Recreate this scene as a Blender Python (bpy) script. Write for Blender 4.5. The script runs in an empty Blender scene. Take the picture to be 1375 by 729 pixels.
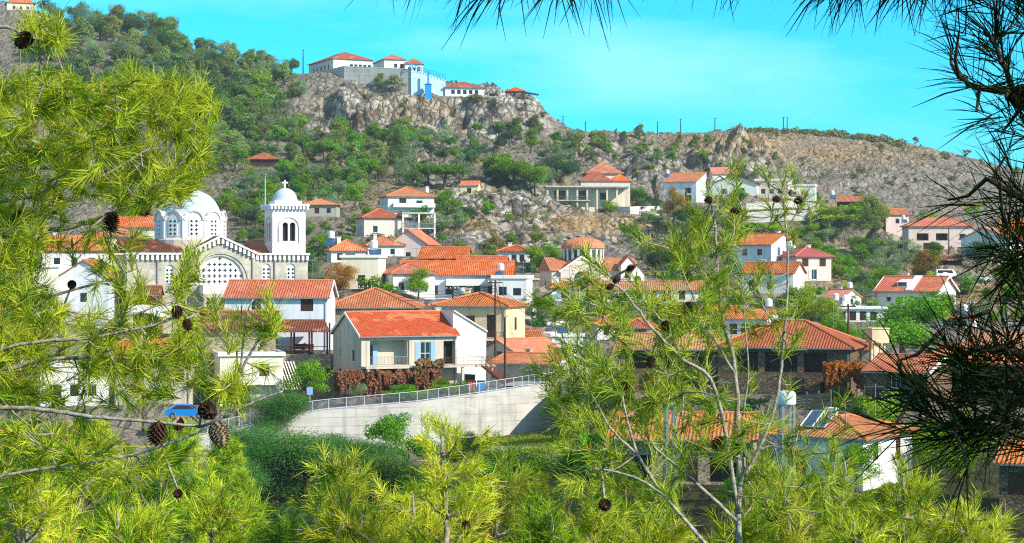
import bpy, math, random
import numpy as np
from mathutils import Vector, Matrix

S = bpy.context.scene
COL = S.collection
RNG = random.Random(11)
NP = np.random.default_rng(5)
# ------------------------------------------------------------------ camera, sky, sun, exposure
F, CX, CY = 2566.0, 687.5, 364.5          # focal length and centre in photograph pixels
cam = bpy.data.cameras.new('camera'); camo = bpy.data.objects.new('camera', cam); COL.objects.link(camo)
cam.sensor_width = 36.0; cam.lens = 36.0 * F / 1375.0
cam.clip_start = 0.2; cam.clip_end = 9000.0
camo.location = (0, 0, 0); camo.rotation_euler = (math.pi / 2, 0, 0)
S.camera = camo
SUN = Vector((0.72, -0.46, 0.56)).normalized()
w = bpy.data.worlds.new('World'); S.world = w; w.use_nodes = True
nt = w.node_tree; nt.nodes.clear()
def wn(t): return nt.nodes.new(t)
sky = wn('ShaderNodeTexSky'); sky.sky_type = 'NISHITA'; sky.sun_disc = False
sky.sun_elevation = math.asin(SUN.z); sky.sun_rotation = math.atan2(SUN.x, SUN.y)
sky.air_density = 1.0; sky.dust_density = 0.3; sky.ozone_density = 2.0
tc = wn('ShaderNodeTexCoord'); sep = wn('ShaderNodeSeparateXYZ'); nt.links.new(tc.outputs['Generated'], sep.inputs[0])
ramp = wn('ShaderNodeValToRGB'); e = ramp.color_ramp.elements
e[0].position = 0.0; e[0].color = (0.02, 1.09, 1.58, 1)
e[1].position = 0.27; e[1].color = (1.32, 1.0, 1.04, 1)
m1 = ramp.color_ramp.elements.new(0.145); m1.color = (0.03, 1.14, 1.60, 1)
nt.links.new(sep.outputs['Z'], ramp.inputs[0])
mul = wn('ShaderNodeMix'); mul.data_type = 'RGBA'; mul.blend_type = 'MULTIPLY'; mul.inputs[0].default_value = 1.0
nt.links.new(sky.outputs[0], mul.inputs[6]); nt.links.new(ramp.outputs[0], mul.inputs[7])
# thin streaky veil of cloud
mp = wn('ShaderNodeMapping'); mp.inputs['Scale'].default_value = (2.2, 3.0, 11.0); mp.inputs['Location'].default_value = (0.9, 0.2, 0.1)
nt.links.new(tc.outputs['Generated'], mp.inputs[0])
nz = wn('ShaderNodeTexNoise'); nz.inputs['Scale'].default_value = 1.7; nz.inputs['Detail'].default_value = 5; nz.inputs['Roughness'].default_value = 0.5
nt.links.new(mp.outputs[0], nz.inputs[0])
cr = wn('ShaderNodeValToRGB'); cr.color_ramp.elements[0].position = 0.46; cr.color_ramp.elements[0].color = (0, 0, 0, 1)
cr.color_ramp.elements[1].position = 0.66; cr.color_ramp.elements[1].color = (.6, .6, .6, 1)
nt.links.new(nz.outputs[0], cr.inputs[0])
# the veil sits above the ridges
el = wn('ShaderNodeMapRange'); el.inputs[1].default_value = 0.05; el.inputs[2].default_value = 0.10
nt.links.new(sep.outputs['Z'], el.inputs[0])
cm = wn('ShaderNodeMath'); cm.operation = 'MULTIPLY'; nt.links.new(cr.outputs[0], cm.inputs[0]); nt.links.new(el.outputs[0], cm.inputs[1])
mx = wn('ShaderNodeMix'); mx.data_type = 'RGBA'; mx.inputs[7].default_value = (3.2, 7.6, 8.8, 1)
nt.links.new(cm.outputs[0], mx.inputs[0]); nt.links.new(mul.outputs[2], mx.inputs[6])
bg = wn('ShaderNodeBackground'); bg.inputs[1].default_value = 0.098
out = wn('ShaderNodeOutputWorld')
nt.links.new(mx.outputs[2], bg.inputs[0]); nt.links.new(bg.outputs[0], out.inputs[0])
sl = bpy.data.lights.new('sun', 'SUN'); sl.energy = 4.5; sl.angle = math.radians(0.5); sl.color = (1.0, 0.93, 0.82)
so = bpy.data.objects.new('sun', sl); COL.objects.link(so)
so.rotation_euler = SUN.to_track_quat('Z', 'Y').to_euler(); so.location = (60, -30, 60)
S.view_settings.view_transform = 'Standard'; S.view_settings.look = 'None'
S.view_settings.exposure = 0.68; S.view_settings.gamma = 1.0; S.view_settings.use_curve_mapping = False
try:
    S.cycles.max_bounces = 5; S.cycles.diffuse_bounces = 2; S.cycles.glossy_bounces = 2; S.cycles.transmission_bounces = 3
    S.cycles.transparent_max_bounces = 4; S.cycles.volume_bounces = 0; S.cycles.use_denoising = False; S.cycles.filter_width = 1.15
except Exception: pass

# ------------------------------------------------------------------ helpers
def at(px, py, d): return Vector(((px - CX) / F * d, d, (CY - py) / F * d))
def tag(o, label=None, cat=None, group=None, kind=None):
    if label: o['label'] = label
    if cat: o['category'] = cat
    if group: o['group'] = group
    if kind: o['kind'] = kind
    return o
def empty(name, loc, rz=0.0, label=None, cat=None, group=None):
    o = bpy.data.objects.new(name, None); COL.objects.link(o)
    o.empty_display_size = 0.5
    o.location = loc; o.rotation_euler = (0, 0, rz)
    return tag(o, label, cat, group)
def link(name, me, parent=None, loc=None, rz=0.0):
    o = bpy.data.objects.new(name, me); COL.objects.link(o)
    if parent is not None: o.parent = parent
    if loc is not None: o.location = loc
    if rz: o.rotation_euler = (0, 0, rz)
    return o

class MB:
    """collects polygons; build() links them as one mesh object with metric UVs (v up the slope)"""
    def __init__(s): s.v = []; s.f = []; s.m = []
    def add(s, verts, faces, mat=0):
        b = len(s.v); s.v += [tuple(p) for p in verts]
        for f in faces: s.f.append(tuple(i + b for i in f)); s.m.append(mat)
    def box(s, x0, x1, y0, y1, z0, z1, mat=0):
        s.add([(x0,y0,z0),(x1,y0,z0),(x1,y1,z0),(x0,y1,z0),(x0,y0,z1),(x1,y0,z1),(x1,y1,z1),(x0,y1,z1)],
              [(0,3,2,1),(4,5,6,7),(0,1,5,4),(1,2,6,5),(2,3,7,6),(3,0,4,7)], mat)
    def bar(s, a, b, wdt, hgt=None, mat=0):
        a = Vector(a); b = Vector(b); d = (b - a).normalized(); hgt = hgt or wdt
        r = d.cross(Vector((0,0,1)))
        r = Vector((1,0,0)) if r.length < 1e-4 else r.normalized()
        u = r.cross(d)
        P = []
        for c in (a, b):
            for sx, sy in ((-1,-1),(1,-1),(1,1),(-1,1)): P.append(c + r*sx*wdt/2 + u*sy*hgt/2)
        s.add(P, [(0,1,2,3),(7,6,5,4),(0,4,5,1),(1,5,6,2),(2,6,7,3),(3,7,4,0)], mat)
    def tube(s, pts, radii, n=6, mat=0, cap=True):
        pts = [Vector(p) for p in pts]
        if not hasattr(radii, '__len__'): radii = [radii] * len(pts)
        P = []; prev = None
        for i, p in enumerate(pts):
            d = (pts[min(i+1, len(pts)-1)] - pts[max(i-1, 0)])
            d = d.normalized() if d.length > 1e-9 else Vector((0,0,1))
            if prev is None:
                r = d.cross(Vector((0.31, 0.2, 0.93)));  r = r.normalized() if r.length > 1e-3 else Vector((1,0,0))
            else:
                r = prev - d * prev.dot(d); r = r.normalized() if r.length > 1e-5 else d.orthogonal().normalized()
            prev = r; u = d.cross(r)
            for k in range(n):
                a = 2*math.pi*k/n; P.append(p + (r*math.cos(a) + u*math.sin(a)) * radii[i])
        Fc = []
        for i in range(len(pts)-1):
            for k in range(n):
                k2 = (k+1) % n; Fc.append((i*n+k, i*n+k2, (i+1)*n+k2, (i+1)*n+k))
        if cap: Fc.append(tuple(range(n-1,-1,-1))); Fc.append(tuple((len(pts)-1)*n + k for k in range(n)))
        s.add(P, Fc, mat)
    def lathe(s, prof, c=(0,0,0), n=16, mat=0, sx=1.0, sy=1.0):
        P = []
        for r, z in prof:
            for k in range(n):
                a = 2*math.pi*(k+.5)/n; P.append((c[0]+r*math.cos(a)*sx, c[1]+r*math.sin(a)*sy, c[2]+z))
        Fc = []
        for i in range(len(prof)-1):
            for k in range(n):
                k2 = (k+1) % n; Fc.append((i*n+k, i*n+k2, (i+1)*n+k2, (i+1)*n+k))
        if prof[0][0] > 1e-4: Fc.append(tuple(range(n-1,-1,-1)))
        if prof[-1][0] > 1e-4: Fc.append(tuple((len(prof)-1)*n + k for k in range(n)))
        s.add(P, Fc, mat)
    def prism(s, poly, z0, z1, mat=0):      # poly: list of (x,y), counter-clockwise
        n = len(poly)
        s.add([(x,y,z0) for x,y in poly] + [(x,y,z1) for x,y in poly],
              [tuple(range(n-1,-1,-1)), tuple(range(n,2*n))] + [(i,(i+1)%n,(i+1)%n+n,i+n) for i in range(n)], mat)
    def prism_xz(s, poly, y0, y1, mat=0):   # poly in x,z extruded along y
        n = len(poly)
        s.add([(x,y0,z) for x,z in poly] + [(x,y1,z) for x,z in poly],
              [tuple(range(n)), tuple(range(2*n-1,n-1,-1))] + [(i,i+n,(i+1)%n+n,(i+1)%n) for i in range(n)], mat)
    def mesh(s, name, mats, smooth=False):
        me = bpy.data.meshes.new(name); me.from_pydata(s.v, [], s.f); 
        if not isinstance(mats, (list, tuple)): mats = [mats]
        for m in mats: me.materials.append(m)
        if len(mats) > 1: me.polygons.foreach_set('material_index', s.m)
        if smooth: me.polygons.foreach_set('use_smooth', [True]*len(s.f))
        uv = me.uv_layers.new(name='UVMap'); dat = np.zeros(len(me.loops)*2, dtype=np.float32)
        for p in me.polygons:
            nrm = p.normal
            if abs(nrm.z) > 0.995: h = Vector((1,0,0)); t = Vector((0,1,0))
            else: h = Vector((0,0,1)).cross(nrm).normalized(); t = nrm.cross(h)
            for li in p.loop_indices:
                co = s.v[me.loops[li].vertex_index]
                dat[2*li] = co[0]*h.x + co[1]*h.y + co[2]*h.z; dat[2*li+1] = co[0]*t.x + co[1]*t.y + co[2]*t.z
        uv.data.foreach_set('uv', dat); me.update()
        return me
    def build(s, name, mats, parent=None, loc=None, rz=0.0, smooth=False):
        return link(name, s.mesh(name, mats, smooth), parent, loc, rz)

def np_mesh(name, V, Q, mat, smooth=False, normals=None):
    me = bpy.data.meshes.new(name); V = np.asarray(V, dtype=np.float32); Q = np.asarray(Q, dtype=np.int32)
    me.vertices.add(len(V)); me.vertices.foreach_set('co', V.ravel())
    me.loops.add(Q.size); me.loops.foreach_set('vertex_index', Q.ravel())
    k = Q.shape[1]
    me.polygons.add(len(Q)); me.polygons.foreach_set('loop_start', np.arange(0, Q.size, k, dtype=np.int32))
    me.polygons.foreach_set('loop_total', np.full(len(Q), k, dtype=np.int32))
    me.polygons.foreach_set('use_smooth', np.full(len(Q), smooth, dtype=bool))
    me.materials.append(mat); me.update(calc_edges=True); me.validate()
    return me

# ------------------------------------------------------------------ materials
def lin(h):
    h = h.lstrip('#'); r = [int(h[i:i+2], 16)/255 for i in (0,2,4)]
    return tuple((c/12.92 if c <= .04045 else ((c+.055)/1.055)**2.4) for c in r) + (1,)
class NT:
    def __init__(s, name):
        s.m = bpy.data.materials.new(name); s.m.use_nodes = True; s.t = s.m.node_tree
        s.b = s.t.nodes['Principled BSDF']; s.o = s.t.nodes['Material Output']
    def n(s, t, **k):
        x = s.t.nodes.new(t)
        for a, b in k.items(): setattr(x, a, b)
        return x
    def l(s, a, b): s.t.links.new(a, b)
    def noise(s, vec, scale, detail=4, rough=.55):
        x = s.n('ShaderNodeTexNoise'); x.inputs['Scale'].default_value = scale; x.inputs['Detail'].default_value = detail
        x.inputs['Roughness'].default_value = rough
        if vec is not None: s.l(vec, x.inputs['Vector'])
        return x.outputs[0]
    def ramp(s, fac, stops):
        x = s.n('ShaderNodeValToRGB'); r = x.color_ramp
        while len(r.elements) < len(stops): r.elements.new(0.5)
        for e, (p, c) in zip(r.elements, stops): e.position = p; e.color = c if len(c) == 4 else tuple(c) + (1,)
        s.l(fac, x.inputs[0]); return x.outputs[0]
    def mix(s, fac, a, b, mode='MIX'):
        x = s.n('ShaderNodeMix', data_type='RGBA', blend_type=mode)
        for i, v in ((0, fac), (6, a), (7, b)):
            if hasattr(v, 'is_output'): s.l(v, x.inputs[i])
            else: x.inputs[i].default_value = v
        return x.outputs[2]
    def math(s, op, a, b=None):
        x = s.n('ShaderNodeMath', operation=op)
        for i, v in ((0, a), (1, b)):
            if v is None: continue
            if hasattr(v, 'is_output'): s.l(v, x.inputs[i])
            else: x.inputs[i].default_value = v
        return x.outputs[0]
    def bump(s, h, strength=.5, dist=.05):
        x = s.n('ShaderNodeBump'); x.inputs['Strength'].default_value = strength; x.inputs['Distance'].default_value = dist
        s.l(h, x.inputs['Height']); s.l(x.outputs[0], s.b.inputs['Normal'])
    def done(s, col, rough=.8, spec=.3, metal=0.0):
        if hasattr(col, 'is_output'): s.l(col, s.b.inputs['Base Color'])
        else: s.b.inputs['Base Color'].default_value = col
        if hasattr(rough, 'is_output'): s.l(rough, s.b.inputs['Roughness'])
        else: s.b.inputs['Roughness'].default_value = rough
        s.b.inputs['Specular IOR Level'].default_value = spec; s.b.inputs['Metallic'].default_value = metal
        return s.m
def sc(c, k): return (c[0]*k, c[1]*k, c[2]*k, 1)

def plaster(name, hexc, dirt=.35, stain='#6d655b'):
    t = NT(name); c = lin(hexc); tc = t.n('ShaderNodeTexCoord'); o = tc.outputs['Object']
    mp = t.n('ShaderNodeMapping'); mp.inputs['Scale'].default_value = (1, 1, .22); t.l(o, mp.inputs[0])
    oi = t.n('ShaderNodeObjectInfo')
    ad = t.n('ShaderNodeVectorMath', operation='ADD'); t.l(mp.outputs[0], ad.inputs[0])
    cb = t.n('ShaderNodeCombineXYZ'); r = t.math('MULTIPLY', oi.outputs['Random'], 70.0)
    t.l(r, cb.inputs[0]); t.l(r, cb.inputs[1]); t.l(cb.outputs[0], ad.inputs[1])
    a = t.noise(ad.outputs[0], .9, 6, .65); b = t.noise(o, 3.0, 4)
    f = t.ramp(a, [(.46, (0,0,0)), (.78, (dirt,)*3)])
    col = t.mix(f, c, sc(lin(stain), 1.0))
    mp2 = t.n('ShaderNodeMapping'); mp2.inputs['Scale'].default_value = (1.6, 1.6, .13); t.l(ad.outputs[0], mp2.inputs[0])
    col = t.mix(t.ramp(t.noise(mp2.outputs[0], 1.0, 4), [(.54, (0,)*3), (.74, (dirt*1.1,)*3)]), col, sc(lin(stain), .8))
    pt = t.ramp(t.noise(ad.outputs[0], .33, 3), [(.56, (0,)*3), (.58, (.35,)*3)])
    col = t.mix(pt, col, sc(c, .8))
    col = t.mix(t.ramp(b, [(.3, (.0,)*3), (.75, (.22,)*3)]), col, sc(c, .72))
    t.bump(t.noise(o, 5.0, 3), .12, .02)
    return t.done(col, .9, .2)
def tiles(name, hexc, hexd, lich=.25):
    t = NT(name); tc = t.n('ShaderNodeTexCoord'); uv = tc.outputs['UV']; s = t.n('ShaderNodeSeparateXYZ'); t.l(uv, s.inputs[0])
    oi = t.n('ShaderNodeObjectInfo')
    u = t.math('MULTIPLY', s.outputs[0], 1/.30); v = t.math('MULTIPLY', s.outputs[1], 1/.42)
    fu = t.math('FLOOR', u); fv = t.math('FLOOR', v)
    cb = t.n('ShaderNodeCombineXYZ'); t.l(fu, cb.inputs[0]); t.l(fv, cb.inputs[1]); t.l(oi.outputs['Random'], cb.inputs[2])
    wn_ = t.n('ShaderNodeTexWhiteNoise'); t.l(cb.outputs[0], wn_.inputs[0])
    col = t.mix(t.ramp(wn_.outputs[0], [(0, (0,)*3), (1, (.8,)*3)]), lin(hexc), lin(hexd))
    big = t.noise(tc.outputs['Object'], .7, 5, .6)
    col = t.mix(t.ramp(big, [(.4, (0,)*3), (.68, (lich,)*3)]), col, lin('#8a7a62'))
    ad2 = t.n('ShaderNodeVectorMath', operation='ADD'); t.l(tc.outputs['Object'], ad2.inputs[0]); cb2 = t.n('ShaderNodeCombineXYZ'); t.l(t.math('MULTIPLY', oi.outputs['Random'], 50.0), cb2.inputs[0]); t.l(cb2.outputs[0], ad2.inputs[1])
    col = t.mix(t.ramp(t.noise(ad2.outputs[0], .45, 3), [(.56, (0,)*3), (.6, (.55,)*3)]), col, lin('#d08a62'))     # patches of replaced tiles
    col = t.mix(t.ramp(t.noise(ad2.outputs[0], 1.9, 4), [(.58, (0,)*3), (.7, (lich*1.3,)*3)]), col, lin('#5c4a3c'))
    hs = t.n('ShaderNodeHueSaturation'); t.l(col, hs.inputs['Color'])
    t.l(t.math('MULTIPLY_ADD', t.math('FRACT', t.math('MULTIPLY', oi.outputs['Random'], 13.7)), .2), hs.inputs['Saturation']); t.t.nodes[-1].inputs[2].default_value = .88
    t.l(t.math('MULTIPLY_ADD', t.math('FRACT', t.math('MULTIPLY', oi.outputs['Random'], 7.9)), .02), hs.inputs['Hue']); t.t.nodes[-1].inputs[2].default_value = .492
    vv = t.math('MULTIPLY_ADD', oi.outputs['Random'], .42)
    t.t.nodes[-1].inputs[2].default_value = .72
    t.l(vv, hs.inputs['Value'])
    su = t.math('ABSOLUTE', t.math('SINE', t.math('MULTIPLY', u, math.pi)))
    sv = t.math('FRACT', v)
    h = t.math('ADD', su, t.math('MULTIPLY', t.math('SUBTRACT', 1.0, sv), .8))
    t.bump(h, .85, .09)
    return t.done(hs.outputs[0], .85, .2)
def plain(name, hexc, rough=.6, spec=.3, metal=0.0, var=.25, scale=6.0):
    t = NT(name); c = lin(hexc); o = t.n('ShaderNodeTexCoord').outputs['Object']
    n = t.noise(o, scale, 4)
    return t.done(t.mix(t.ramp(n, [(.3, (0,)*3), (.7, (var,)*3)]), c, sc(c, .55)), rough, spec, metal)
def stone(name, hexa, hexb, hexm, scale=(2.2, 4.2)):
    t = NT(name); tc = t.n('ShaderNodeTexCoord'); mp = t.n('ShaderNodeMapping'); mp.inputs['Scale'].default_value = (scale[0], scale[1], 1)
    t.l(tc.outputs['UV'], mp.inputs[0])
    v = t.n('ShaderNodeTexVoronoi'); v.inputs['Scale'].default_value = 1.0; t.l(mp.outputs[0], v.inputs['Vector'])
    e = t.n('ShaderNodeTexVoronoi', feature='DISTANCE_TO_EDGE'); e.inputs['Scale'].default_value = 1.0; t.l(mp.outputs[0], e.inputs['Vector'])
    sx = t.n('ShaderNodeSeparateXYZ'); t.l(v.outputs['Color'], sx.inputs[0])
    col = t.mix(sx.outputs[0], lin(hexa), lin(hexb))
    edge = t.ramp(e.outputs['Distance'], [(.02, (1,)*3), (.1, (0,)*3)])
    col = t.mix(edge, col, lin(hexm))
    col = t.mix(t.ramp(t.noise(tc.outputs['Object'], .5, 5), [(.4, (0,)*3), (.75, (.5,)*3)]), col, lin('#4a4136'))
    t.bump(e.outputs['Distance'], .6, .08)
    return t.done(col, .9, .2)
def concrete(name, hexc, course=.9):
    t = NT(name); c = lin(hexc); tc = t.n('ShaderNodeTexCoord'); o = tc.outputs['Object']
    s = t.n('ShaderNodeSeparateXYZ'); t.l(tc.outputs['UV'], s.inputs[0])
    mp = t.n('ShaderNodeMapping'); mp.inputs['Scale'].default_value = (.35, .35, .9); t.l(o, mp.inputs[0])
    a = t.noise(mp.outputs[0], 1.1, 7, .65)
    col = t.mix(t.ramp(a, [(.4, (0,)*3), (.72, (.55,)*3)]), c, sc(c, .5))
    mp2 = t.n('ShaderNodeMapping'); mp2.inputs['Scale'].default_value = (1.3, 1.3, .12); t.l(o, mp2.inputs[0])
    col = t.mix(t.ramp(t.noise(mp2.outputs[0], 1.0, 4), [(.52, (0,)*3), (.75, (.5,)*3)]), col, lin('#57534b'))
    fr = t.math('FRACT', t.math('MULTIPLY', s.outputs[1], 1/course))
    wob = t.math('ADD', fr, t.math('MULTIPLY', t.math('SUBTRACT', t.noise(o, .8, 3), .5), .12))
    ln = t.ramp(wob, [(.0, (.85,)*3), (.1, (0,)*3)])
    ln = t.mix(t.ramp(t.noise(o, .35, 3), [(.35, (0,)*3), (.6, (1,)*3)]), (0,0,0,1), ln)
    col = t.mix(ln, col, lin('#5a564e'))
    t.bump(t.noise(o, 5.0, 5), .35, .05)
    return t.done(col, .92, .2)
def foliage(name, hexa, hexb, trans=.25, hexc=None, nscale=3.0, odd=None):
    t = NT(name); tc = t.n('ShaderNodeTexCoord'); oi = t.n('ShaderNodeObjectInfo')
    n = t.noise(tc.outputs['Object'], nscale, 4, .7)
    col = t.mix(t.ramp(n, [(.36, (0,)*3), (.64, (1,)*3)]), lin(hexa), lin(hexb))
    if hexc: col = t.mix(t.ramp(t.noise(tc.outputs['Object'], nscale*2.3, 3), [(.55, (0,)*3), (.72, (.9,)*3)]), col, lin(hexc))
    isl = t.n('ShaderNodeNewGeometry').outputs['Random Per Island']      # every leaf or needle has its own tint
    col = t.mix(t.ramp(isl, [(.0, (.7,)*3), (.45, (0,)*3)]), col, sc(lin(hexa), .55)); 
    col = t.mix(t.ramp(isl, [(.6, (0,)*3), (1.0, (.6,)*3)]), col, lin(hexb))
    if odd: col = t.mix(t.ramp(isl, [(.495, (0,)*3), (.5, (1,)*3), (.53, (1,)*3), (.535, (0,)*3)]), col, lin(odd))
    hs = t.n('ShaderNodeHueSaturation'); t.l(col, hs.inputs['Color'])
    t.l(t.math('MULTIPLY_ADD', oi.outputs['Random'], .055), hs.inputs['Hue']); t.t.nodes[-1].inputs[2].default_value = .473
    r2 = t.math('FRACT', t.math('MULTIPLY', oi.outputs['Random'], 17.3))
    t.l(t.math('MULTIPLY_ADD', r2, .6), hs.inputs['Value']); t.t.nodes[-1].inputs[2].default_value = .72
    d = t.n('ShaderNodeBsdfDiffuse'); tr = t.n('ShaderNodeBsdfTranslucent'); mxx = t.n('ShaderNodeMixShader')
    t.l(hs.outputs[0], d.inputs[0]); t.l(hs.outputs[0], tr.inputs[0]); mxx.inputs[0].default_value = trans
    t.l(d.outputs[0], mxx.inputs[1]); t.l(tr.outputs[0], mxx.inputs[2])
    t.t.nodes.remove(t.b); t.l(mxx.outputs[0], t.o.inputs[0])
    return t.m
def bark(name, hexa, hexb, scale=9.0):
    t = NT(name); o = t.n('ShaderNodeTexCoord').outputs['Object']
    n = t.noise(o, scale, 5, .7)
    t.bump(n, .6, .02)
    return t.done(t.mix(t.ramp(n, [(.35, (0,)*3), (.65, (1,)*3)]), lin(hexa), lin(hexb)), .9, .15)
def glass(name, hexc='#1c2430'):
    t = NT(name); return t.done(lin(hexc), .12, .5)

M = dict(
    white=plaster('white_plaster', '#e6e4e0', .25), bluewhite=plaster('cool_white_plaster', '#d9dfe8', .25),
    cream=plaster('cream_plaster', '#e3d9c4', .3), beige=plaster('beige_plaster', '#d6c9b2', .35),
    yellow=plaster('ochre_plaster', '#dfcaa0', .3), pink=plaster('pinkish_plaster', '#ddc8bd', .25),
    grey=plaster('grey_plaster', '#a8a49a', .45), drab=plaster('drab_render', '#c6bcaa', .5),
    oldwall=stone('rubble_wall', '#5c4a3a', '#8a7258', '#3a3028'), stonewall=stone('field_stone_wall', '#9a8a72', '#6d604f', '#bdb29c'),
    churchstone=stone('dressed_sandstone', '#bfb8aa', '#b1aa9b', '#c4bdb0', (1.1, 2.4)),
    churchwhite=plaster('church_whitewash', '#e6e0e2', .15), churchpink=plaster('church_pink_wash', '#d9c4bd', .2),
    dome=plain('dome_paint', '#b9c6d6', .55, .3, 0, .15, 1.5), domewhite=plain('dome_white', '#dfe3ea', .6, .3, 0, .15, 1.5),
    concrete=concrete('cast_concrete', '#c0bdb5'), concrete2=concrete('hill_concrete', '#bfbcb6', 1.6), whitewall=concrete('whitened_concrete', '#dcd8cf', 2.5),
    bluewall=concrete('pale_blue_wall', '#b4e0f0', 2.0),
    tile=tiles('clay_tiles', '#cc6c40', '#a8502c', .35), tile2=tiles('bright_clay_tiles', '#d8743f', '#bb562e', .25), tile3=tiles('faded_clay_tiles', '#c9764f', '#b05c38', .35),
    tilered=tiles('red_tiles', '#b9543a', '#9c422c', .22), tilepink=tiles('pink_tiles', '#d3685c', '#c2564b', .1), tilebrown=tiles('brown_tiles', '#7a4030', '#653226', .25),
    ridge=plain('ridge_clay', '#cf7a50', .8, .2, 0, .4, 3.0), trim=plain('white_trim', '#e6e2da', .7, .3, 0, .2),
    frame=plain('window_frame_paint', '#d9d9d6', .5), brown=plain('brown_wood', '#4a2a1c', .7, .3, 0, .4), blue=plain('blue_shutter_paint', '#8fb2dd', .5),
    door=plain('dark_door', '#3a2a22', .6), glass=glass('window_glass'), dark=plain('interior_shade_colour', '#2a2622', .9),  # the interior colour is dark to stand for unlit rooms
    metal=plain('grey_metal', '#8d9196', .45, .5, .6), rust=plain('rusty_iron', '#6b3a24', .8, .3, .2, .5), rail=plain('pale_rail_paint', '#c9d0d6', .5),
    bluepaint=plain('bright_blue_paint', '#1f97e0', .5), tank=plain('white_tank', '#e4e6e8', .35, .5), panel=glass('solar_glass', '#33506e'),
    pole=bark('pole_wood', '#3d2a20', '#5a4030', 5.0), asphalt=plain('road_surface', '#9a9a9c', .9, .2, 0, .35, 1.2), wood=bark('grey_wood', '#6b5a48', '#8a7862', 4.0),
    black=plain('black_rubber', '#18181a', .7), greenpanel=plain('green_sheet', '#1d6b5a', .6), canvas=plain('white_canvas', '#e3e3e0', .8),
    carblue=plain('blue_car_paint', '#1e7fd0', .25, .6, .2, .1), carwhite=plain('white_car_paint', '#dfe2e6', .25, .6, 0, .1), carsilver=plain('silver_car_paint', '#a9adb2', .25, .6, .5, .1),
    mesh=plain('grey_fence_mesh', '#6c7478', .6),
    bark=bark('hill_bark', '#4a382a', '#6d5845'), palebark=bark('pale_pine_bark', '#6f6256', '#b5aa9c', 40.0), darkbark=bark('dark_pine_bark', '#33251b', '#5a4636', 40.0),
    cone=bark('cone_scales', '#2a1a12', '#5d4230', 60.0), conepale=bark('weathered_cone_scales', '#6d543e', '#b09a80', 60.0),
    bud=plain('pine_bud', '#a87a32', .8, .2, 0, .5, 30.0),
    f_round=foliage('round_pine_leaves', '#447618', '#86b02e', .38), f_aleppo=foliage('hill_pine_leaves', '#567236', '#a0b25a', .38),
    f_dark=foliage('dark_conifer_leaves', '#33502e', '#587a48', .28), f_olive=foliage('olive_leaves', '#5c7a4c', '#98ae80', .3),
    f_broad=foliage('broad_leaves', '#407212', '#8cb624', .4), f_lime=foliage('lime_leaves', '#6f9a12', '#b2c62c', .4),
    f_dry=foliage('autumn_leaves', '#8a6a1e', '#b58a34', .3, '#7d8a2a'), f_rust=foliage('rusty_vine_leaves', '#573a24', '#a0784c', .25, '#7d7a3a'),
    f_scrub=foliage('scrub_leaves', '#64703c', '#96965c', .2), f_feather=foliage('feathery_leaves', '#34702c', '#78a852', .35, None, 2.0),
    f_flame=foliage('orange_creeper_leaves', '#94501a', '#c2802a', .3, '#6f7a2a'),
    needle=foliage('pine_needles', '#5c9412', '#e4ea4c', .3, '#cfca40', 4.5, '#8a5a28'), needle2=foliage('young_pine_needles', '#64901a', '#e0e252', .3, '#d0bc48', 5.0, '#8a5a28'),
    needlegreen=foliage('green_pine_needles', '#407418', '#a8c236', .28, '#7c9c28', 3.0, '#7a5528'),
    needleshade=foliage('shade_tinted_pine_needles', '#14240f', '#263a18', .12, None, 2.0),  # needle colour itself darkened for the shade of the near pine
    grass=foliage('grass_blades', '#6f8f1c', '#a8b03c', .3),
)
# ------------------------------------------------------------------ terrain
def vnoise(x, y, seed):
    r = np.random.default_rng(seed); T = r.random((257, 257)); T[256, :] = T[0, :]; T[:, 256] = T[:, 0]
    xi = np.floor(x).astype(int); yi = np.floor(y).astype(int); fx = x - xi; fy = y - yi
    fx = fx*fx*(3-2*fx); fy = fy*fy*(3-2*fy); xi &= 255; yi &= 255
    return (T[yi, xi]*(1-fx) + T[yi, xi+1]*fx)*(1-fy) + (T[yi+1, xi]*(1-fx) + T[yi+1, xi+1]*fx)*fy
def fbm(x, y, seed, o=5, ridged=False):
    s = np.zeros_like(x); a = 1.0; tot = 0
    for i in range(o):
        n = vnoise(x*2**i + 17*i, y*2**i + 31*i, seed + i)
        if ridged: n = 1 - np.abs(2*n - 1)
        s += a*n; tot += a; a *= .52
    return s/tot
COLS = [0, 200, 340, 420, 600, 690, 760, 900, 1050, 1200, 1375]
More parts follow.
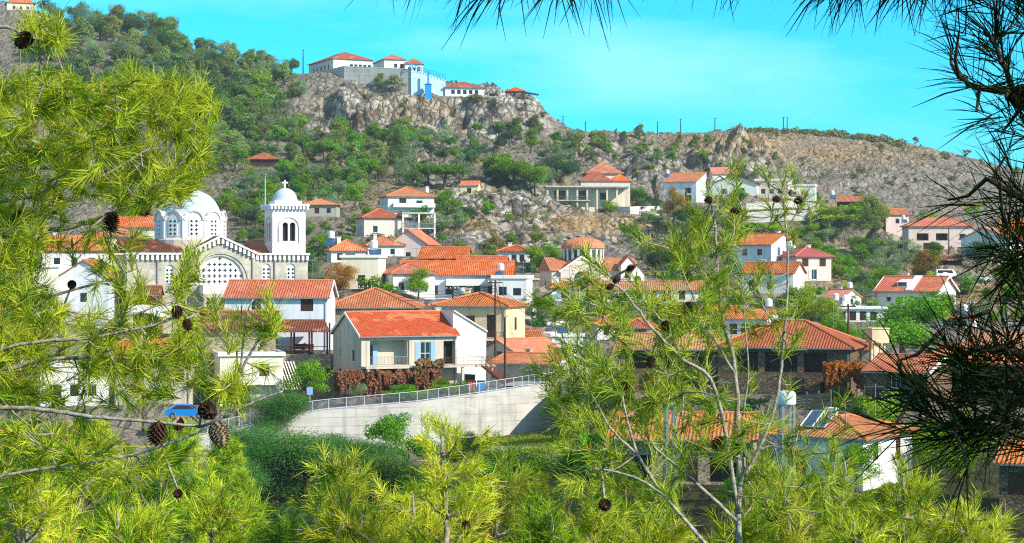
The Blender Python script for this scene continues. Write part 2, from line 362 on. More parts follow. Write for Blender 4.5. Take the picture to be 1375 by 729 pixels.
PROF = {   # distance in metres : image row of the bare ground in each column
    130: [745, 745, 745, 745, 745, 735, 725, 700, 672, 668, 700],
    170: [655, 655, 650, 645, 622, 612, 605, 602, 592, 588, 600],
    193: [590, 590, 600, 606, 600, 598, 590, 570, 548, 548, 560],
    203: [555, 556, 560, 552, 533, 522, 517, 530, 532, 530, 545],
    225: [500, 490, 480, 478, 485, 495, 500, 498, 500, 502, 510],
    260: [440, 436, 436, 436, 440, 445, 452, 456, 462, 468, 472],
    300: [398, 400, 398, 396, 403, 407, 408, 415, 425, 432, 434],
    350: [350, 350, 350, 348, 345, 355, 368, 378, 390, 404, 408],
    400: [305, 308, 305, 296, 296, 310, 335, 346, 355, 368, 376],
    425: [290, 294, 296, 289, 291, 302, 328, 339, 348, 360, 368],
    450: [268, 272, 278, 268, 262, 262, 300, 318, 328, 345, 352],
    500: [222, 235, 248, 246, 240, 240, 268, 288, 298, 330, 336],
    560: [165, 188, 214, 222, 220, 216, 228, 244, 265, 292, 312],
    605: [118, 140, 178, 192, 196, 198, 208, 218, 240, 268, 296],
    628: [98, 118, 168, 183, 189, 193, 206, 214, 234, 260, 290],
    645: [78, 98, 130, 109, 120, 144, 196, 206, 222, 248, 280],
    690: [46, 66, 103, 103, 114, 142, 185, 192, 202, 228, 264],
    740: [16, 48, 96, 104, 118, 150, 182, 182, 186, 206, 248],
    800: [-2, 60, 105, 118, 130, 162, 186, 180, 178, 190, 232],
    900: [20, 90, 140, 160, 170, 190, 205, 205, 205, 215, 245],
}
NEAR = {1.0: -1.75, 8: -5.2, 30: -13.5, 70: -21.0, 100: -21.5}
FAR = {1300: -10.0, 3500: -60.0}
GS = 3.2
gpx = np.arange(-520, 1900, GS)
gd = np.concatenate([np.geomspace(1.0, 118, 60), np.arange(120, 235, .8), np.arange(235, 860, 1.35), np.geomspace(862, 3500, 14)])
dk = sorted(list(NEAR) + list(PROF) + list(FAR))
Z0 = np.zeros((len(dk), len(gpx)))
for i, d in enumerate(dk):
    if d in NEAR: Z0[i] = NEAR[d]
    elif d in FAR: Z0[i] = FAR[d]
    else:
        yy = np.interp(gpx, COLS, PROF[d]); Z0[i] = (CY - yy)/F*d
ker = np.exp(-.5*(np.arange(-30, 31)/11.2)**2); ker /= ker.sum()
Z0 = np.array([np.convolve(np.pad(r, 30, mode='edge'), ker, 'valid') for r in Z0])
GZ = np.array([np.interp(gd, dk, Z0[:, j]) for j in range(len(gpx))]).T        # [d, px]
k2 = np.exp(-.5*(np.arange(-8, 9)/3.4)**2); k2 /= k2.sum()
GZ = np.array([np.convolve(np.pad(GZ[:, j], 8, mode='edge'), k2, 'valid') for j in range(len(gpx))]).T
GX = (gpx[None, :] - CX)/F*gd[:, None]; GY = np.repeat(gd[:, None], len(gpx), 1)
def gpy(): return CY - F*GZ/GY
ROCK = [(520, 160, 100, 38, 1.2), (640, 162, 90, 34, 1.0), (700, 160, 50, 25, .7), (690, 290, 85, 48, 1.1), (840, 315, 70, 22, .7), (990, 225, 55, 32, 1.0), (430, 160, 50, 35, .5), (860, 230, 90, 28, .4), (620, 262, 40, 30, .6), (1130, 235, 190, 50, .2), (800, 205, 60, 20, .5), (560, 225, 60, 14, .5), (1190, 350, 60, 18, .3)]
def blobs(L, px, py):
    s = np.zeros_like(px)
    for cx, cy, rx, ry, a in L: s = np.maximum(s, a*np.exp(-((px-cx)/rx)**2 - ((py-cy)/ry)**2))
    return s
PXG = np.repeat(gpx[None, :], len(gd), 0)
rocky = blobs(ROCK, PXG, gpy())*(GY > 235)
hillm = np.clip((GY - 330)/150, 0, 1)*(GY < 1000)
rn = fbm(GX/16, GY/22, 3, 6, True) - .55
rn2 = fbm(GX/5.5 + GZ/9, GY/9, 23, 5, True) - .55
GZ = GZ + rocky*(rn*np.where(GY > 500, 26, 10) + rn2*np.where(GY > 500, 11, 4.5)) + (GY > 240)*rocky*(fbm(GX/2.6 + GZ/5, GY/4.5, 91, 3, True) - .55)*np.where(GY > 500, 5, 2) + hillm*((fbm(GX/9, GY/9, 40, 5) - .5)*3.0 + (fbm(GX/4, GY/6, 47, 4, True) - .55)*1.6) + np.where(GY < 235, 0, .6)*(fbm(GX/5, GY/5, 60, 3) - .5)
# retaining wall and the road behind it
WALL = [(250, 590, 194.5), (330, 573, 196.0), (425, 553, 198.0), (560, 541, 200.5), (640, 530, 203.0), (705, 520, 206.0), (748, 514, 209.0)]   # px, row of the top, distance
def wall_at(px):
    xs = [p[0] for p in WALL]; d = np.interp(px, xs, [p[2] for p in WALL]); y = np.interp(px, xs, [p[1] for p in WALL])
    return d, (CY - y)/F*d
wd, wz = wall_at(PXG)
inw = (PXG > 246) & (PXG < 752)
bk = np.clip((wd + 16 - GY)/10, 0, 1)*(GY >= wd + .9)
GZ = np.where(inw & (GY >= wd + .9) & (GY < wd + 16), GZ*(1-bk) + bk*(wz - .12), GZ)
GZ = np.where(inw & (GY < wd + .9) & (GY > wd - 30), np.minimum(GZ, wz - 1.2 - 3.6*np.clip((PXG-246)/150, 0, 1)), GZ)
def gz(px, d):
    j = np.clip((px - gpx[0])/GS, 0, len(gpx) - 1.001); i = np.clip(np.interp(d, gd, np.arange(len(gd))), 0, len(gd) - 1.001)
    j0 = int(j); i0 = int(i); fj = j - j0; fi = i - i0
    return float((GZ[i0, j0]*(1-fj) + GZ[i0, j0+1]*fj)*(1-fi) + (GZ[i0+1, j0]*(1-fj) + GZ[i0+1, j0+1]*fj)*fi)
def gxy(x, y): return gz(CX + F*x/y, y)
def hit(px, py, dmin=135.0, dmax=830.0):
    """distance at which the sight line through (px,py) meets the ground"""
    j = int(np.clip(round((px - gpx[0])/GS), 0, len(gpx) - 1))
    col = CY - F*GZ[:, j]/gd
    ok = (gd >= dmin) & (gd <= dmax) & (col <= py)
    if not ok.any():
        k = np.where((gd >= dmin) & (gd <= dmax), col, 1e9).argmin(); return float(gd[k])
    k = int(ok.argmax())
    return float(gd[k])
PADS = []      # (x, y, z, radius)
def apply_pads():
    global GZ
    for x, y, z, r in PADS:
        dist = np.hypot(GX - x, GY - y); soft = 4 + .5*r
        wgt = np.clip(1 - (dist - r)/soft, 0, 1); wgt = wgt*wgt*(3 - 2*wgt)
        GZ = GZ*(1-wgt) + wgt*z
STRAW = [(790, 300, 60, 14, .9), (1180, 360, 120, 30, .7), (860, 300, 40, 12, .6), (1000, 190, 120, 14, .7), (1130, 205, 120, 16, .6), (640, 300, 40, 14, .5), (1300, 395, 90, 22, .8), (700, 600, 120, 12, .2), (520, 260, 60, 20, .4), (1100, 290, 60, 25, .4), (560, 150, 60, 30, .35)]
GRASS = [(730, 590, 110, 12, 1.0), (680, 586, 60, 10, .8), (760, 600, 80, 8, 1.0)]
WOOD = [(180, 110, 150, 80, .9), (300, 170, 110, 90, .9), (440, 235, 120, 40, .7), (350, 280, 80, 50, .7), (600, 225, 160, 22, .5), (760, 240, 60, 20, .6), (1130, 300, 80, 25, .6)]
def build_terrain():
    V = np.stack([GX, GY, GZ], -1).reshape(-1, 3); n = len(gpx); m = len(gd)
    I = np.arange(m*n).reshape(m, n)
    Q = np.stack([I[:-1, :-1], I[:-1, 1:], I[1:, 1:], I[1:, :-1]], -1).reshape(-1, 4)
    t = NT('hillside_ground'); tc = t.n('ShaderNodeTexCoord'); o = tc.outputs['Object']; geo = t.n('ShaderNodeNewGeometry')
    def attr(nm):
        a = t.n('ShaderNodeAttribute'); a.attribute_name = nm; return a.outputs['Fac']
    n1 = t.noise(o, .06, 6, .6); n2 = t.noise(o, .45, 6, .7); n3 = t.noise(o, 1.6, 5, .7)
    soil = t.mix(n2, lin('#81766a'), lin('#ada092'))
    soil = t.mix(t.ramp(n1, [(.42, (0,)*3), (.62, (.75,)*3)]), soil, lin('#787370'))
    soil = t.mix(t.ramp(n3, [(.5, (0,)*3), (.66, (.65,)*3)]), soil, lin('#5a5a40'))       # low thorny growth
    mp = t.n('ShaderNodeMapping'); mp.inputs['Rotation'].default_value = (.5, .9, .3); mp.inputs['Scale'].default_value = (.16, .07, .20); t.l(o, mp.inputs[0])
    r1 = t.noise(mp.outputs[0], 1.0, 7, .66); r2 = t.noise(o, .11, 4)
    rock = t.ramp(r1, [(.36, lin('#2c2b2b')), (.44, lin('#7d7a77')), (.53, lin('#b0aa9e')), (.65, lin('#dcd5c6'))])
    rock = t.mix(t.ramp(r2, [(.5, (0,)*3), (.64, (.4,)*3)]), rock, lin('#b08c62'))
    vc = t.n('ShaderNodeTexVoronoi', feature='DISTANCE_TO_EDGE'); mpv = t.n('ShaderNodeMapping'); mpv.inputs['Rotation'].default_value = (.3, .7, .5); mpv.inputs['Scale'].default_value = (.42, .2, .3)
    wv = t.n('ShaderNodeVectorMath', operation='ADD'); t.l(o, mpv.inputs[0]); t.l(mpv.outputs[0], wv.inputs[0]); nzv = t.n('ShaderNodeTexNoise'); nzv.inputs['Scale'].default_value = .3; nzv.inputs['Detail'].default_value = 4; t.l(o, nzv.inputs['Vector']); t.l(nzv.outputs['Color'], wv.inputs[1]); t.l(wv.outputs[0], vc.inputs['Vector']); vc.inputs['Scale'].default_value = 1.0
    rock = t.mix(t.ramp(vc.outputs['Distance'], [(.02, (.8,)*3), (.14, (0,)*3)]), rock, lin('#37342f'))
    rk = t.math('MULTIPLY', attr('rocky'), 2.0); rk = t.math('MINIMUM', t.math('ADD', rk, t.math('MULTIPLY', t.math('SUBTRACT', n2, .5), .5)), 1.0)
    rk = t.math('MAXIMUM', rk, 0.0)
    col = t.mix(rk, soil, rock)
    stf = t.math('MULTIPLY', attr('straw'), t.ramp(n2, [(.3, (.4,)*3), (.6, (1,)*3)]))
    col = t.mix(stf, col, t.mix(n3, lin('#c09a5c'), lin('#a5834e')))
    col = t.mix(t.math('MULTIPLY', attr('wood'), t.ramp(n2, [(.35, (.3,)*3), (.6, (1,)*3)])), col, t.mix(n3, lin('#4a5230'), lin('#77764a')))
    col = t.mix(attr('green'), col, t.mix(n2, lin('#6f8a1e'), lin('#a5a83c')))
    col = t.mix(attr('near_dark'), col, t.mix(n2, lin('#2b3018'), lin('#4c4a2c')))
    bh = t.math('ADD', t.math('ADD', r1, t.math('MULTIPLY', t.math('MINIMUM', vc.outputs['Distance'], .3), 1.5)), t.math('ADD', t.math('MULTIPLY', n3, .3), n2))
    t.bump(bh, .9, 2.2)
    mat = t.done(col, .95, .1)
    me = np_mesh('hillside', V, Q, mat, True)
    py = gpy()
    st = blobs(STRAW, PXG, py)*(GY > 160); gr = blobs(GRASS, PXG, py)*(GY > 150)*(GY < 215)
    near_dark = np.clip((190 - GY)/30, 0, 1)*(1 - gr)  # darker olive ground toward the near slopes, outside the grass
    for nm, a in (('rocky', rocky), ('wood', blobs(WOOD, PXG, py)*(GY > 330)), ('straw', st), ('green', gr), ('near_dark', near_dark)):
        at_ = me.attributes.new(nm, 'FLOAT', 'POINT'); at_.data.foreach_set('value', a.astype(np.float32).ravel())
    tag(link('hillside', me), 'dry rocky hillside with terraces below the village', 'hillside', kind='structure')
# ------------------------------------------------------------------ buildings
HOUSES = []
def panel(mb, p0, u, W, z0, H, ops, n, depth=.16, mat=0):
    """a wall face with real openings: ops = (x0, z0, x1, z1, arch)"""
    p0 = Vector(p0); u = Vector(u); n = Vector(n)
    P = lambda x, z, k=0.0: tuple(p0 + u*x + Vector((0,0,z)) - n*k)
    xs = sorted({0.0, W} | {o[0] for o in ops} | {o[2] for o in ops}); zs = sorted({z0, H} | {o[1] for o in ops} | {o[3] for o in ops})
    for i in range(len(xs)-1):
        for j in range(len(zs)-1):
            cx = (xs[i]+xs[i+1])/2; cz = (zs[j]+zs[j+1])/2
            if any(o[0] < cx < o[2] and o[1] < cz < o[3] for o in ops): continue
            mb.add([P(xs[i],zs[j]), P(xs[i+1],zs[j]), P(xs[i+1],zs[j+1]), P(xs[i],zs[j+1])], [(0,1,2,3)], mat)
    for o in ops:
        x0, a, x1, b = o[:4]; k = o[5] if len(o) > 5 else depth
        if len(o) > 4 and o[4]:
            r = (x1-x0)/2; rz = min(r, b-a); spr = b - rz; cx = (x0+x1)/2; N = 10
            arc = [(cx - r*math.cos(math.pi*t/N), spr + rz*math.sin(math.pi*t/N)) for t in range(N+1)]
            for q in range(N):
                (ax, az), (bx, bz) = arc[q], arc[q+1]
                mb.add([P(ax,az), P(bx,bz), P(bx,b), P(ax,b)], [(0,1,2,3)], mat)
                mb.add([P(ax,az), P(ax,az,k), P(bx,bz,k), P(bx,bz)], [(0,1,2,3)], mat)
            outline = [(x0,spr),(x0,a),(x1,a),(x1,spr)]
        else: outline = [(x0,b),(x0,a),(x1,a),(x1,b),(x0,b)]
        for q in range(len(outline)-1):
            (ax, az), (bx, bz) = outline[q], outline[q+1]
            if abs(ax-bx)+abs(az-bz) < 1e-6: continue
            mb.add([P(ax,az), P(ax,az,k), P(bx,bz,k), P(bx,bz)], [(3,2,1,0)], mat)
WC = {}
def window_meshes(w, h, st):
    """local: x along the wall, y inwards, z up, origin at the bottom centre of the opening"""
    key = (round(w,2), round(h,2), st)
    if key in WC: return WC[key]
    R = {}
    fr = MB(); pn = MB(); sh = MB(); b = .07
    def ring(y0=.05, y1=.12, bw=b):
        fr.box(-w/2, -w/2+bw, y0, y1, 0, h); fr.box(w/2-bw, w/2, y0, y1, 0, h)
        fr.box(-w/2+bw, w/2-bw, y0, y1, 0, bw); fr.box(-w/2+bw, w/2-bw, y0, y1, h-bw, h)
    if st in ('w', 'so', 'sb', 'sw'):
        ring(); fr.box(-.03, .03, .06, .11, b, h-b)
        if h > 1.9: fr.box(-w/2+b, -.035, .06, .11, h*.42, h*.42+.06); fr.box(.035, w/2-b, .06, .11, h*.42, h*.42+.06)
        fr.box(-w/2-.08, w/2+.08, -.07, .0, -.08, -.005)
        pn.box(-w/2+b, -.031, .085, .095, b, h-b); pn.box(.031, w/2-b, .085, .095, b, h-b)
        R['f'] = ('frame', fr, M['frame']); R['p'] = ('pane', pn, M['glass'])
        if st != 'w':
            for s in (-1, 1):
                x0, x1 = (-w*.98, -w/2-.02) if s < 0 else (w/2+.02, w*.98)
                sh = MB(); sh.box(x0, x1, -.06, -.015, .02, h-.02)
                for k in range(int(h/.16)): sh.box(x0+.06, x1-.06, -.075, -.06, .08+k*.16, .16+k*.16)
                R['s%d' % s] = ('shutter', sh, {'so': M['brown'], 'sb': M['blue'], 'sw': M['trim']}[st])
    elif st in ('s', 'd'):
        ring(.02, .10, .08)
        m = M['brown'] if st == 's' else M['door']
        for s in (-1, 1):
            x0, x1 = (-w/2+.08, -.012) if s < 0 else (.012, w/2-.08)
            sh.box(x0, x1, .05, .09, .08, h-.08)
            for k in range(int((h-.3)/.14)): sh.box(x0+.07, x1-.07, .03, .05, .14+k*.14, .21+k*.14)
        R['f'] = ('frame', fr, m); R['s'] = ('shutter' if st == 's' else 'leaf', sh, m)
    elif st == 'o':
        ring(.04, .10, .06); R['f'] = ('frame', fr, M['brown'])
        pn.box(-w/2+.06, w/2-.06, .9, .93, 0, h-.06); R['p'] = ('shade_sheet', pn, M['dark'])  # dark sheet in place of the shade inside the opening
    elif st == 'g':
        ring(.03, .09, .05); pn.box(-w/2+.05, w/2-.05, .06, .07, .05, h-.05); R['f'] = ('frame', fr, M['frame']); R['p'] = ('pane', pn, M['glass'])
    out = {k: (nm, mb.mesh(nm, mt)) for k, (nm, mb, mt) in R.items()}
    WC[key] = out; return out
def put_window(parent, loc, rz, w, h, st, name=None):
    R = window_meshes(w, h, st)
    nm = name or ('door' if st == 'd' else 'opening' if st == 'o' else 'window')
    k0 = 'f'
    root = link(nm, R[k0][1], parent, loc, rz)
    for k, (n2, me) in R.items():
        if k != k0: link(n2, me, root)
    return root
def face_frame(face, W, D):
    return {'f': (Vector((-W/2,-D/2,0)), Vector((1,0,0)), Vector((0,-1,0)), W, 0.0),
            'r': (Vector((W/2,-D/2,0)), Vector((0,1,0)), Vector((1,0,0)), D, math.pi/2),
            'b': (Vector((W/2,D/2,0)), Vector((-1,0,0)), Vector((0,1,0)), W, math.pi),
            'l': (Vector((-W/2,D/2,0)), Vector((0,-1,0)), Vector((-1,0,0)), D, -math.pi/2)}[face]
def gable_profile(half, H, rh, ov, t):
    k = rh/half
    return [(-half-ov, H-k*ov), (0, H+rh), (half+ov, H-k*ov), (half+ov, H-k*ov+t), (0, H+rh+t), (-half-ov, H-k*ov+t)]
def roof_part(root, W, D, H, rh, kind, mat, ov=.4, t=.14, ridge=True, trim=None, name='roof', off=(0,0,0)):
    mb = MB(); rd = MB(); ox, oy, oz = off
    if kind == 'gx':
        pr = gable_profile(D/2, H, rh, ov, t); L = W/2 + ov*.7
        n = len(pr)
        mb.add([(-L, y, z) for y, z in pr] + [(L, y, z) for y, z in pr], [(0,1,4,5),(1,2,3,4),(11,10,7,6),(10,9,8,7)] + [(i,i+6,(i+1)%6+6,(i+1)%6) for i in range(6)])
        rd.tube([(-L-.01,0,H+rh+t+.02),(L+.01,0,H+rh+t+.02)], .13, 6)
    elif kind == 'gy':
        pr = gable_profile(W/2, H, rh, ov, t); L = D/2 + ov*.7
        mb.add([(x, -L, z) for x, z in pr] + [(x, L, z) for x, z in pr], [(5,4,1,0),(4,3,2,1),(6,7,10,11),(7,8,9,10)] + [((i+1)%6,(i+1)%6+6,i+6,i) for i in range(6)])
        rd.tube([(0,-L-.01,H+rh+t+.02),(0,L+.01,H+rh+t+.02)], .13, 6)
    elif kind == 'hip':
        a = W/2+ov; b = D/2+ov; z0 = H+.01; z1 = H+t
        if a >= b: r1, r2 = (-(a-b)*1.0, 0), ((a-b)*1.0, 0)
        else: r1, r2 = (0, -(b-a)), (0, (b-a))
        zt = H+t+rh
        V = [(-a,-b,z0),(a,-b,z0),(a,b,z0),(-a,b,z0),(-a,-b,z1),(a,-b,z1),(a,b,z1),(-a,b,z1),(r1[0],r1[1],zt),(r2[0],r2[1],zt)]
        Fc = [(0,3,2,1),(0,1,5,4),(1,2,6,5),(2,3,7,6),(3,0,4,7)]
        if abs(a-b) < 1e-4: Fc += [(4,5,8),(5,6,8),(6,7,8),(7,4,8)]; V.pop(); V8 = V[8]; ends = [(4,8),(5,8),(6,8),(7,8)]
        elif a > b: Fc += [(4,5,9,8),(5,6,9),(6,7,8,9),(7,4,8)]; ends = [(4,8),(7,8),(5,9),(6,9),(8,9)]
        else: Fc += [(4,5,8),(5,6,9,8),(6,7,9),(7,4,8,9)]; ends = [(4,8),(5,8),(6,9),(7,9),(8,9)]
        mb.add(V, Fc)
        for i, j in ends: rd.tube([Vector(V[i])+Vector((0,0,.03)), Vector(V[j])+Vector((0,0,.03))], .12, 6)
    elif kind == 'shed':     # slopes down to the front
        L = W/2+ov*.6; k = rh/D
        y0, y1 = -D/2-ov, D/2+ov*.3
        za, zb = H-k*ov, H+k*(D+ov*.3)
        mb.add([(-L,y0,za),(L,y0,za),(L,y1,zb),(-L,y1,zb),(-L,y0,za+t),(L,y0,za+t),(L,y1,zb+t),(-L,y1,zb+t)],
               [(0,3,2,1),(4,5,6,7),(0,1,5,4),(1,2,6,5),(2,3,7,6),(3,0,4,7)])
        ridge = False
    elif kind == 'flat':
        mb.box(-W/2-ov*.5, W/2+ov*.5, -D/2-ov*.5, D/2+ov*.5, H+.003, H+.2)
        a, b, q = W/2+ov*.5-.02, D/2+ov*.5-.02, .15
        if rh > 0:
            mb.box(-a, a, -b, -b+q, H+.2, H+.2+rh); mb.box(-a, a, b-q, b, H+.2, H+.2+rh)
            mb.box(-a, -a+q, -b+q, b-q, H+.2, H+.2+rh); mb.box(a-q, a, -b+q, b-q, H+.2, H+.2+rh)
        ridge = False
    if off != (0,0,0):
        mb.v = [(x+ox, y+oy, z+oz) for x, y, z in mb.v]; rd.v = [(x+ox, y+oy, z+oz) for x, y, z in rd.v]
    r = mb.build(name, mat, root)
    if ridge: rd.build('ridge_cap', M['ridge'], r)
    if trim and kind == 'gx':
        k = rh/(D/2)
        for sgn in trim:
            tb = MB(); L = sgn*(W/2+ov*.7+.06)
            for s2 in (-1, 1): tb.bar((L, s2*(D/2+ov), H-k*ov+t*.5), (L, 0, H+rh+t*.5), .12, .26)
            tb.build('barge_board', M['trim'], r)
    return r
def house(label, px, pb, pe, pr, wpx, D, eff=0, roof='gx', wall='white', rmat='tile', wins=(), d=None, ov=.45, ext=5.0, name='house', cat='house',
          par=.0, trim=None, chim=None, group=None, pad=True, lower=None):
    """px,pb: centre of the front's foot in the photograph; pe, pr: rows of eave and ridge; wpx: width; eff: turn against the sight line"""
    d = d or hit(px, pb)
    th = math.radians(eff) - math.atan2(px - CX, F)
    ce = math.cos(math.radians(eff))
    W = wpx*d/F/ce
    P = at(px, pb, d); H = (pb - pe)/F*d
    rh = 0.0
    if roof in ('gx', 'hip'): rh = max(.35, (CY-pr)/F*(d + D/2*ce) - (CY-pe)/F*d)
    elif roof == 'gy': rh = max(.35, (pe-pr)/F*d)
    elif roof == 'shed': rh = max(.2, (CY-pr)/F*(d + D*ce) - (CY-pe)/F*d)
    elif roof == 'flat': rh = par
    R = Matrix.Rotation(th, 4, 'Z')
    loc = P + R @ Vector((0, D/2, 0))
    root = empty(name, loc, th, label, cat, group)
    ops = {'f': [], 'r': [], 'l': [], 'b': []}; made = []
    for wdef in wins:
        f, fx, zc, ww, hh, st = wdef[:6]
        L = W if f in 'fb' else D
        x = min(max(fx*L, ww/2 + .12), L - ww/2 - .12); z0 = zc
        if ww > L - .3 or z0 + hh > H - .05: hh = min(hh, H - .1 - z0); ww = min(ww, L - .35); x = min(max(x, ww/2+.12), L-ww/2-.12)
        if hh < .3: continue
        if any(x-ww/2 < o[2]+.05 and x+ww/2 > o[0]-.05 and z0 < o[3]+.05 and z0+hh > o[1]-.05 for o in ops[f]): continue
        ops[f].append((x-ww/2, z0, x+ww/2, z0+hh, False, {'o': .95}.get(st, .16))); made.append((f, x, z0, ww, hh, st))
    mb = MB()
    for f in 'frbl':
        p0, u, n, L, rz = face_frame(f, W, D)
        panel(mb, p0, u, L, -ext, H, ops[f], n)
    if roof == 'gx':
        mb.add([(W/2,-D/2,H),(W/2,D/2,H),(W/2,0,H+rh)], [(0,1,2)]); mb.add([(-W/2,D/2,H),(-W/2,-D/2,H),(-W/2,0,H+rh)], [(0,1,2)])
    elif roof == 'gy':
        mb.add([(-W/2,-D/2,H),(W/2,-D/2,H),(0,-D/2,H+rh)], [(0,1,2)]); mb.add([(W/2,D/2,H),(-W/2,D/2,H),(0,D/2,H+rh)], [(0,1,2)])
    elif roof == 'shed':
        for sx in (-1, 1): mb.add([(sx*W/2,-D/2,H),(sx*W/2,D/2,H),(sx*W/2,D/2,H+rh)], [(0,1,2)])
        mb.add([(W/2,D/2,H),(-W/2,D/2,H),(-W/2,D/2,H+rh),(W/2,D/2,H+rh)], [(0,1,2,3)])
    wo = mb.build('wall', M[wall], root)
    for f, x, z0, ww, hh, st in made:
        p0, u, n, L, rz = face_frame(f, W, D)
        put_window(wo, p0 + u*x + Vector((0,0,z0)), rz, ww, hh, st) if d < 330 else put_window_far(root, p0 + u*x + Vector((0,0,z0)), rz, ww, hh, st)
    rr = None
    if roof:
        rr = roof_part(root, W, D, H, rh, roof, M[rmat], ov, ridge=(d < 460), trim=trim)
    if rr and d < 262 and roof in ('gx', 'hip'):
        g = MB(); yy = -D/2-ov-.05; zz = H - (rh/(D/2)*ov if roof == 'gx' else -.02)
        g.bar((-W/2-.2, yy, zz+.02), (W/2+.2, yy, zz+.02), .11)
        g.tube([(W/2-.25, yy, zz), (W/2-.25, -D/2-.07, zz-.5), (W/2-.25, -D/2-.07, -.5)], .05, 6); g.build('gutter', M['metal'], rr)
    if chim is None and rr and roof in ('gx', 'hip') and d < 420 and (int(px*7) % 5) < 2: chim = [(.22 if int(px) % 2 else -.2, .12, .5)]
    if chim and rr:
        for cx, cy, ch in chim:
            c = MB(); zb = H + rh*.3; c.box(cx*W-.3, cx*W+.3, cy*D-.3, cy*D+.3, zb, H+rh+ch); c.box(cx*W-.38, cx*W+.38, cy*D-.38, cy*D+.38, H+rh+ch, H+rh+ch+.12)
            c.build('chimney', M[wall], rr)
    if roof and d < 345 and int(px*3) % 3 == 0:
        a = empty('tv_aerial', loc + R @ Vector((W*.3, D*.1, H+rh*.3)), th+.4, 'thin TV aerial on the roof of the ' + label, 'aerial')
        if len(a['label'].split()) > 16: a['label'] = ' '.join(a['label'].split()[:16])
        q = MB(); q.tube([(0,0,0),(0,0,rh+2.2)], .03, 5); q.build('mast', M['metal'], a); q = MB(); q.bar((-.7,0,rh+2.0),(.7,0,rh+2.0),.03)
        for k in range(7): x = -.66+k*.22; q.bar((x,-.35+.03*k,rh+2.03),(x,.35-.03*k,rh+2.03),.02)
        q.build('antenna', M['metal'], a)
    if pad: PADS.append((loc.x, loc.y, P.z, .5*math.hypot(W, D)))
    h = dict(root=root, W=W, D=D, H=H, rh=rh, d=d, R=Matrix.Translation(loc) @ R, th=th, wall=wo, roof=rr, box=(px-wpx/2, px+wpx/2, pr if pr else pe, pb))
    HOUSES.append(h); return h
def put_window_far(parent, loc, rz, w, h, st):
    R = window_meshes(w, h, st)
    nm = 'door' if st == 'd' else 'opening' if st == 'o' else 'window'
    root = link(nm, R['f'][1], parent, loc, rz)
    for k, (n2, me) in R.items():
        if k != 'f': link(n2, me, root)
def balcony(h, x0, x1, z, dep=1.3, face='f', style='bars', rail_h=.95, mat='rail'):
    p0, u, n, L, rz = face_frame(face, h['W'], h['D'])
    b = MB(); b.box(0, (x1-x0)*L, -dep, -.003, -.16, 0)
    s = b.build('balcony', M['trim'], h['root'], p0 + u*x0*L + Vector((0,0,z)), rz)
    r = MB(); LL = (x1-x0)*L
    if style == 'bars':
        for a, c in (((.04,-dep+.04),(LL-.04,-dep+.04)), ((.04,-dep+.04),(.04,-.05)), ((LL-.04,-dep+.04),(LL-.04,-.05))):
            r.bar((a[0],a[1],rail_h), (c[0],c[1],rail_h), .05); r.bar((a[0],a[1],.1), (c[0],c[1],.1), .04)
            q = max(1, int(math.dist(a, c)/.17))
            for i in range(q+1):
                xx = a[0]+(c[0]-a[0])*i/q; yy = a[1]+(c[1]-a[1])*i/q; r.box(xx-.012, xx+.012, yy-.012, yy+.012, .0, rail_h)
    else:
        r.box(0, LL, -dep, -dep+.1, .0, rail_h); r.box(0, .1, -dep+.1, -.01, 0, rail_h); r.box(LL-.1, LL, -dep+.1, -.01, 0, rail_h)
    r.build('railing', M[mat], s)
    return s
def rows(face, n, zs, w=1.0, h=1.25, st='w', a=.12, b=.88):
    return [(face, a+(b-a)*(i+.5)/n, z, w, h, st) for z in zs for i in range(n)]
def water_tank(loc, label, rz=0.0, size=1.0, solar=True, upright=True):
    root = empty('water_tank', loc, rz, label, 'water tank')
    s = size*.78; fr = MB()
    for x in (-.55, .55):
        for y in (-.4, .4): fr.bar((x*s, y*s, -.4), (x*s, y*s, 1.3*s), .06)
    fr.bar((-.55*s, -.4*s, 1.27*s), (.55*s, -.4*s, 1.27*s), .06); fr.bar((-.55*s, .4*s, 1.27*s), (.55*s, .4*s, 1.27*s), .06)
    fr.build('stand', M['metal'], root)
    tk = MB()
    if upright: tk.lathe([(.05,0),(.58,.0),(.62,.08),(.62,1.1),(.55,1.25),(.15,1.4),(.12,1.46),(0.0,1.47)], (0,0,0), 16); tk.v = [(x*s,y*s,z*s+1.3*s) for x,y,z in tk.v]
    else:
        tk.lathe([(0,-.85),(.3,-.82),(.38,-.75),(.38,.75),(.3,.82),(0,.85)], (0,0,0), 14); tk.v = [(z*s, y*s, x*s+1.68*s) for x,y,z in tk.v]
    tk.build('tank', M['tank'], root, smooth=False)
    if solar:
        p = MB(); p.add([(-.95*s,-1.9*s,.0),(.95*s,-1.9*s,.0),(.95*s,-.42*s,1.1*s),(-.95*s,-.42*s,1.1*s),(-.95*s,-1.9*s,-.08),(.95*s,-1.9*s,-.08),(.95*s,-.42*s,1.02*s),(-.95*s,-.42*s,1.02*s)],
              [(0,1,2,3),(7,6,5,4),(0,4,5,1),(1,5,6,2),(2,6,7,3),(3,7,4,0)])
        p.build('solar_panel', M['panel'], root)
    return root
def on(h, x, y, z): return h['R'] @ Vector((x*h['W'], y*h['D'], z))
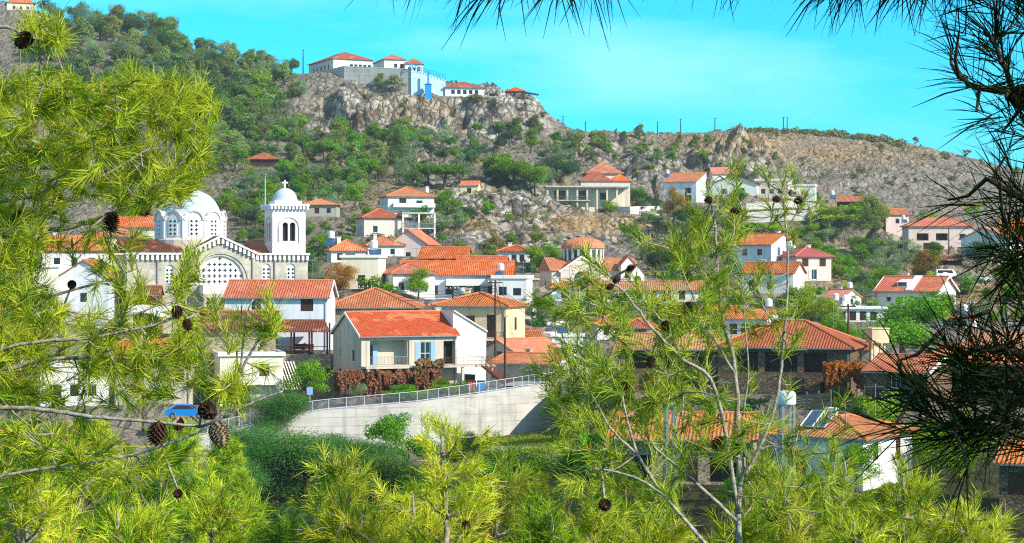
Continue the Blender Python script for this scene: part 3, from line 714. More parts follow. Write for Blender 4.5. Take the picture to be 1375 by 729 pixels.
def local_wall(label, pts, height_rows, thick, mat, name='retaining_wall', cat='wall', ext=4, cap=True):
    """free wall along photograph points (px, row of top, distance); height downwards"""
    P = [at(a, b, c) for a, b, c in pts]; root = None
    mb = MB(); n = len(P)
    hz = height_rows
    V = []
    for i, p in enumerate(P):
        t = (P[min(i+1,n-1)] - P[max(i-1,0)]); t.z = 0; t.normalize(); q = Vector((-t.y, t.x, 0))
        V += [p, p + q*thick, p + q*thick - Vector((0,0,hz+ext)), p - Vector((0,0,hz+ext))]
    Fc = []
    for i in range(n-1):
        for k in range(4): k2 = (k+1) % 4; Fc.append((i*4+k, (i+1)*4+k, (i+1)*4+k2, i*4+k2))
    Fc += [(0,1,2,3), tuple((n-1)*4+k for k in (3,2,1,0))]
    c = sum(P, Vector())/n; c.z -= hz
    mb.add([v - c for v in V], Fc)
    root = empty(name, c, 0, label, cat); mb.build('wall_face', M[mat], root)
    if cap:
        cb = MB()
        for i in range(n-1):
            a, b = V[i*4], V[(i+1)*4]; a2, b2 = V[i*4+1], V[(i+1)*4+1]; q = (a2-a).normalized()*.06
            vs = [a-q, b-q, b2+q, a2+q]; cb.add([v-c+Vector((0,0,.003)) for v in vs] + [v-c+Vector((0,0,.13)) for v in vs], [(3,2,1,0),(4,5,6,7),(0,1,5,4),(1,2,6,5),(2,3,7,6),(3,0,4,7)])
        cb.build('coping', M['trim'], root)
    return root

_wm = window_meshes
def window_meshes(w, h, st):
    if st == 'v':                            # an open veranda: side, back and floor of a room 1.7 m deep
        key = (round(w,2), round(h,2), st)
        if key in WC: return WC[key]
        a = MB(); a.box(-w/2+.16, w/2-.16, 1.7, 1.8, 0, h); a.box(-w/2+.0, -w/2+.16, .165, 1.8, 0, h); a.box(w/2-.16, w/2, .165, 1.8, 0, h)
        a.box(-w/2, w/2, .165, 1.8, -.1, -.003); a.box(-w/2, w/2, .165, 1.8, h+.003, h+.1)
        r = MB(); r.bar((-w/2, .06, .92), (w/2, .06, .92), .05)
        for i in range(int(w/.16)): x = -w/2+.08+i*.16; r.box(x-.012, x+.012, .05, .075, 0, .92)
        p = MB(); p.box(-w*.5+.0, -w*.5+.28, .02, .163, 0, h)
        g = MB(); g.box(-w*.40, -w*.27, 1.64, 1.695, .02, 2.2)
        s2 = MB(); s2.box(-w*.265, -w*.15, 1.52, 1.63, .02, 2.2); s3 = MB(); s3.box(-w*.47, -w*.405, 1.52, 1.63, .02, 2.2)
        WC[key] = {'f': ('veranda', a.mesh('veranda', M['drab'])), 'a': ('railing', r.mesh('railing', M['metal'])), 'b': ('pillar', p.mesh('pillar', M['drab'])),
                   'c': ('door_pane', g.mesh('door_pane', M['glass'])), 'd': ('shutter', s2.mesh('shutter', M['blue'])), 'e': ('shutter', s3.mesh('shutter', M['blue']))}
        return WC[key]
    return _wm(w, h, st)
h1 = house('drab house with red gable roof and a recessed veranda above the brown vines', 550, 530, 450, 420, 128, 10.2, 20, 'gx', 'drab', 'tilered',
           [('f', .28, 3.35, 4.9, 2.75, 'v'), ('f', .665, 3.6, 1.25, 2.3, 'sb'), ('f', .92, 3.35, 1.4, 2.6, 'o'),
            ('l', .72, 3.7, .9, 1.3, 'g'), ('l', .25, 3.9, .8, 1.2, 'w'), ('l', .25, .8, .9, 1.9, 'g')], d=213, trim=(-1, 1), ov=.35, chim=[(.47, .02, .45)])
# its pale side wing with a sloping parapet
def h1_wing():
    h = h1; W, D, H, rh = h['W'], h['D'], h['H'], h['rh']
    mb = MB(); x0 = W/2+.02; x1 = W/2+4.3; ya, yb = -D/2+1.2, D/2-1.0
    zl, zr = H+rh+.25, H+.2
    mb.add([(x0,ya,-5),(x1,ya+.6,-5),(x1,ya+.6,zr),(x0,ya,zl),(x0,yb,-5),(x1,yb,-5),(x1,yb,zr),(x0,yb,zl)],
           [(0,1,2,3),(1,5,6,2),(5,4,7,6),(4,0,3,7),(3,2,6,7)])
    wg = mb.build('side_wing', M['white'], h['root'])
    c = MB(); c.bar((x0,ya-.1,zl+.06),(x1+.1,ya+.5,zr+.06),.3,.12); c.build('parapet', M['trim'], wg)
    # lower terrace with iron stair
    t = MB(); t.box(-W/2-.1, W/2+3.9, -D/2-2.0, -D/2-.02, 3.05, 3.28)
    for x in (-W/2+.2, -W/6, W/6, W/2, W/2+3.6): t.box(x-.14, x+.14, -D/2-1.9, -D/2-1.62, -4, 3.05)
    te = t.build('terrace', M['drab'], h['root'])
    r = MB(); yy = -D/2-1.95
    r.bar((W/2-2.4,yy,4.2),(W/2+3.9,yy,4.2),.05); r.bar((W/2-2.4,yy,3.75),(W/2+3.9,yy,3.75),.03)
    for i in range(40): x = W/2-2.4+i*.1615; r.box(x-.012,x+.012,yy-.012,yy+.012,3.28,4.2)
    r.build('railing', M['rust'], te)
    s = MB(); n = 15; X0 = W/2+2.2; X1 = W/2+6.4
    for i in range(n):
        f = (i+.5)/n; x = X0+(X1-X0)*f; z = 3.2*(1-f)
        s.box(x-.16, x+.16, yy-1.15, yy-.1, z-.03, z+.03)
    for y in (yy-1.17, yy-.08): s.bar((X0,y,3.15),(X1,y,-.1),.06,.22)
    so_ = s.build('outside_stair', M['rust'], h['root'])
    q = MB()
    for y in (yy-1.17, yy-.08):
        q.bar((X0,y,4.15),(X1,y,.95),.05); q.bar((X0,y,3.7),(X1,y,.5),.03)
        for i in range(9): f = i/8; x = X0+(X1-X0)*f; z = 3.15-3.25*f; q.bar((x,y,z),(x,y,z+1.0),.04)
    q.build('stair_rail', M['rust'], so_)
    d_ = MB(); d_.box(W/2+1.0, W/2+2.2, yy+1.9, yy+1.95, 0, 2.1); d_.build('garage_door', M['door'], h['root'])
h1_wing()
H = house
# name of each variable only serves what stands on the roof later
hA = H('white house with bright tiled gable roof and one brown shuttered window before the church', 371, 470, 399, 378, 136, 8.5, -8, 'gx', 'bluewhite', 'tile2',
       [('f', .80, 4.6, 1.5, 1.7, 's'), ('f', .3, 4.7, 1.2, 1.5, 'w'), ('r', .5, 4.7, 1.0, 1.4, 'w')], d=226, trim=(1,), ov=.4)
hB = H('long stone house with a wide hipped orange roof between two gabled houses', 497, 470, 414, 388, 116, 11, -6, 'hip', 'stonewall', 'tile', rows('f', 4, [2.6], 1.0, 1.5, 's'), d=236, ov=.5)
hC = H('ochre house with a pyramid tiled roof and tall brown doors', 630, 492, 412, 394, 98, 9.5, -16, 'hip', 'yellow', 'tile2',
       [('f', .42, 4.3, 1.5, 2.0, 'so'), ('f', .80, 3.6, 1.1, 2.8, 'd'), ('r', .5, 4.4, 1.1, 1.6, 's'), ('f', .3, .6, 1.3, 1.9, 's'), ('f', .75, .6, 1.0, 2.0, 'd')], d=236, ov=.5)
balcony(hC, .52, 1.0, 3.4, 1.1, 'f', 'bars', .9, 'rust')
hD = H('low shed with a long orange roof and white gable beside the road', 700, 515, 489, 476, 92, 8.5, -28, 'gx', 'grey', 'tile', [('r', .5, .6, 1.4, 1.6, 'o')], d=219, trim=(1,), ov=.25)
hE = H('small cream house with red tiled roof and dark open gable behind the long shed', 722, 492, 471, 456, 62, 7, 35, 'gx', 'cream', 'tile2', [('l', .5, .5, 1.6, 1.3, 'o'), ('f', .5, .4, 1.2, 1.4, 'o')], d=232, ov=.5)
hF = H('little cream gable with pinkish roof behind the small red roofed house', 690, 470, 440, 431, 40, 6, 40, 'gx', 'cream', 'tile3', [('l', .5, 1.2, .9, 1.0, 'w')], d=250, ov=.3)
hG = H('pale mauve flat block with a low parapet beside the leaning pine', 762, 492, 452, 0, 42, 7, 10, 'flat', 'bluewhite', 'trim', [('f', .5, 1.4, 1.0, 1.2, 'w')], d=238, par=.2)
hG2 = H('long low faded roof behind the mauve block', 715, 468, 453, 446, 70, 7, -6, 'gx', 'beige', 'tile3', rows('f', 2, [.3], .8, .8, 's'), d=247, ov=.3)
# blue white long house, built as two storeys with a flat annex
hI = H('long white two storey house with low orange roof and blue shaded balcony', 612, 408, 368, 352, 150, 8, -4, 'gx', 'bluewhite', 'tile2',
       rows('f', 6, [1.4], 1.1, 1.5, 'g') + [('f', .12, 4.2, 1.0, 1.2, 'g'), ('f', .55, 4.3, .8, .9, 'g'), ('f', .8, 4.2, .9, 1.0, 'g')], d=297, ov=.5)
balcony(hI, .42, .98, 3.0, 1.5, 'f', 'solid', .9, 'trim')
hI2 = H('white hipped wing at the left end of the long white house', 556, 402, 368, 355, 56, 9, 16, 'hip', 'white', 'tile', [('f', .5, 1.2, 1.2, 1.8, 'd'), ('f', .2, 1.4, .9, 1.2, 'g'), ('l', .5, 1.4, .9, 1.2, 'g')], d=290, ov=.5)
hI3 = H('blank white flat roofed annex with two small windows at the right of the long house', 684, 405, 374, 0, 46, 7, -8, 'flat', 'white', 'trim', [('f', .3, .9, 1.3, 1.4, 'g'), ('f', .72, .9, 1.3, 1.2, 'g'), ('r', .5, 1, 1, 1.2, 'g')], d=292, par=.35)
hI4 = H('cream flat roofed ground floor with a dark doorway under the white annex', 690, 428, 408, 0, 50, 7, -6, 'flat', 'cream', 'trim', [('f', .3, .2, 1.0, 2.0, 'd'), ('f', .7, .8, 1.0, 1.2, 's')], d=277, par=.0, ov=.9)
hJ = H('long low house with orange roof and three dark windows above the white long house', 594, 354, 346, 333, 62, 7, -10, 'gx', 'beige', 'tile2', rows('f', 3, [-.4], 1.0, 1.2, 's'), d=333, ov=.5, ext=3.2)
hK = H('low house under a long orange roof with dark windows right of the leafy tree', 644, 372, 356, 345, 64, 8, -8, 'gx', 'cream', 'tile', rows('f', 4, [.4], 1.0, 1.3, 's'), d=322, ov=.5)
hL = H('pinkish white house with a bright gable end and orange roof sloping left', 548, 348, 326, 309, 46, 10, -14, 'gy', 'pink', 'tile2', [('f', .5, .3, 1.0, 1.0, 'g'), ('l', .6, .8, 1.0, 1.2, 'g'), ('l', .3, .8, 1.0, 1.2, 'g')], d=352, ov=.5)
hL2 = H('white wing with an orange roof at the left of the bright gabled house', 518, 344, 330, 319, 48, 8, 8, 'hip', 'white', 'tile', rows('f', 2, [.3], .9, 1.1, 'g'), d=351, ov=.5)
hM = H('house with a roofed terrace on concrete posts below the tall white house', 514, 318, 293, 281, 50, 8, 12, 'hip', 'pink', 'tile3', [('f', .3, .9, 1, 1.3, 'g'), ('l', .5, 1, 1, 1.2, 'g')], d=378, ov=.5)
hN = H('tall white two storey house with hipped orange roof high on the slope', 552, 292, 264, 252, 62, 10, 10, 'hip', 'white', 'tile2',
       [('f', .32, 2.5, 1.5, 1.5, 'd'), ('f', .68, 2.6, 1.4, 1.0, 'g'), ('f', .3, .4, 1.2, .8, 'g'), ('f', .76, .05, 1.5, 1.9, 'd'), ('l', .3, 2.6, .9, 1, 'g'), ('l', .7, 2.6, .9, 1, 'g'), ('l', .5, .4, .9, 1, 'g')], d=398, ov=.6, chim=[(.42, -.1, .1)])
balcony(hN, .1, 1.0, 2.25, 1.3, 'f', 'solid', .7, 'trim')
hO = H('small grey house with orange hipped roof right of the bell tower', 430, 291, 275, 268, 44, 7, -6, 'hip', 'grey', 'tile2', [('f', .4, .7, 1.0, 1.2, 's'), ('f', .75, .7, 1.0, 1.2, 'g')], d=408, ov=.6)
hP = H('pale house with orange hipped roof standing on a flat roofed block', 468, 352, 337, 323, 46, 7, 6, 'hip', 'white', 'tile2', [('f', .25, .3, .9, 1.1, 'd'), ('f', .55, .2, 1.6, 1.2, 'g'), ('l', .5, .3, .9, 1, 'd')], d=304, ov=.45)
hP2 = H('blank cream flat roofed block with one dark doorway beside the autumn tree', 483, 388, 346, 0, 50, 7, -10, 'flat', 'cream', 'trim', [('f', .55, .2, 1.1, 1.9, 'd'), ('f', .2, 2.6, .8, .9, 'g')], d=289, par=.25)
hQ = H('white balconied house with a small orange roof under the grey crag', 690, 352, 338, 330, 42, 7, -6, 'hip', 'white', 'tile', rows('f', 3, [.2], 1.0, 1.2, 'g'), d=352, ov=.4)
hR = H('small white house with orange hipped roof at the foot of the rosy church', 758, 404, 388, 378, 34, 5, 8, 'hip', 'bluewhite', 'tile', [('f', .5, .3, 1.2, 1.2, 'sb')], d=298, ov=.4)
hS1 = H('grey stone shed with flat roof on the slope left of the rosy church', 708, 392, 376, 0, 30, 5, 6, 'flat', 'stonewall', 'concrete', [('f', .5, .1, 1, 1.6, 'd')], d=309, par=.1)
# upper terrace
hT = H('pink two storey house with stepped orange roofs on the upper terrace', 812, 282, 233, 217, 46, 10, 8, 'hip', 'pink', 'tile3', [('f', .35, 6.6, 1.4, 1.4, 'g'), ('f', .75, 6.6, 1.2, 1.4, 'g'), ('l', .5, 6.6, 1, 1.2, 'g'), ('f', .3, 3.2, 1.3, 1.4, 'g')], d=512, ov=.6)
hT2 = H('lower pink wing with orange hipped roof against the stepped pink house', 800, 282, 243, 231, 40, 6, 6, 'hip', 'pink', 'tile', rows('f', 2, [4.6], 1.1, 1.4, 'g'), d=503, ov=.5)
hT3 = H('small pink wing with orange roof at the right of the stepped pink house', 833, 282, 243, 234, 26, 6, 6, 'hip', 'pink', 'tile2', [('f', .5, 4.8, 1.1, 1.2, 'g')], d=506, ov=.5)
hV = H('white house with one sloping orange roof and a blue window on the upper terrace', 913, 272, 244, 232, 44, 8, -20, 'shed', 'bluewhite', 'tile3', [('f', .3, 2.6, 1.3, 1.3, 'g'), ('f', .75, 2.4, 1.8, 1.6, 'g'), ('f', .3, .3, 1.2, 1.4, 'g'), ('f', .75, .2, 1.8, 1.8, 'd')], d=512, ov=.4)
hW = H('wide white gabled house with a shallow pale roof above the terrace', 985, 262, 246, 235, 62, 10, -6, 'gy', 'white', 'tile3', [('f', .3, .2, 1.4, 1.6, 'g'), ('f', .65, .2, 2.2, 1.8, 'g')], d=522, ov=.7)
hW2 = H('white upper storey with a pale sloping roof behind the wide gabled house', 974, 262, 233, 225, 34, 7, 10, 'gx', 'white', 'tilepink', [('f', .6, 4.4, 1.0, 1.2, 'g')], d=536, ov=.4)
hX = H('pinkish flat house with a parapet right of the wide gabled house', 1036, 268, 243, 0, 44, 8, -8, 'flat', 'pink', 'trim', rows('f', 3, [1.6], 1.3, 1.4, 'g'), d=524, par=.5)
hX2 = H('white boxy house with a roof pergola at the end of the upper terrace', 1074, 270, 250, 0, 40, 7, -4, 'flat', 'white', 'trim', rows('f', 2, [1.2], 1.5, 1.4, 'g'), d=526, par=.4)
hY = H('open shed with a flat orange roof among hill trees', 1142, 280, 270, 264, 36, 6, -4, 'gx', 'brown', 'tile2', [('f', .3, .1, 1.6, 1.4, 'o'), ('f', .7, .1, 1.6, 1.4, 'o')], d=478, ov=.5)
hZ = H('small stone walled house with an orange roof left of the flat rosy villa', 1205, 305, 288, 281, 30, 6, 20, 'gx', 'pink', 'tile', [('f', .5, .8, 1.0, 1.2, 'g')], d=440, ov=.4)
h2a = H('wide rosy villa with a low pink roof and a dark loggia', 1263, 335, 304, 293, 84, 9, 10, 'hip', 'pink', 'tilepink', [('f', .22, 2.0, 2.6, 1.6, 'o'), ('f', .52, 2.0, 2.6, 1.6, 'o'), ('f', .84, 2.1, 1.4, 1.4, 'g'), ('f', .3, .1, 2.0, 1.4, 'd')], d=424, ov=.5)
h2b = H('white gabled house with an orange roof right of the rosy villa', 1322, 345, 320, 306, 62, 10, -20, 'gy', 'white', 'tile3', rows('f', 2, [1.2], 1.2, 1.3, 'g'), d=392, ov=.5)
h2c = H('tall house with faded orange roof at the right edge below the ridge', 1366, 345, 312, 296, 50, 9, -8, 'gx', 'pink', 'tile2', rows('f', 3, [1.2], 1.1, 1.3, 'g'), d=400, ov=.5)
h2d = H('white house with salmon roof split by a white skylight strip', 1218, 414, 390, 372, 80, 9.5, -20, 'gx', 'white', 'tilepink', rows('f', 5, [.7], .9, 1.3, 'g'), d=330, ov=.6, trim=(1, -1))
balcony(h2d, .02, .98, .35, 1.3, 'f', 'solid', .8, 'trim')
def skylight_strip():
    h = h2d; W, D, rh, Hh = h['W'], h['D'], h['rh'], h['H']; k = rh/(D/2)
    for x0, x1, nm in ((-.02*W, .10*W, 'roof_strip'),):
        q = MB(); y0, y1 = -D/2-.4, -.1; z = lambda y: Hh + rh - abs(y)*k + .17
        q.add([(x0,y0,z(y0)),(x1,y0,z(y0)),(x1,y1,z(y1)),(x0,y1,z(y1)),(x0,y0,z(y0)+.18),(x1,y0,z(y0)+.18),(x1,y1,z(y1)+.18),(x0,y1,z(y1)+.18)], [(0,3,2,1),(4,5,6,7),(0,1,5,4),(1,2,6,5),(2,3,7,6),(3,0,4,7)]); q.build(nm, M['trim'], h['roof'])
    q = MB(); y0 = -D/2+1.0; z0 = Hh + rh - abs(y0)*k; q.add([(-.20*W,y0,z0),(-.03*W,y0,z0),(-.03*W,y0+2.2,z0+1.3),(-.20*W,y0+2.2,z0+1.3),(-.20*W,y0,z0+1.0),(-.03*W,y0,z0+1.0),(-.03*W,y0+2.2,z0+1.45),(-.20*W,y0+2.2,z0+1.45)], [(0,3,2,1),(4,5,6,7),(0,1,5,4),(1,2,6,5),(2,3,7,6),(3,0,4,7)]); dm = q.build('dormer', M['trim'], h['roof'])
    q = MB(); q.box(-.18*W,-.05*W,y0-.03,y0-.006,z0+.3,z0+.9); q.build('window', M['glass'], dm)
skylight_strip()
h2e = H('grey fronted house with bright white gable end and orange roof behind the pine', 1008, 366, 328, 315, 54, 9, -30, 'gx', 'bluewhite', 'tile2', [('f', .35, 3.0, 1.1, 1.2, 'g'), ('f', .72, 3.0, 1.1, 1.2, 'g'), ('f', .6, .5, 1.1, 1.4, 'd'), ('r', .5, 2.8, .9, 1.1, 'g')], d=338, ov=.5, chim=[(.3, .1, .5)])
h2f = H('pinkish house with brown roof and two shuttered windows on the slope', 1093, 377, 345, 333, 46, 9, 24, 'hip', 'pink', 'tilepink', [('f', .25, 2.5, 1.2, 1.4, 's'), ('f', .75, 2.5, 1.2, 1.4, 's'), ('f', .5, .2, 1.0, 1.8, 'sw')], d=332, ov=.5)
h2g = H('low white house with orange roof and a blue door behind the pine', 1030, 394, 366, 353, 70, 8, -14, 'gx', 'white', 'tile', [('f', .2, .3, 1.0, 1.9, 'g'), ('f', .55, .7, 1.0, 1.2, 'g')], d=311, ov=.5)
h2h = H('low grey flat roofed building with dark doorways under the salmon roofed house', 1152, 432, 415, 0, 72, 7, 4, 'flat', 'white', 'trim', rows('f', 4, [.2], 1.0, 1.4, 'd'), d=292, par=.15, ov=.8)
h2i = H('small pink roofed cottage with a white gable on the slope', 1118, 412, 400, 390, 26, 6, -30, 'gx', 'white', 'tilepink', [('r', .5, .3, .9, 1.0, 'g')], d=304, ov=.3)
h2j = H('low white building with faded roof below the round green tree', 1282, 440, 429, 423, 46, 6, -8, 'gx', 'white', 'tilepink', rows('f', 3, [.2], .9, 1.1, 'g'), d=285, ov=.4)
h2k = H('low open shelter with a red roof beside the dark round tree', 1274, 356, 349, 344, 34, 5, 4, 'gx', 'brown', 'tilebrown', [('f', .3, .05, 1.6, .8, 'o'), ('f', .7, .05, 1.6, .8, 'o')], d=383, ov=.4)
# roofs half seen through the pine
h3a = H('old white house with a long orange roof below the rosy church', 868, 405, 389, 379, 150, 7, -2, 'gx', 'white', 'tile3', rows('f', 6, [.3], 1.0, 1.4, 's'), d=302, ov=.4)
h3b = H('house with orange hipped roof behind the diagonal pine limb', 945, 450, 419, 404, 84, 9, -8, 'hip', 'grey', 'tile', rows('f', 4, [.9], 1.0, 1.5, 's'), d=262, ov=.5)
h3c = H('orange roofed house stepping down right of the hipped one', 1000, 458, 428, 417, 60, 8, -14, 'gx', 'bluewhite', 'tile2', rows('f', 3, [.9], 1.0, 1.4, 's'), d=255, ov=.4)
h3d = H('small house with a faded hipped roof among trees left of the pine limb', 822, 456, 436, 424, 40, 6, 12, 'hip', 'white', 'tile3', rows('f', 2, [.6], .9, 1.1, 'g'), d=262, ov=.4)
h3e = H('small cottage with a pointed faded roof among trees', 852, 458, 441, 429, 34, 5.5, -12, 'hip', 'stonewall', 'tile', rows('f', 2, [.5], .8, 1.0, 's'), d=256, ov=.4)
h4a = H('long old stone house with sagging orange roof and open dark bays behind the pine', 895, 528, 468, 450, 134, 8, -4, 'gx', 'oldwall', 'tile3', [('f', .25, 2.6, 2.6, 2.0, 'o'), ('f', .6, 2.6, 2.4, 2.0, 'o'), ('f', .3, .2, 1.6, 1.9, 'd'), ('f', .85, 2.4, 1.0, 1.5, 's')], d=205, ov=.5)
h4b = H('big ruinous stone house with hipped orange roof and a dark wooden gallery', 1052, 530, 468, 432, 176, 11, -10, 'hip', 'oldwall', 'tile3', [('f', .22, 2.3, 2.4, 2.1, 'o'), ('f', .48, 2.3, 3.4, 2.1, 'o'), ('f', .74, 2.3, 2.4, 2.1, 'o'), ('f', .6, .1, 1.6, 1.6, 'd'), ('f', .85, .1, 2.0, 1.3, 'o'), ('r', .5, 2.4, 1.0, 1.4, 's')], d=196, ov=.6)
h4c = H('narrow annex with a low orange roof at the right of the ruinous house', 1152, 500, 470, 458, 30, 6, -14, 'shed', 'drab', 'tile', [('f', .5, .6, .9, 1.4, 's')], d=203, ov=.3)
h4d = H('stone cottage with a tiled roof and pale gable trim beside the orange creeper', 1203, 552, 499, 478, 82, 8, -22, 'gx', 'oldwall', 'tile3', [('f', .5, 2.2, 1.0, 1.5, 'so'), ('f', .2, .2, 1.0, 1.9, 'd')], d=184, ov=.45, trim=(1,))
h4e = H('long stone house with a wide tiled roof behind the dark pine boughs', 1315, 545, 488, 466, 128, 10, -12, 'gx', 'oldwall', 'tile2', rows('f', 4, [2.0], 1.0, 1.5, 's'), d=187, ov=.5)
h4f = H('farther tiled roof showing above the long stone house at right', 1345, 490, 464, 448, 96, 8, -10, 'gx', 'drab', 'tile3', rows('f', 3, [.6], 1.0, 1.2, 's'), d=214, ov=.4)
h5a = H('nearest house with bright tiled roof, white side wall and a solar panel', 1098, 655, 588, 560, 118, 9, -26, 'hip', 'white', 'tile2', [('r', .25, 2.1, .9, 1.3, 'd'), ('f', .3, .3, 1.0, 2.0, 'd'), ('r', .7, 1.8, .9, 1.6, 's')], d=142, ov=.55)
h5b = H('long near house with old orange roof and a dark porch behind the pine', 915, 650, 588, 556, 190, 9, -4, 'gx', 'stonewall', 'tile3', [('f', .15, .2, 3.0, 2.0, 'o'), ('f', .55, .2, 1.4, 1.9, 'd'), ('f', .8, .2, 2.2, 1.9, 'o')], d=146, ov=.6)
h5c = H('brown stone house with an orange roof at the lower right edge', 1378, 690, 622, 596, 70, 8, -6, 'gx', 'oldwall', 'tile2', rows('f', 2, [1.2], 1.0, 1.5, 's'), d=125, ov=.5)
# left village behind the pine
h6a = H('white house with orange roof left of the church seen through pine needles', 100, 385, 335, 318, 90, 9, 10, 'gx', 'white', 'tile2', rows('f', 3, [3.0, .6], 1.0, 1.3, 'g'), d=282, ov=.5)
h6b = H('white cottage with a pointed gable and red roof left of the church', 112, 420, 372, 350, 66, 9, -16, 'gy', 'bluewhite', 'tile', [('f', .5, 1.4, 1.0, 1.3, 'g')], d=256, ov=.5)
h6c = H('cream flat block showing through the pine at the left', 54, 432, 359, 0, 48, 8, 6, 'flat', 'cream', 'trim', [('f', .6, 3.0, 1.0, 1.3, 'g')], d=250, par=.2)
h6d = H('white gabled house with faded roof behind the left pine limb', 160, 372, 318, 304, 60, 8, 6, 'hip', 'pink', 'tile3', rows('f', 2, [2.6, .3], 1.0, 1.3, 'g'), d=296, ov=.5)
h6e = H('house with orange roof just behind the left end of the church', 182, 345, 304, 292, 74, 8, -8, 'gx', 'cream', 'tile2', rows('f', 3, [2.0], 1.0, 1.3, 's'), d=330, ov=.5)
h6f = H('brick shed with reddish roof in front of the church side', 196, 446, 396, 385, 34, 5, -6, 'gx', 'rust', 'tilebrown', [('f', .5, 1.6, 1.2, 1.8, 'o')], d=246, ov=.3)
h7a = H('house with orange roof low in the valley behind the left pine', 205, 540, 480, 458, 100, 8, -6, 'gx', 'drab', 'tile2', [('f', .3, 2.0, 1.0, 1.7, 'd'), ('f', .65, 2.2, 1.0, 1.4, 's'), ('f', .85, 2.2, 1.0, 1.4, 's')], d=207, ov=.5)
h7b = H('white flat roofed house with a balcony left of the wooden lattice', 338, 545, 478, 0, 84, 8, 6, 'flat', 'cream', 'trim', [('f', .3, 2.9, 1.0, 1.3, 'g'), ('f', .7, 2.6, 1.1, 2.0, 'd'), ('f', .4, .2, 1.0, 2.0, 'd')], d=209, par=.2, ov=.5)
balcony(h7b, .2, .95, 2.5, 1.2, 'f', 'solid', .8, 'trim')
h7c = H('pale flat house deep behind the left pine foliage', 100, 545, 492, 0, 90, 8, 4, 'flat', 'white', 'trim', rows('f', 3, [1.0], 1.0, 1.3, 'g'), d=205, par=.2)
# wooded slope
h8a = H('lone house with a faded orange roof in the woods above the church', 353, 226, 214, 205, 38, 8, -4, 'hip', 'brown', 'tile3', rows('f', 2, [.2], 1.5, 1.4, 's'), d=545, ov=.8)
h8b = H('little ochre house half hidden by round pines', 630, 262, 249, 244, 24, 6, -6, 'gx', 'yellow', 'tile2', [('f', .5, .4, 1.0, 1.3, 'd')], d=446, ov=.3)
h8c = H('pink house on the crest behind the top left pine', 28, 14, 4, -6, 36, 9, 4, 'hip', 'pink', 'tile2', rows('f', 3, [.4], 1.0, 1.2, 'g'), d=736, ov=.5)
# ---- school on the bluff
s1 = H('long white hilltop building with red hipped roof on the left of the bluff', 474, 98, 80, 72, 52, 24, 22, 'hip', 'white', 'tilered', rows('f', 5, [1.3], 1.3, 1.8, 'g', .4, .98) + rows('l', 5, [1.3], 1.3, 1.8, 'g'), d=664, ov=.6, ext=6)
s2 = H('white hilltop building with a pointed red roof in the middle of the bluff', 530, 98, 80, 75, 28, 16, 14, 'hip', 'white', 'tilered', rows('f', 2, [1.8], 1.2, 1.5, 'g', .4, .98), d=664, ov=.6, ext=6)
s3 = H('low white hilltop wing with a red roof nearest the blue wall', 556, 99, 86, 80, 24, 14, 6, 'hip', 'white', 'tilered', rows('f', 3, [.8], 1.3, 1.5, 'g'), d=662, ov=.5, ext=6)
s4 = H('white hilltop pavilion with a bright red roof right of the blue wall', 624, 130, 118, 110, 52, 12, 6, 'hip', 'white', 'tilered', rows('f', 5, [.9], 1.3, 1.5, 'g'), d=650, ov=.6, ext=6)
local_wall('tall grey concrete terrace wall holding the hilltop buildings', [(408, 101, 668), (462, 89, 652), (552, 93, 646)], 5.5, 1.0, 'concrete2', ext=9)
local_wall('pale blue painted wall at the right end of the hilltop terrace', [(552, 93, 645.6), (598, 108, 650)], 5.5, 1.0, 'bluewall', ext=9)
local_wall('white stepped wall round the hilltop pavilion terrace', [(632, 127, 642), (676, 131, 640), (716, 141, 648)], 4.5, .8, 'whitewall', ext=8)
def blue_stair():
    c = at(575, 124, 644.5); root = empty('blue_shed', c, 0, 'bright blue shed with a blue mast against the hilltop wall', 'shed')
    b = MB(); b.box(-1.1,1.1,-1,1,-3,2.6); b.build('shed_body', M['bluepaint'], root)
    r = MB(); r.add([(-1.3,-1.2,2.6),(1.3,-1.2,2.6),(1.3,1.2,2.6),(-1.3,1.2,2.6),(0,-1.2,3.3),(0,1.2,3.3)], [(0,3,2,1),(0,1,4),(2,3,5),(1,2,5,4),(3,0,4,5)]); r.build('shed_roof', M['bluepaint'], root)
    m = MB(); m.box(-.3,.3,-.3,.3,3.25,7.2); m.build('mast', M['bluepaint'], root)
    a, bb = at(550, 92, 645), at(598, 107, 649.3)
    rt = empty('blue_railing', a, 0, 'bright blue railing along the top of the pale blue wall', 'railing'); q = MB(); v = bb - a
    for k in range(13): p = v*(k/12); q.bar(p, p+Vector((0,0,1.6)), .18)
    for z in (.8, 1.6): q.bar(Vector((0,0,z)), v+Vector((0,0,z)), .22)
    q.build('railing_bars', M['bluepaint'], rt)
    # gazebo on the white terrace
    g = at(692, 133, 652); rt = empty('gazebo', g, 0, 'small red roofed gazebo with blue awning on the hilltop terrace', 'gazebo')
    q = MB()
    for x in (-3,3):
        for y in (-2.5,2.5): q.box(x-.15,x+.15,y-.15,y+.15,-3,2.4)
    q.build('post', M['brown'], rt); q = MB(); q.lathe([(5.0,2.4),(5.0,2.55),(0.0,4.2)], (0,0,0), 4); q.build('gazebo_roof', M['tile2'], rt)
    q = MB(); q.add([(3,-3,2.3),(8,-3,1.4),(8,3,1.4),(3,3,2.3),(3,-3,2.4),(8,-3,1.5),(8,3,1.5),(3,3,2.4)], [(0,3,2,1),(4,5,6,7),(0,1,5,4),(1,2,6,5),(2,3,7,6),(3,0,4,7)]); q.build('awning', M['bluepaint'], rt)
blue_stair()
for a_, b_, c_, r_ in ((640, 130, 646, 7), (662, 132, 645, 7), (690, 135, 650, 7)):
    q_ = at(a_, b_, c_); PADS.append((q_.x, q_.y+3, q_.z, r_))
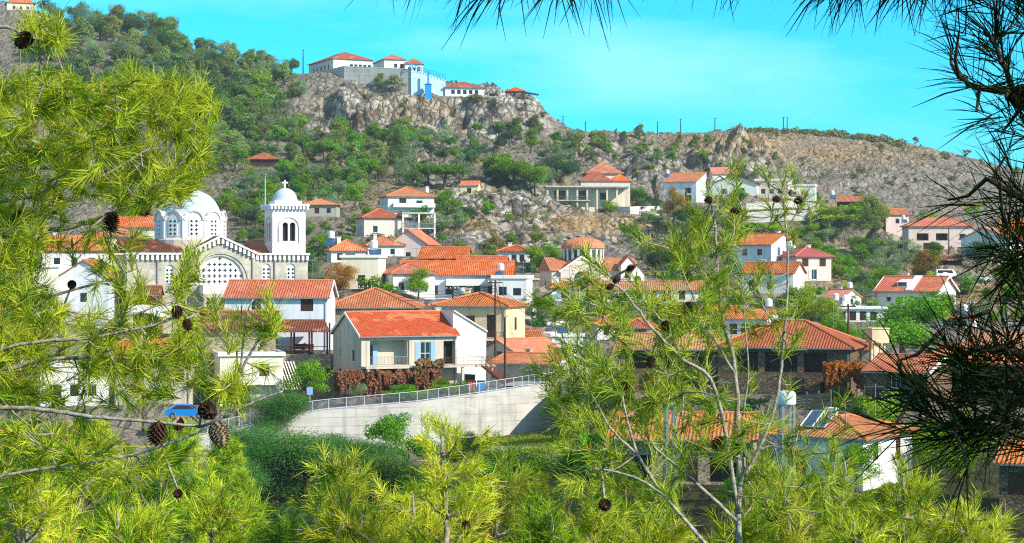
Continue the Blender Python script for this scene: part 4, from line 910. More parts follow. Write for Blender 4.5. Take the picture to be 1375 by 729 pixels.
# ---- terrace walls of the upper village
local_wall('long whitish garden wall with buttresses under the upper terrace', [(803, 279, 492), (846, 278, 486), (886, 277, 490)], 3.8, .5, 'whitewall', 'garden_wall', ext=3)
local_wall('low cream wall at the left end of the upper terrace', [(741, 288, 468), (803, 287, 470)], 2.2, .5, 'whitewall', 'garden_wall', ext=3)
local_wall('long grey terrace wall under the white houses at upper right', [(985, 287, 478), (1055, 283, 482), (1110, 282, 488)], 1.6, .5, 'concrete', 'garden_wall', ext=1)
local_wall('pale terrace wall with planted top before the flat pinkish house', [(1002, 274, 505), (1060, 270, 508), (1100, 274, 510)], 1.0, .5, 'whitewall', 'garden_wall', ext=.6)
local_wall('rough stone wall stepping down left of the rosy church', [(706, 392, 312), (735, 384, 314), (748, 382, 316)], 2.5, .6, 'stonewall', 'stone_wall', ext=3, cap=False)
local_wall('low dry stone wall edging the small grass field', [(655, 599, 176), (700, 600, 176), (780, 601, 177)], 1.0, .5, 'stonewall', 'stone_wall', ext=2, cap=False)
local_wall('rubble garden wall with pale capping below the brown porch', [(366, 476, 222), (402, 478, 221), (438, 477, 222)], 2.6, .5, 'oldwall', 'stone_wall', ext=3)
def plank_fence():
    a, b = at(1068, 556, 188), at(1116, 552, 186); c = a.lerp(b, .5); rt = empty('plank_fence', c, 0, 'weathered horizontal plank fence below the ruinous stone house', 'fence')
    q = MB()
    for k in range(7): q.bar(a-c+Vector((0,0,.1+k*.27)), b-c+Vector((0,0,.1+k*.27+.04*(k%3))), .05, .22)
    q.build('planks', M['wood'], rt)
    for k in range(4): p_ = (a-c).lerp(b-c, k/3); q = MB(); q.box(p_.x-.06,p_.x+.06,p_.y+.03,p_.y+.15,p_.z-2,p_.z+2.1); q.build('post', M['wood'], rt)
plank_fence()
def pavilion():
    d = 492; c = at(787, 286, d); root = empty('concrete_pavilion', c, math.radians(4), 'unfinished beige concrete frame with a flat slab roof in front of the pink house', 'building')
    k = d/F; X0, X1 = -52*k, 55*k
    sl = MB(); sl.box(X0-.6, X1+.6, -1.0, 8.5, 6.6, 7.0); sl.build('roof_slab', M['concrete'], root)
    for i in range(9):
        x = X0+(X1-X0)*i/8; q = MB(); q.box(x-.22, x+.22, -.3, .15, -3, 6.6); q.build('column', M['beige'], root)
    wb = MB(); panel(wb, (X0,3.5,0), (1,0,0), X1-X0, -3, 6.6, [(2,3.6,5,5.9),(8,3.6,11,5.9),(3,.2,5,2.6),(14,3.6,16,5.4)], (0,-1,0), .6); wb.box(X0,X1,7.9,8.1,-3,6.59); wb.box(X0-.1,X0+.1,3.6,7.89,-3,6.59); wb.box(X1-.1,X1+.1,3.6,7.89,-3,6.59)
    wb.build('wall', M['cream'], root)
    fl = MB(); fl.box(X0-.2, X0+11, -.8, 3.49, 3.1, 3.35); fl.build('floor_slab', M['concrete'], root)
    r = MB(); r.bar((X0,-.6,4.3),(X0+11,-.6,4.3),.08); r.bar((X0,-.6,3.8),(X0+11,-.6,3.8),.06); r.build('railing', M['metal'], root)
    PADS.append((c.x, c.y+4, c.z, 11))
pavilion()
def pergola_frame():
    h = hM; root = empty('concrete_porch', on(h, .5, -.5, 0) + Vector((.4,-1.2,0)), h['th'], 'bare concrete porch frame with flat beams beside the small orange roof', 'porch')
    for x in (0, 3.2, 6.4):
        for y in (0, 4.0):
            q = MB(); q.box(x-.16,x+.16,y-.16,y+.16,-5,4.6); q.build('post', M['trim'], root)
    q = MB(); q.box(-.3,6.7,-.3,4.3,4.6,4.85); q.build('roof_slab', M['concrete'], root)
    q = MB(); q.box(-.25,6.65,-.25,4.25,1.6,1.8); q.build('floor_slab', M['concrete'], root)
    q = MB()
    for y in (-.2,): 
        q.bar((-.2,y,2.7),(6.6,y,2.7),.06)
        for i in range(30): x=-.2+i*.234; q.box(x-.02,x+.02,y-.02,y+.02,1.8,2.7)
    q.build('railing', M['metal'], root)
pergola_frame()
# ---- brown roofed porch below the white house, awnings, lattice
def porch():
    root = empty('roofed_porch', at(404, 476, 221), 0.02, 'brown tiled porch roof on dark posts in front of the white house', 'porch'); k = 221/F
    X = 36*k
    r = MB(); r.add([(-X-.3,-1.0,2.75),(X+.3,-1.0,2.75),(X-.6,3.2,4.0),(-X+.6,3.2,4.0),(-X-.3,-1.0,2.6),(X+.3,-1.0,2.6),(X-.6,3.2,3.85),(-X+.6,3.2,3.85)], [(0,1,2,3),(7,6,5,4),(0,4,5,1),(1,5,6,2),(2,6,7,3),(3,7,4,0)])
    r.build('porch_roof', M['tilebrown'], root)
    for x in (-X, -X/3, X/3, X): 
        for y in (-.7, 2.8): q = MB(); q.box(x-.1,x+.1,y-.1,y+.1,-.6,2.62 if y < 0 else 3.6); q.build('post', M['brown'], root)
    f = MB(); f.box(-X-.4,X+.4,-1.2,3.3,-1.6,0); f.build('floor', M['stonewall'], root)
    q = MB(); q.bar((-X,-.9,.95),(X,-.9,.95),.07); q.bar((-X,-.9,.45),(X,-.9,.45),.05); q.build('rail', M['brown'], root)
    b = empty('garden_bench', root.matrix_basis @ Vector((0.2,1.9,0)), .02, 'dark wooden swing bench under the brown porch roof', 'bench')
    q = MB(); q.box(-1.1,1.1,-.35,.3,.42,.5); q.build('seat', M['brown'], b); q = MB(); q.box(-1.1,1.1,.25,.33,.55,1.15); q.build('backrest', M['brown'], b)
    for sx in (-1,1): q = MB(); q.box(sx*1.0-.05,sx*1.0+.05,-.35,.3,0,.42); q.build('leg', M['brown'], b)
    p = empty('stone_hut', at(322, 452, 219), .06, 'low hut with dark slate roof seen behind the pine tip', 'hut')
    q = MB(); q.box(-4,4,-3,3,-5,1.2); q.build('wall', M['stonewall'], p)
    roof_part(p, 8, 6, 1.2, 1.6, 'gx', M['tilebrown'], .7)
    for i,(px,py,dd,wd,nm) in enumerate([(205,418,244,6.5,'white slanting canvas awning nearest the cream block below the church'),(242,424,242,6.0,'white slanting canvas awning at the church porch side')]):
        c = at(px,py,dd); a = empty('awning', c, -.1, nm, 'awning')
        q = MB(); q.add([(-wd/2,-2,0),(wd/2,-2,-.5),(wd/2,2,.4),(-wd/2,2,.9),(-wd/2,-2,.1),(wd/2,-2,-.4),(wd/2,2,.5),(-wd/2,2,1.0)], [(0,3,2,1),(4,5,6,7),(0,1,5,4),(1,2,6,5),(2,3,7,6),(3,0,4,7)]); q.build('canopy', M['canvas'], a)
        for x in (-wd/2+.2, wd/2-.2): q = MB(); q.box(x-.06,x+.06,-1.8,-1.7,-6,-.03 if x<0 else -.42); q.build('post', M['metal'], a)
    c = at(296, 446, 240); g = empty('sheet_fence', c, .05, 'green sheet fence at the foot of the church porch', 'fence')
    for k2 in range(5): x=-3.6+k2*1.8; q=MB(); q.box(x-.05,x+.05,-.05,.05,-3,1.7); q.build('post', M['metal'], g)
    q=MB(); q.box(-3.6,3.6,-.09,-.055,-.6,1.6); q.build('panel', M['greenpanel'], g)
    # lattice of white slats
    a = empty('slatted_awning', at(377, 505, 214), .2, 'white slatted lean to roof below the rubble wall', 'awning')
    q=MB()
    for k2 in range(16): x=-2.4+k2*.32; q.bar((x,-1.4,-1.4),(x-.9,1.2,1.6),.12,.05)
    q.build('slats', M['trim'], a); q=MB(); q.bar((-2.6,-1.3,-1.45),(2.6,-1.3,-1.45),.1); q.bar((-3.5,1.1,1.4),(1.7,1.1,1.4),.1); q.build('frame', M['wood'], a)
    for x in (-2.5,2.5): q=MB(); q.box(x-.06,x+.06,-1.4,-1.28,-5,-1.5); q.build('post', M['wood'], a)
porch()

# ---- church
def cross_mesh(w, h, t=.12):
    q = MB(); q.box(-t/2,t/2,-t/2,t/2,0,h); q.box(-w/2,-t/2-.001,-t/2+.01,t/2-.01,h*.6,h*.6+t); q.box(t/2+.001,w/2,-t/2+.01,t/2-.01,h*.6,h*.6+t); return q
def lattice(parent, loc, rz, w, h, arch, cell=.62, name='window'):
    """arched white screen pierced with rows of small dark crosses"""
    fr = MB(); r = w/2; rz_ = min(r, h) if arch else 0; spr = h - rz_; N = 14
    pts = [(-r,0),(r,0)] + ([(r*math.cos(math.pi*k/N), spr+rz_*math.sin(math.pi*k/N)) for k in range(N+1)] if arch else [(r,h),(-r,h)])
    if arch and spr < 1e-4: pts = pts[1:2] + pts[3:-1] + pts[0:1]
    fr.prism_xz(pts, 0, .08)
    o = fr.build(name, M['churchwhite'], parent, loc, rz)
    c = MB(); nx = max(1, int(w/cell)); nz = int(h/cell)
    for i in range(nx):
        for j in range(nz):
            x = -w/2+(i+.5)*w/nx; z = (j+.5)*h/nz
            if arch:
                zz = max(0, z+.2-spr)
                if (abs(x)+.18)/r > 1 or ((abs(x)+.12)/r)**2 + (zz/max(rz_,.01))**2 > .94: continue
            s = cell*.34
            c.box(x-s, x+s, -.03, .002, z-.075, z+.075); c.box(x-.075, x+.075, -.03, .002, z+.0755, z+s); c.box(x-.075, x+.075, -.03, .002, z-s, z-.0755)
    c.build('pane', M['glass'], o)
    return o
def church():
    d = 262.0; k = d/F; eff = 12; th = math.radians(eff) - math.atan2(294-CX, F)
    P = at(296, 446, d); R = Matrix.Rotation(th, 4, 'Z')
    root = empty('church', P, th, 'large stone church with whitewashed dome and bell tower', 'church')
    zr = lambda row: (446-row)*k          # height of a picture row above the foot
    xw = lambda px: (px-296)*k/math.cos(math.radians(eff))
    XL, XR = xw(174), xw(358); H0 = zr(342); Dp = 13.0
    c0, c1, ca = xw(253), xw(342), xw(295); zap = zr(320); zc = H0
    # front wall with a gabled centre
    mb = MB(); E = 6.0
    wins = [(xw(229), zr(380), 1.1, 2.5)]
    ops = [(wins[0][0]-.55-XL, zr(380), wins[0][0]+.55-XL, zr(380)+2.5, True, .25)]
    panel(mb, (XL,0,0), (1,0,0), c0-XL, -E, H0, ops, (0,-1,0), .25)
    lw = zr(343)-zr(381); lx0, lx1 = ca-3.3, ca+3.3
    panel(mb, (c0,-.35,0), (1,0,0), c1-c0, -E, zc, [(lx0-c0, zr(382), lx1-c0, zr(343.5), True, .4), (ca-1.3-c0, -.2, ca+1.3-c0, 3.0, True, .5)], (0,-1,0), .4)
    mb.add([(c0,-.35,zc),(c1,-.35,zc),(ca,-.35,zap)], [(0,1,2)])
    for x, y0, y1 in ((c0,-.35,0),(c1,-.35,0)): mb.add([(x,y0,-E),(x,y1,-E),(x,y1,zc),(x,y0,zc)], [(0,1,2,3)])
    XE = xw(414)
    w2 = [xw(357.5), xw(391)]
    panel(mb, (c1,0,0), (1,0,0), XE-c1, -E, H0, [(x-.6-c1, zr(380), x+.6-c1, zr(380)+2.7, True, .25) for x in w2], (0,-1,0), .25)
    panel(mb, (XL,Dp,0), (0,-1,0), Dp, -E, H0, [(4,zr(380),5.2,zr(380)+2.6,True,.25),(8,zr(380),9.2,zr(380)+2.6,True,.25)], (-1,0,0), .25)
    panel(mb, (XE,0,0), (0,1,0), Dp, -E, H0, [(5,zr(380),6.2,zr(380)+2.6,True,.25)], (1,0,0), .25)
    panel(mb, (XE,Dp,0), (-1,0,0), XE-XL, -E, H0, [], (0,1,0), .25)
    body = mb.build('nave_wall', M['churchstone'], root)
    lattice(body, (wins[0][0], .17, zr(380)), 0, 1.1, 2.5, True, .5)
    for x in w2: lattice(body, (x, .17, zr(380)), 0, 1.2, 2.7, True, .5)
    lattice(body, (ca, -.06, zr(382)), 0, 6.6, zr(343.5)-zr(382), True, .72, 'lunette_window')
    for y in (Dp-4.6, Dp-8.6): lattice(body, (XL+.17, y, zr(380)), -math.pi/2, 1.2, 2.6, True, .5)
    q = MB(); q.box(ca-1.3, ca+1.3, .05, .13, 0, 3.0); q.build('door', M['brown'], body)
    # arch moulding round the lunette
    q = MB(); N = 18; ra = 4.0
    zc0 = zr(378)
    arc = [(ca-ra*math.cos(math.pi*t/N), zc0+ra*1.0*math.sin(math.pi*t/N)) for t in range(N+1)]
    for t in range(N): q.bar((arc[t][0],-.42,arc[t][1]), (arc[t+1][0],-.42,arc[t+1][1]), .16, .38)
    q.build('arch_moulding', M['churchstone'], body)
    # pilasters and downpipes
    for x in (c0-.0, c1+.0): 
        q = MB(); q.box(x-.45, x+.45, -.62, -.355, -E, H0-.3); q.build('pilaster', M['churchstone'], body)
    for px in (213, 368.5): q = MB(); q.tube([(xw(px),-.14,-1),(xw(px),-.14,H0-.4)], .1, 6); q.build('downpipe', M['metal'], body)
    # cornice with little arches
    def cornice(a, b, name='cornice'):
        a = Vector(a); b = Vector(b); q = MB(); L = (b-a).length; u = (b-a)/L; n = int(L/.62)
        q.bar(a+Vector((0,-.15,.12)), b+Vector((0,-.15,.12)), .62, .26)
        for i in range(n):
            p = a+u*(i+.5)*L/n; q.box(p.x-.17,p.x+.17,p.y-.34,p.y-.02,p.z-.75,p.z-.012)
        q.build(name, M['churchwhite'], body)
    cornice((XL-.3,-.05,H0), (c0-.5,-.05,H0)); cornice((c1+.5,-.05,H0), (XE+.2,-.05,H0))
    cornice((c0-.5,-.45,zc-.1), (ca,-.45,zap+.15)); cornice((ca+.01,-.45,zap+.15), (c1+.5,-.45,zc-.1))
    # roofs
    q = MB(); q.add([(c0-.4,-.3,zc+.25),(c1+.4,-.3,zc+.25),(ca,-.3,zap+.42),(c0-.4,Dp,zc+.25),(c1+.4,Dp,zc+.25),(ca,Dp,zap+.42)], [(0,2,5,3),(2,1,4,5),(0,3,4,1),(4,3,5)]); q.build('transept_roof', M['tilebrown'], root)
    q = MB(); zz = H0+.3; q.add([(XL-.2,.2,zz),(c0-.42,.2,zz),(c0-.42,Dp/2,zz+1.9),(XL-.2,Dp/2,zz+1.9),(c0-.42,Dp,zz),(XL-.2,Dp,zz)], [(0,1,2,3),(3,2,4,5),(0,3,5),(1,4,2),(0,5,4,1)]); q.build('aisle_roof', M['tilebrown'], root)
    q = MB(); q.add([(c1+.42,1.6,zz),(XE+.1,1.6,zz),(XE+.1,Dp/2,zz+1.9),(c1+.42,Dp/2,zz+1.9),(XE+.1,Dp,zz),(c1+.42,Dp,zz)], [(0,1,2,3),(3,2,4,5),(0,3,5),(1,4,2),(0,5,4,1)]); q.build('aisle_roof', M['tile2'], root)
    # porch canopy on columns
    q = MB(); q.box(ca-2.9, ca+2.0, -3.0, -.4, zr(394), zr(382.5)); po = q.build('porch_canopy', M['churchwhite'], root)
    for x in (ca-2.6, ca-.9, ca+1.7):
        q = MB(); q.lathe([(.32,-E),(.32,.3),(.22,.4),(.22,zr(394)-1.0),(.42,zr(394)-.2),(.42,zr(394)-.003)], (x,-2.6,0), 12); q.build('column', M['churchstone'], po)
    q = MB(); q.box(ca-2.85, ca+1.95, -2.95, -2.75, zr(394)-.5, zr(394)-.01); q.build('beam', M['churchstone'], po)
    # drum: pink base, bays with round heads, dome
    cx, cy = xw(271), 7.6; Rd = 47*k; zb, zt = zr(325), zr(283)
    q = MB(); q.lathe([(Rd+.35, H0-.5),(Rd+.35, zb+.35),(Rd+.05, zb+.6)], (cx,cy,0), 24); dr = q.build('drum_base', M['churchpink'], root)
    NB = 10
    dm = MB(); wd = 2*Rd*math.sin(math.pi/NB); zsp = zr(295)
    q = MB(); q.lathe([(Rd-.2, zb+.5),(Rd-.2, zsp+.6)], (cx,cy,0), 40); drum = q.build('drum', M['churchwhite'], root)
    for i in range(NB):
        a = -math.pi/2 + (i+.42)*2*math.pi/NB - th
        c = Vector((cx+math.cos(a)*Rd*.955, cy+math.sin(a)*Rd*.955, 0)); rz = a + math.pi/2
        bay = MB(); hw_ = wd*.44; N = 12; hz = zsp - zb - .55
        arcp = [(hw_*math.cos(math.pi*t/N), hz+hw_*1.02*math.sin(math.pi*t/N)) for t in range(N+1)]
        bay.prism_xz([(-hw_,0),(hw_,0)] + arcp, -.1, .75)
        b = bay.build('bay', M['churchwhite'], drum, (c.x, c.y, zb+.55), rz)
        rim = MB()
        for t in range(N): rim.bar((arcp[t][0],-.16,arcp[t][1]),(arcp[t+1][0],-.16,arcp[t+1][1]),.24,.26)
        rim.build('arch_rim', M['churchpink'], b)
        lattice(b, (0,-.19,.35), 0, 1.35, hz+hw_*.55-.35, True, .52)
        a2 = a + math.pi/NB
        col = MB(); col.lathe([(.2,0),(.2,hz),(.34,hz+.3),(.34,hz+.5)], (cx+math.cos(a2)*Rd*1.0, cy+math.sin(a2)*Rd*1.0, zb+.55), 10); col.build('drum_column', M['churchwhite'], drum)
    Rm = 38.5*k; z1 = zsp+.3; top = zr(252)
    prof = [(Rm*1.1, z1-.3)] + [(Rm*1.08*math.cos(t*math.pi/2/14), z1+(top-z1)*math.sin(t*math.pi/2/14)) for t in range(15)]
    dm.lathe(prof, (cx,cy,0), 40); dome = dm.build('dome', M['dome'], root, smooth=True)
    fn = MB(); fn.lathe([(.5,top-.1),(.35,top+.15),(.1,top+.3),(.16,top+.55),(.05,top+.75),(.04,top+1.0)], (cx,cy,0), 10); fn.build('finial', M['churchwhite'], dome)
    cr_ = cross_mesh(.7, 1.0, .1); cr_.build('cross', M['churchwhite'], dome, (cx,cy,top+.95))
    # bell tower
    tx0, tx1 = xw(366), xw(411); tw = tx1-tx0; ty0 = .1; ty1 = ty0+tw; zt0, zt1 = H0+.3, zr(279)
    tm = MB()
    def face(p0, u, n, arches=True):
        ops = []
        if arches:
            z0 = zr(323); w1 = tw*.17; 
            ops = [(tw*.5-w1-.12, z0, tw*.5-.12, z0+2.6, True, .45), (tw*.5+.12, z0, tw*.5+.12+w1, z0+2.6, True, .45)]
        panel(tm, p0, u, tw, zt0-1.5, zt1, ops, n, .45)
    face((tx0,ty0,0),(1,0,0),(0,-1,0)); face((tx1,ty0,0),(0,1,0),(1,0,0)); face((tx1,ty1,0),(-1,0,0),(0,1,0)); face((tx0,ty1,0),(0,-1,0),(-1,0,0))
    tow = tm.build('bell_tower', M['churchwhite'], root)
    dk = MB(); dk.box(tx0+.5,tx1-.5,ty0+.5,ty1-.5,zt0-.5,zt1-.2); dk.build('belfry_shade_box', M['dark'], tow)  # dark box put inside to stand for shade behind the arches
    for (p, rz) in (((tx0+tw/2, ty0, zr(323)), 0), ((tx0, ty0+tw/2, zr(323)), -math.pi/2), ((tx1, ty0+tw/2, zr(323)), math.pi/2)):
        q = MB(); ra = tw*.31; N = 14; zz0 = 1.9
        ar = [(ra*math.cos(math.pi*t/N), zz0+ra*math.sin(math.pi*t/N)) for t in range(N+1)]
        for t in range(N): q.bar((ar[t][0],-.07,ar[t][1]),(ar[t+1][0],-.07,ar[t+1][1]),.12,.2)
        q.bar((ra,-.07,-.1),(ra,-.07,zz0),.12,.2); q.bar((-ra,-.07,-.1),(-ra,-.07,zz0),.12,.2)
        q.build('arch_moulding', M['churchpink'], tow, p, rz)
    q = MB(); q.box(tx0-.25,tx1+.25,ty0-.25,ty1+.25,zt1+.003,zt1+.35); q.box(tx0-.5,tx1+.5,ty0-.5,ty1+.5,zt1+.353,zt1+.65)
    for i in range(11):
        x = tx0-.2+(tw+.4)*i/10; q.box(x-.13,x+.13,ty0-.48,ty0-.255,zt1-.1,zt1+.35); q.box(tx0-.48,tx0-.255,ty0-.2+(tw+.4)*i/10-.13,ty0-.2+(tw+.4)*i/10+.13,zt1-.1,zt1+.35)
    q.build('tower_cornice', M['churchwhite'], tow)
    q = MB(); z2 = zt1+.653; m_=.45; q.box(tx0+m_,tx1-m_,ty0+m_,ty1-m_,z2,zr(268)); q.build('tower_attic', M['churchwhite'], tow)
    tcx, tcy = (tx0+tx1)/2, (ty0+ty1)/2; zd = zr(268)+.003; Rt = 16.5*k; ht = zr(250)-zd
    dd = MB(); dd.lathe([(Rt*1.1,zd),(Rt*1.1,zd+.2)]+[(Rt*math.cos(t*math.pi/2/10), zd+.2+(ht-.2)*math.sin(t*math.pi/2/10)) for t in range(11)], (tcx,tcy,0), 28)
    td = dd.build('tower_dome', M['dome'], tow, smooth=True)
    cc = cross_mesh(.85, 1.15, .2); cc.build('cross', M['churchwhite'], td, (tcx,tcy,zd+ht-.03))
    C = P + R @ Vector((0, Dp/2, 0)); PADS.append((C.x, C.y, P.z-.2, 14)); 
    HOUSES.append(dict(box=(174, 414, 250, 440), d=d))
church()
def rosy_church():
    d = 322.0; k = d/F; eff = 14; th = math.radians(eff) - math.atan2(795-CX, F)
    P = at(795, 404, d); root = empty('small_church', P, th, 'small rosy church with orange tiled dome and arched gables', 'church')
    zr = lambda r: (404-r)*k; xw = lambda p: (p-795)*k/math.cos(math.radians(eff))
    X0, X1 = xw(742), xw(860); H0 = zr(364); Dp = 10.0
    gx, g0, g1 = xw(781), xw(753), xw(809); zap = zr(345)
    mb = MB()
    panel(mb, (X0,.6,0), (1,0,0), g0-X0, -4, H0, [], (0,-1,0)); 
    panel(mb, (g0,0,0), (1,0,0), g1-g0, -4, H0, [(gx-1.25-g0, zr(392), gx+1.25-g0, zr(362)-.15, True, .4)], (0,-1,0))
    mb.add([(g0,0,H0),(g1,0,H0),(gx,0,zap)], [(0,1,2)])
    for x in (g0, g1): mb.add([(x,0,-4),(x,.6,-4),(x,.6,H0),(x,0,H0)], [(0,1,2,3)])
    panel(mb, (g1,.6,0), (1,0,0), X1-g1, -4, H0, [(2.2,zr(390),3.2,zr(390)+2.2,True,.3)], (0,-1,0))
    panel(mb, (X0,Dp,0), (0,-1,0), Dp-.6, -4, H0, [(4,1.2,5,3.4,True,.3)], (-1,0,0)); panel(mb, (X1,.6,0), (0,1,0), Dp-.6, -4, H0, [(4,1.2,5,3.4,True,.3)], (1,0,0)); panel(mb, (X1,Dp,0), (-1,0,0), X1-X0, -4, H0, [], (0,1,0))
    zm = (Dp+.6)/2
    mb.add([(X0,Dp,H0),(X0,.6,H0),(X0,zm,zr(347))], [(0,1,2)]); mb.add([(X1,.6,H0),(X1,Dp,H0),(X1,zm,zr(347))], [(0,1,2)])
    body = mb.build('nave_wall', M['pink'], root)
    q = MB(); q.prism_xz([(gx-1.2,zr(392)),(gx+1.2,zr(392)),(gx+1.2,zr(375))]+[(gx+1.2*math.cos(math.pi*t/10),zr(375)+1.5*math.sin(math.pi*t/10)) for t in range(11)][1:], .3, .38); q.build('window', M['glass'], body)
    q = MB(); q.bar((g0-.3,-.1,H0-.1),(gx,-.1,zap+.12),.4,.3); q.bar((gx+.01,-.1,zap+.12),(g1+.3,-.1,H0-.1),.4,.3); q.build('gable_trim', M['trim'], body)
    q = MB(); N=12; r=1.7
    ar=[(gx-r*math.cos(math.pi*t/N), zr(376)+r*math.sin(math.pi*t/N)) for t in range(N+1)]
    for t in range(N): q.bar((ar[t][0],-.09,ar[t][1]),(ar[t+1][0],-.09,ar[t+1][1]),.18,.4)
    q.bar((gx-r,-.09,-.5),(gx-r,-.09,zr(376)),.18,.4); q.bar((gx+r,-.09,-.5),(gx+r,-.09,zr(376)),.18,.4); q.build('arch_trim', M['trim'], body)
    q = MB(); q.add([(g0-.3,-.05,H0+.05),(g1+.3,-.05,H0+.05),(gx,-.05,zap+.25),(g0-.3,zm,H0+.05),(g1+.3,zm,H0+.05),(gx,zm,zap+.25)], [(0,2,5,3),(2,1,4,5),(0,3,4,1),(4,3,5)]); q.build('front_roof', M['tilebrown'], root)
    q = MB(); zz=H0+.06; q.add([(X0-.3,.3,zz),(X1+.3,.3,zz),(X1+.3,zm,zr(347)+.2),(X0-.3,zm,zr(347)+.2),(X1+.3,Dp+.3,zz),(X0-.3,Dp+.3,zz)], [(0,1,2,3),(3,2,4,5),(0,3,5),(1,4,2),(0,5,4,1)]); q.build('nave_roof', M['tile'], root)
    # right hand gabled arms
    for px, w_, ap, yy in ((842, 20, 345, -1.0), (852, 18, 356, -2.2)):
        x = xw(px); hw_ = w_*k/2; he = zr(ap+11)
        q = MB(); panel(q, (x-hw_,yy,0), (1,0,0), 2*hw_, -4, he, [(hw_*.5,.2,hw_*1.5,he-.4,True,.3)], (0,-1,0)); q.add([(x-hw_,yy,he),(x+hw_,yy,he),(x,yy,zr(ap))],[(0,1,2)])
        panel(q, (x+hw_,yy,0),(0,1,0),1.6-yy,-4,he,[],(1,0,0)); panel(q,(x-hw_,1.6,0),(0,-1,0),1.6-yy,-4,he,[],(-1,0,0)); g=q.build('porch', M['trim'], root)
        q = MB(); pr=[(-hw_-.25,he-.2),(0,zr(ap)+.02),(hw_+.25,he-.2),(hw_+.25,he-.02),(0,zr(ap)+.22),(-hw_-.25,he-.02)]
        q.add([(x+a,yy-.2,z) for a,z in pr]+[(x+a,1.6,z) for a,z in pr], [(5,4,1,0),(4,3,2,1),(6,7,10,11),(7,8,9,10)]+[((i+1)%6,(i+1)%6+6,i+6,i) for i in range(6)]); q.build('porch_roof', M['tile3'], g)
    # drum and tiled dome
    cx, cy = xw(793), zm; Rd = 27.5*k; zb, zt = zr(352), zr(333)
    q = MB(); q.lathe([(Rd,zb-1),(Rd,zt)], (cx,cy,0), 20); dr = q.build('drum', M['pink'], root)
    for i in range(20):
        a = 2*math.pi*i/20; q = MB(); q.box(-.26,.26,-.06,.06,0,1.75); q.build('window', M['glass'], dr, (cx+math.cos(a)*Rd*.992, cy+math.sin(a)*Rd*.992, zb+.35), a+math.pi/2)
        a += math.pi/20; q = MB(); q.box(-.16,.16,-.14,.1,0,2.1); q.build('pilaster', M['trim'], dr, (cx+math.cos(a)*Rd*.995, cy+math.sin(a)*Rd*.995, zb+.25), a+math.pi/2)
    q = MB(); hd = zr(318)-zt; q.lathe([(Rd+.35,zt+.003),(Rd+.35,zt+.2)]+[((Rd+.3)*math.cos(t*math.pi/2/8)**.9, zt+.2+(hd-.2)*math.sin(t*math.pi/2/8)) for t in range(8)]+[(0.0,zt+hd)], (cx,cy,0), 20); q.build('dome', M['tile2'], root)
    PADS.append((P.x, P.y+5, P.z, 9)); HOUSES.append(dict(box=(742,860,318,400), d=d))
rosy_church()
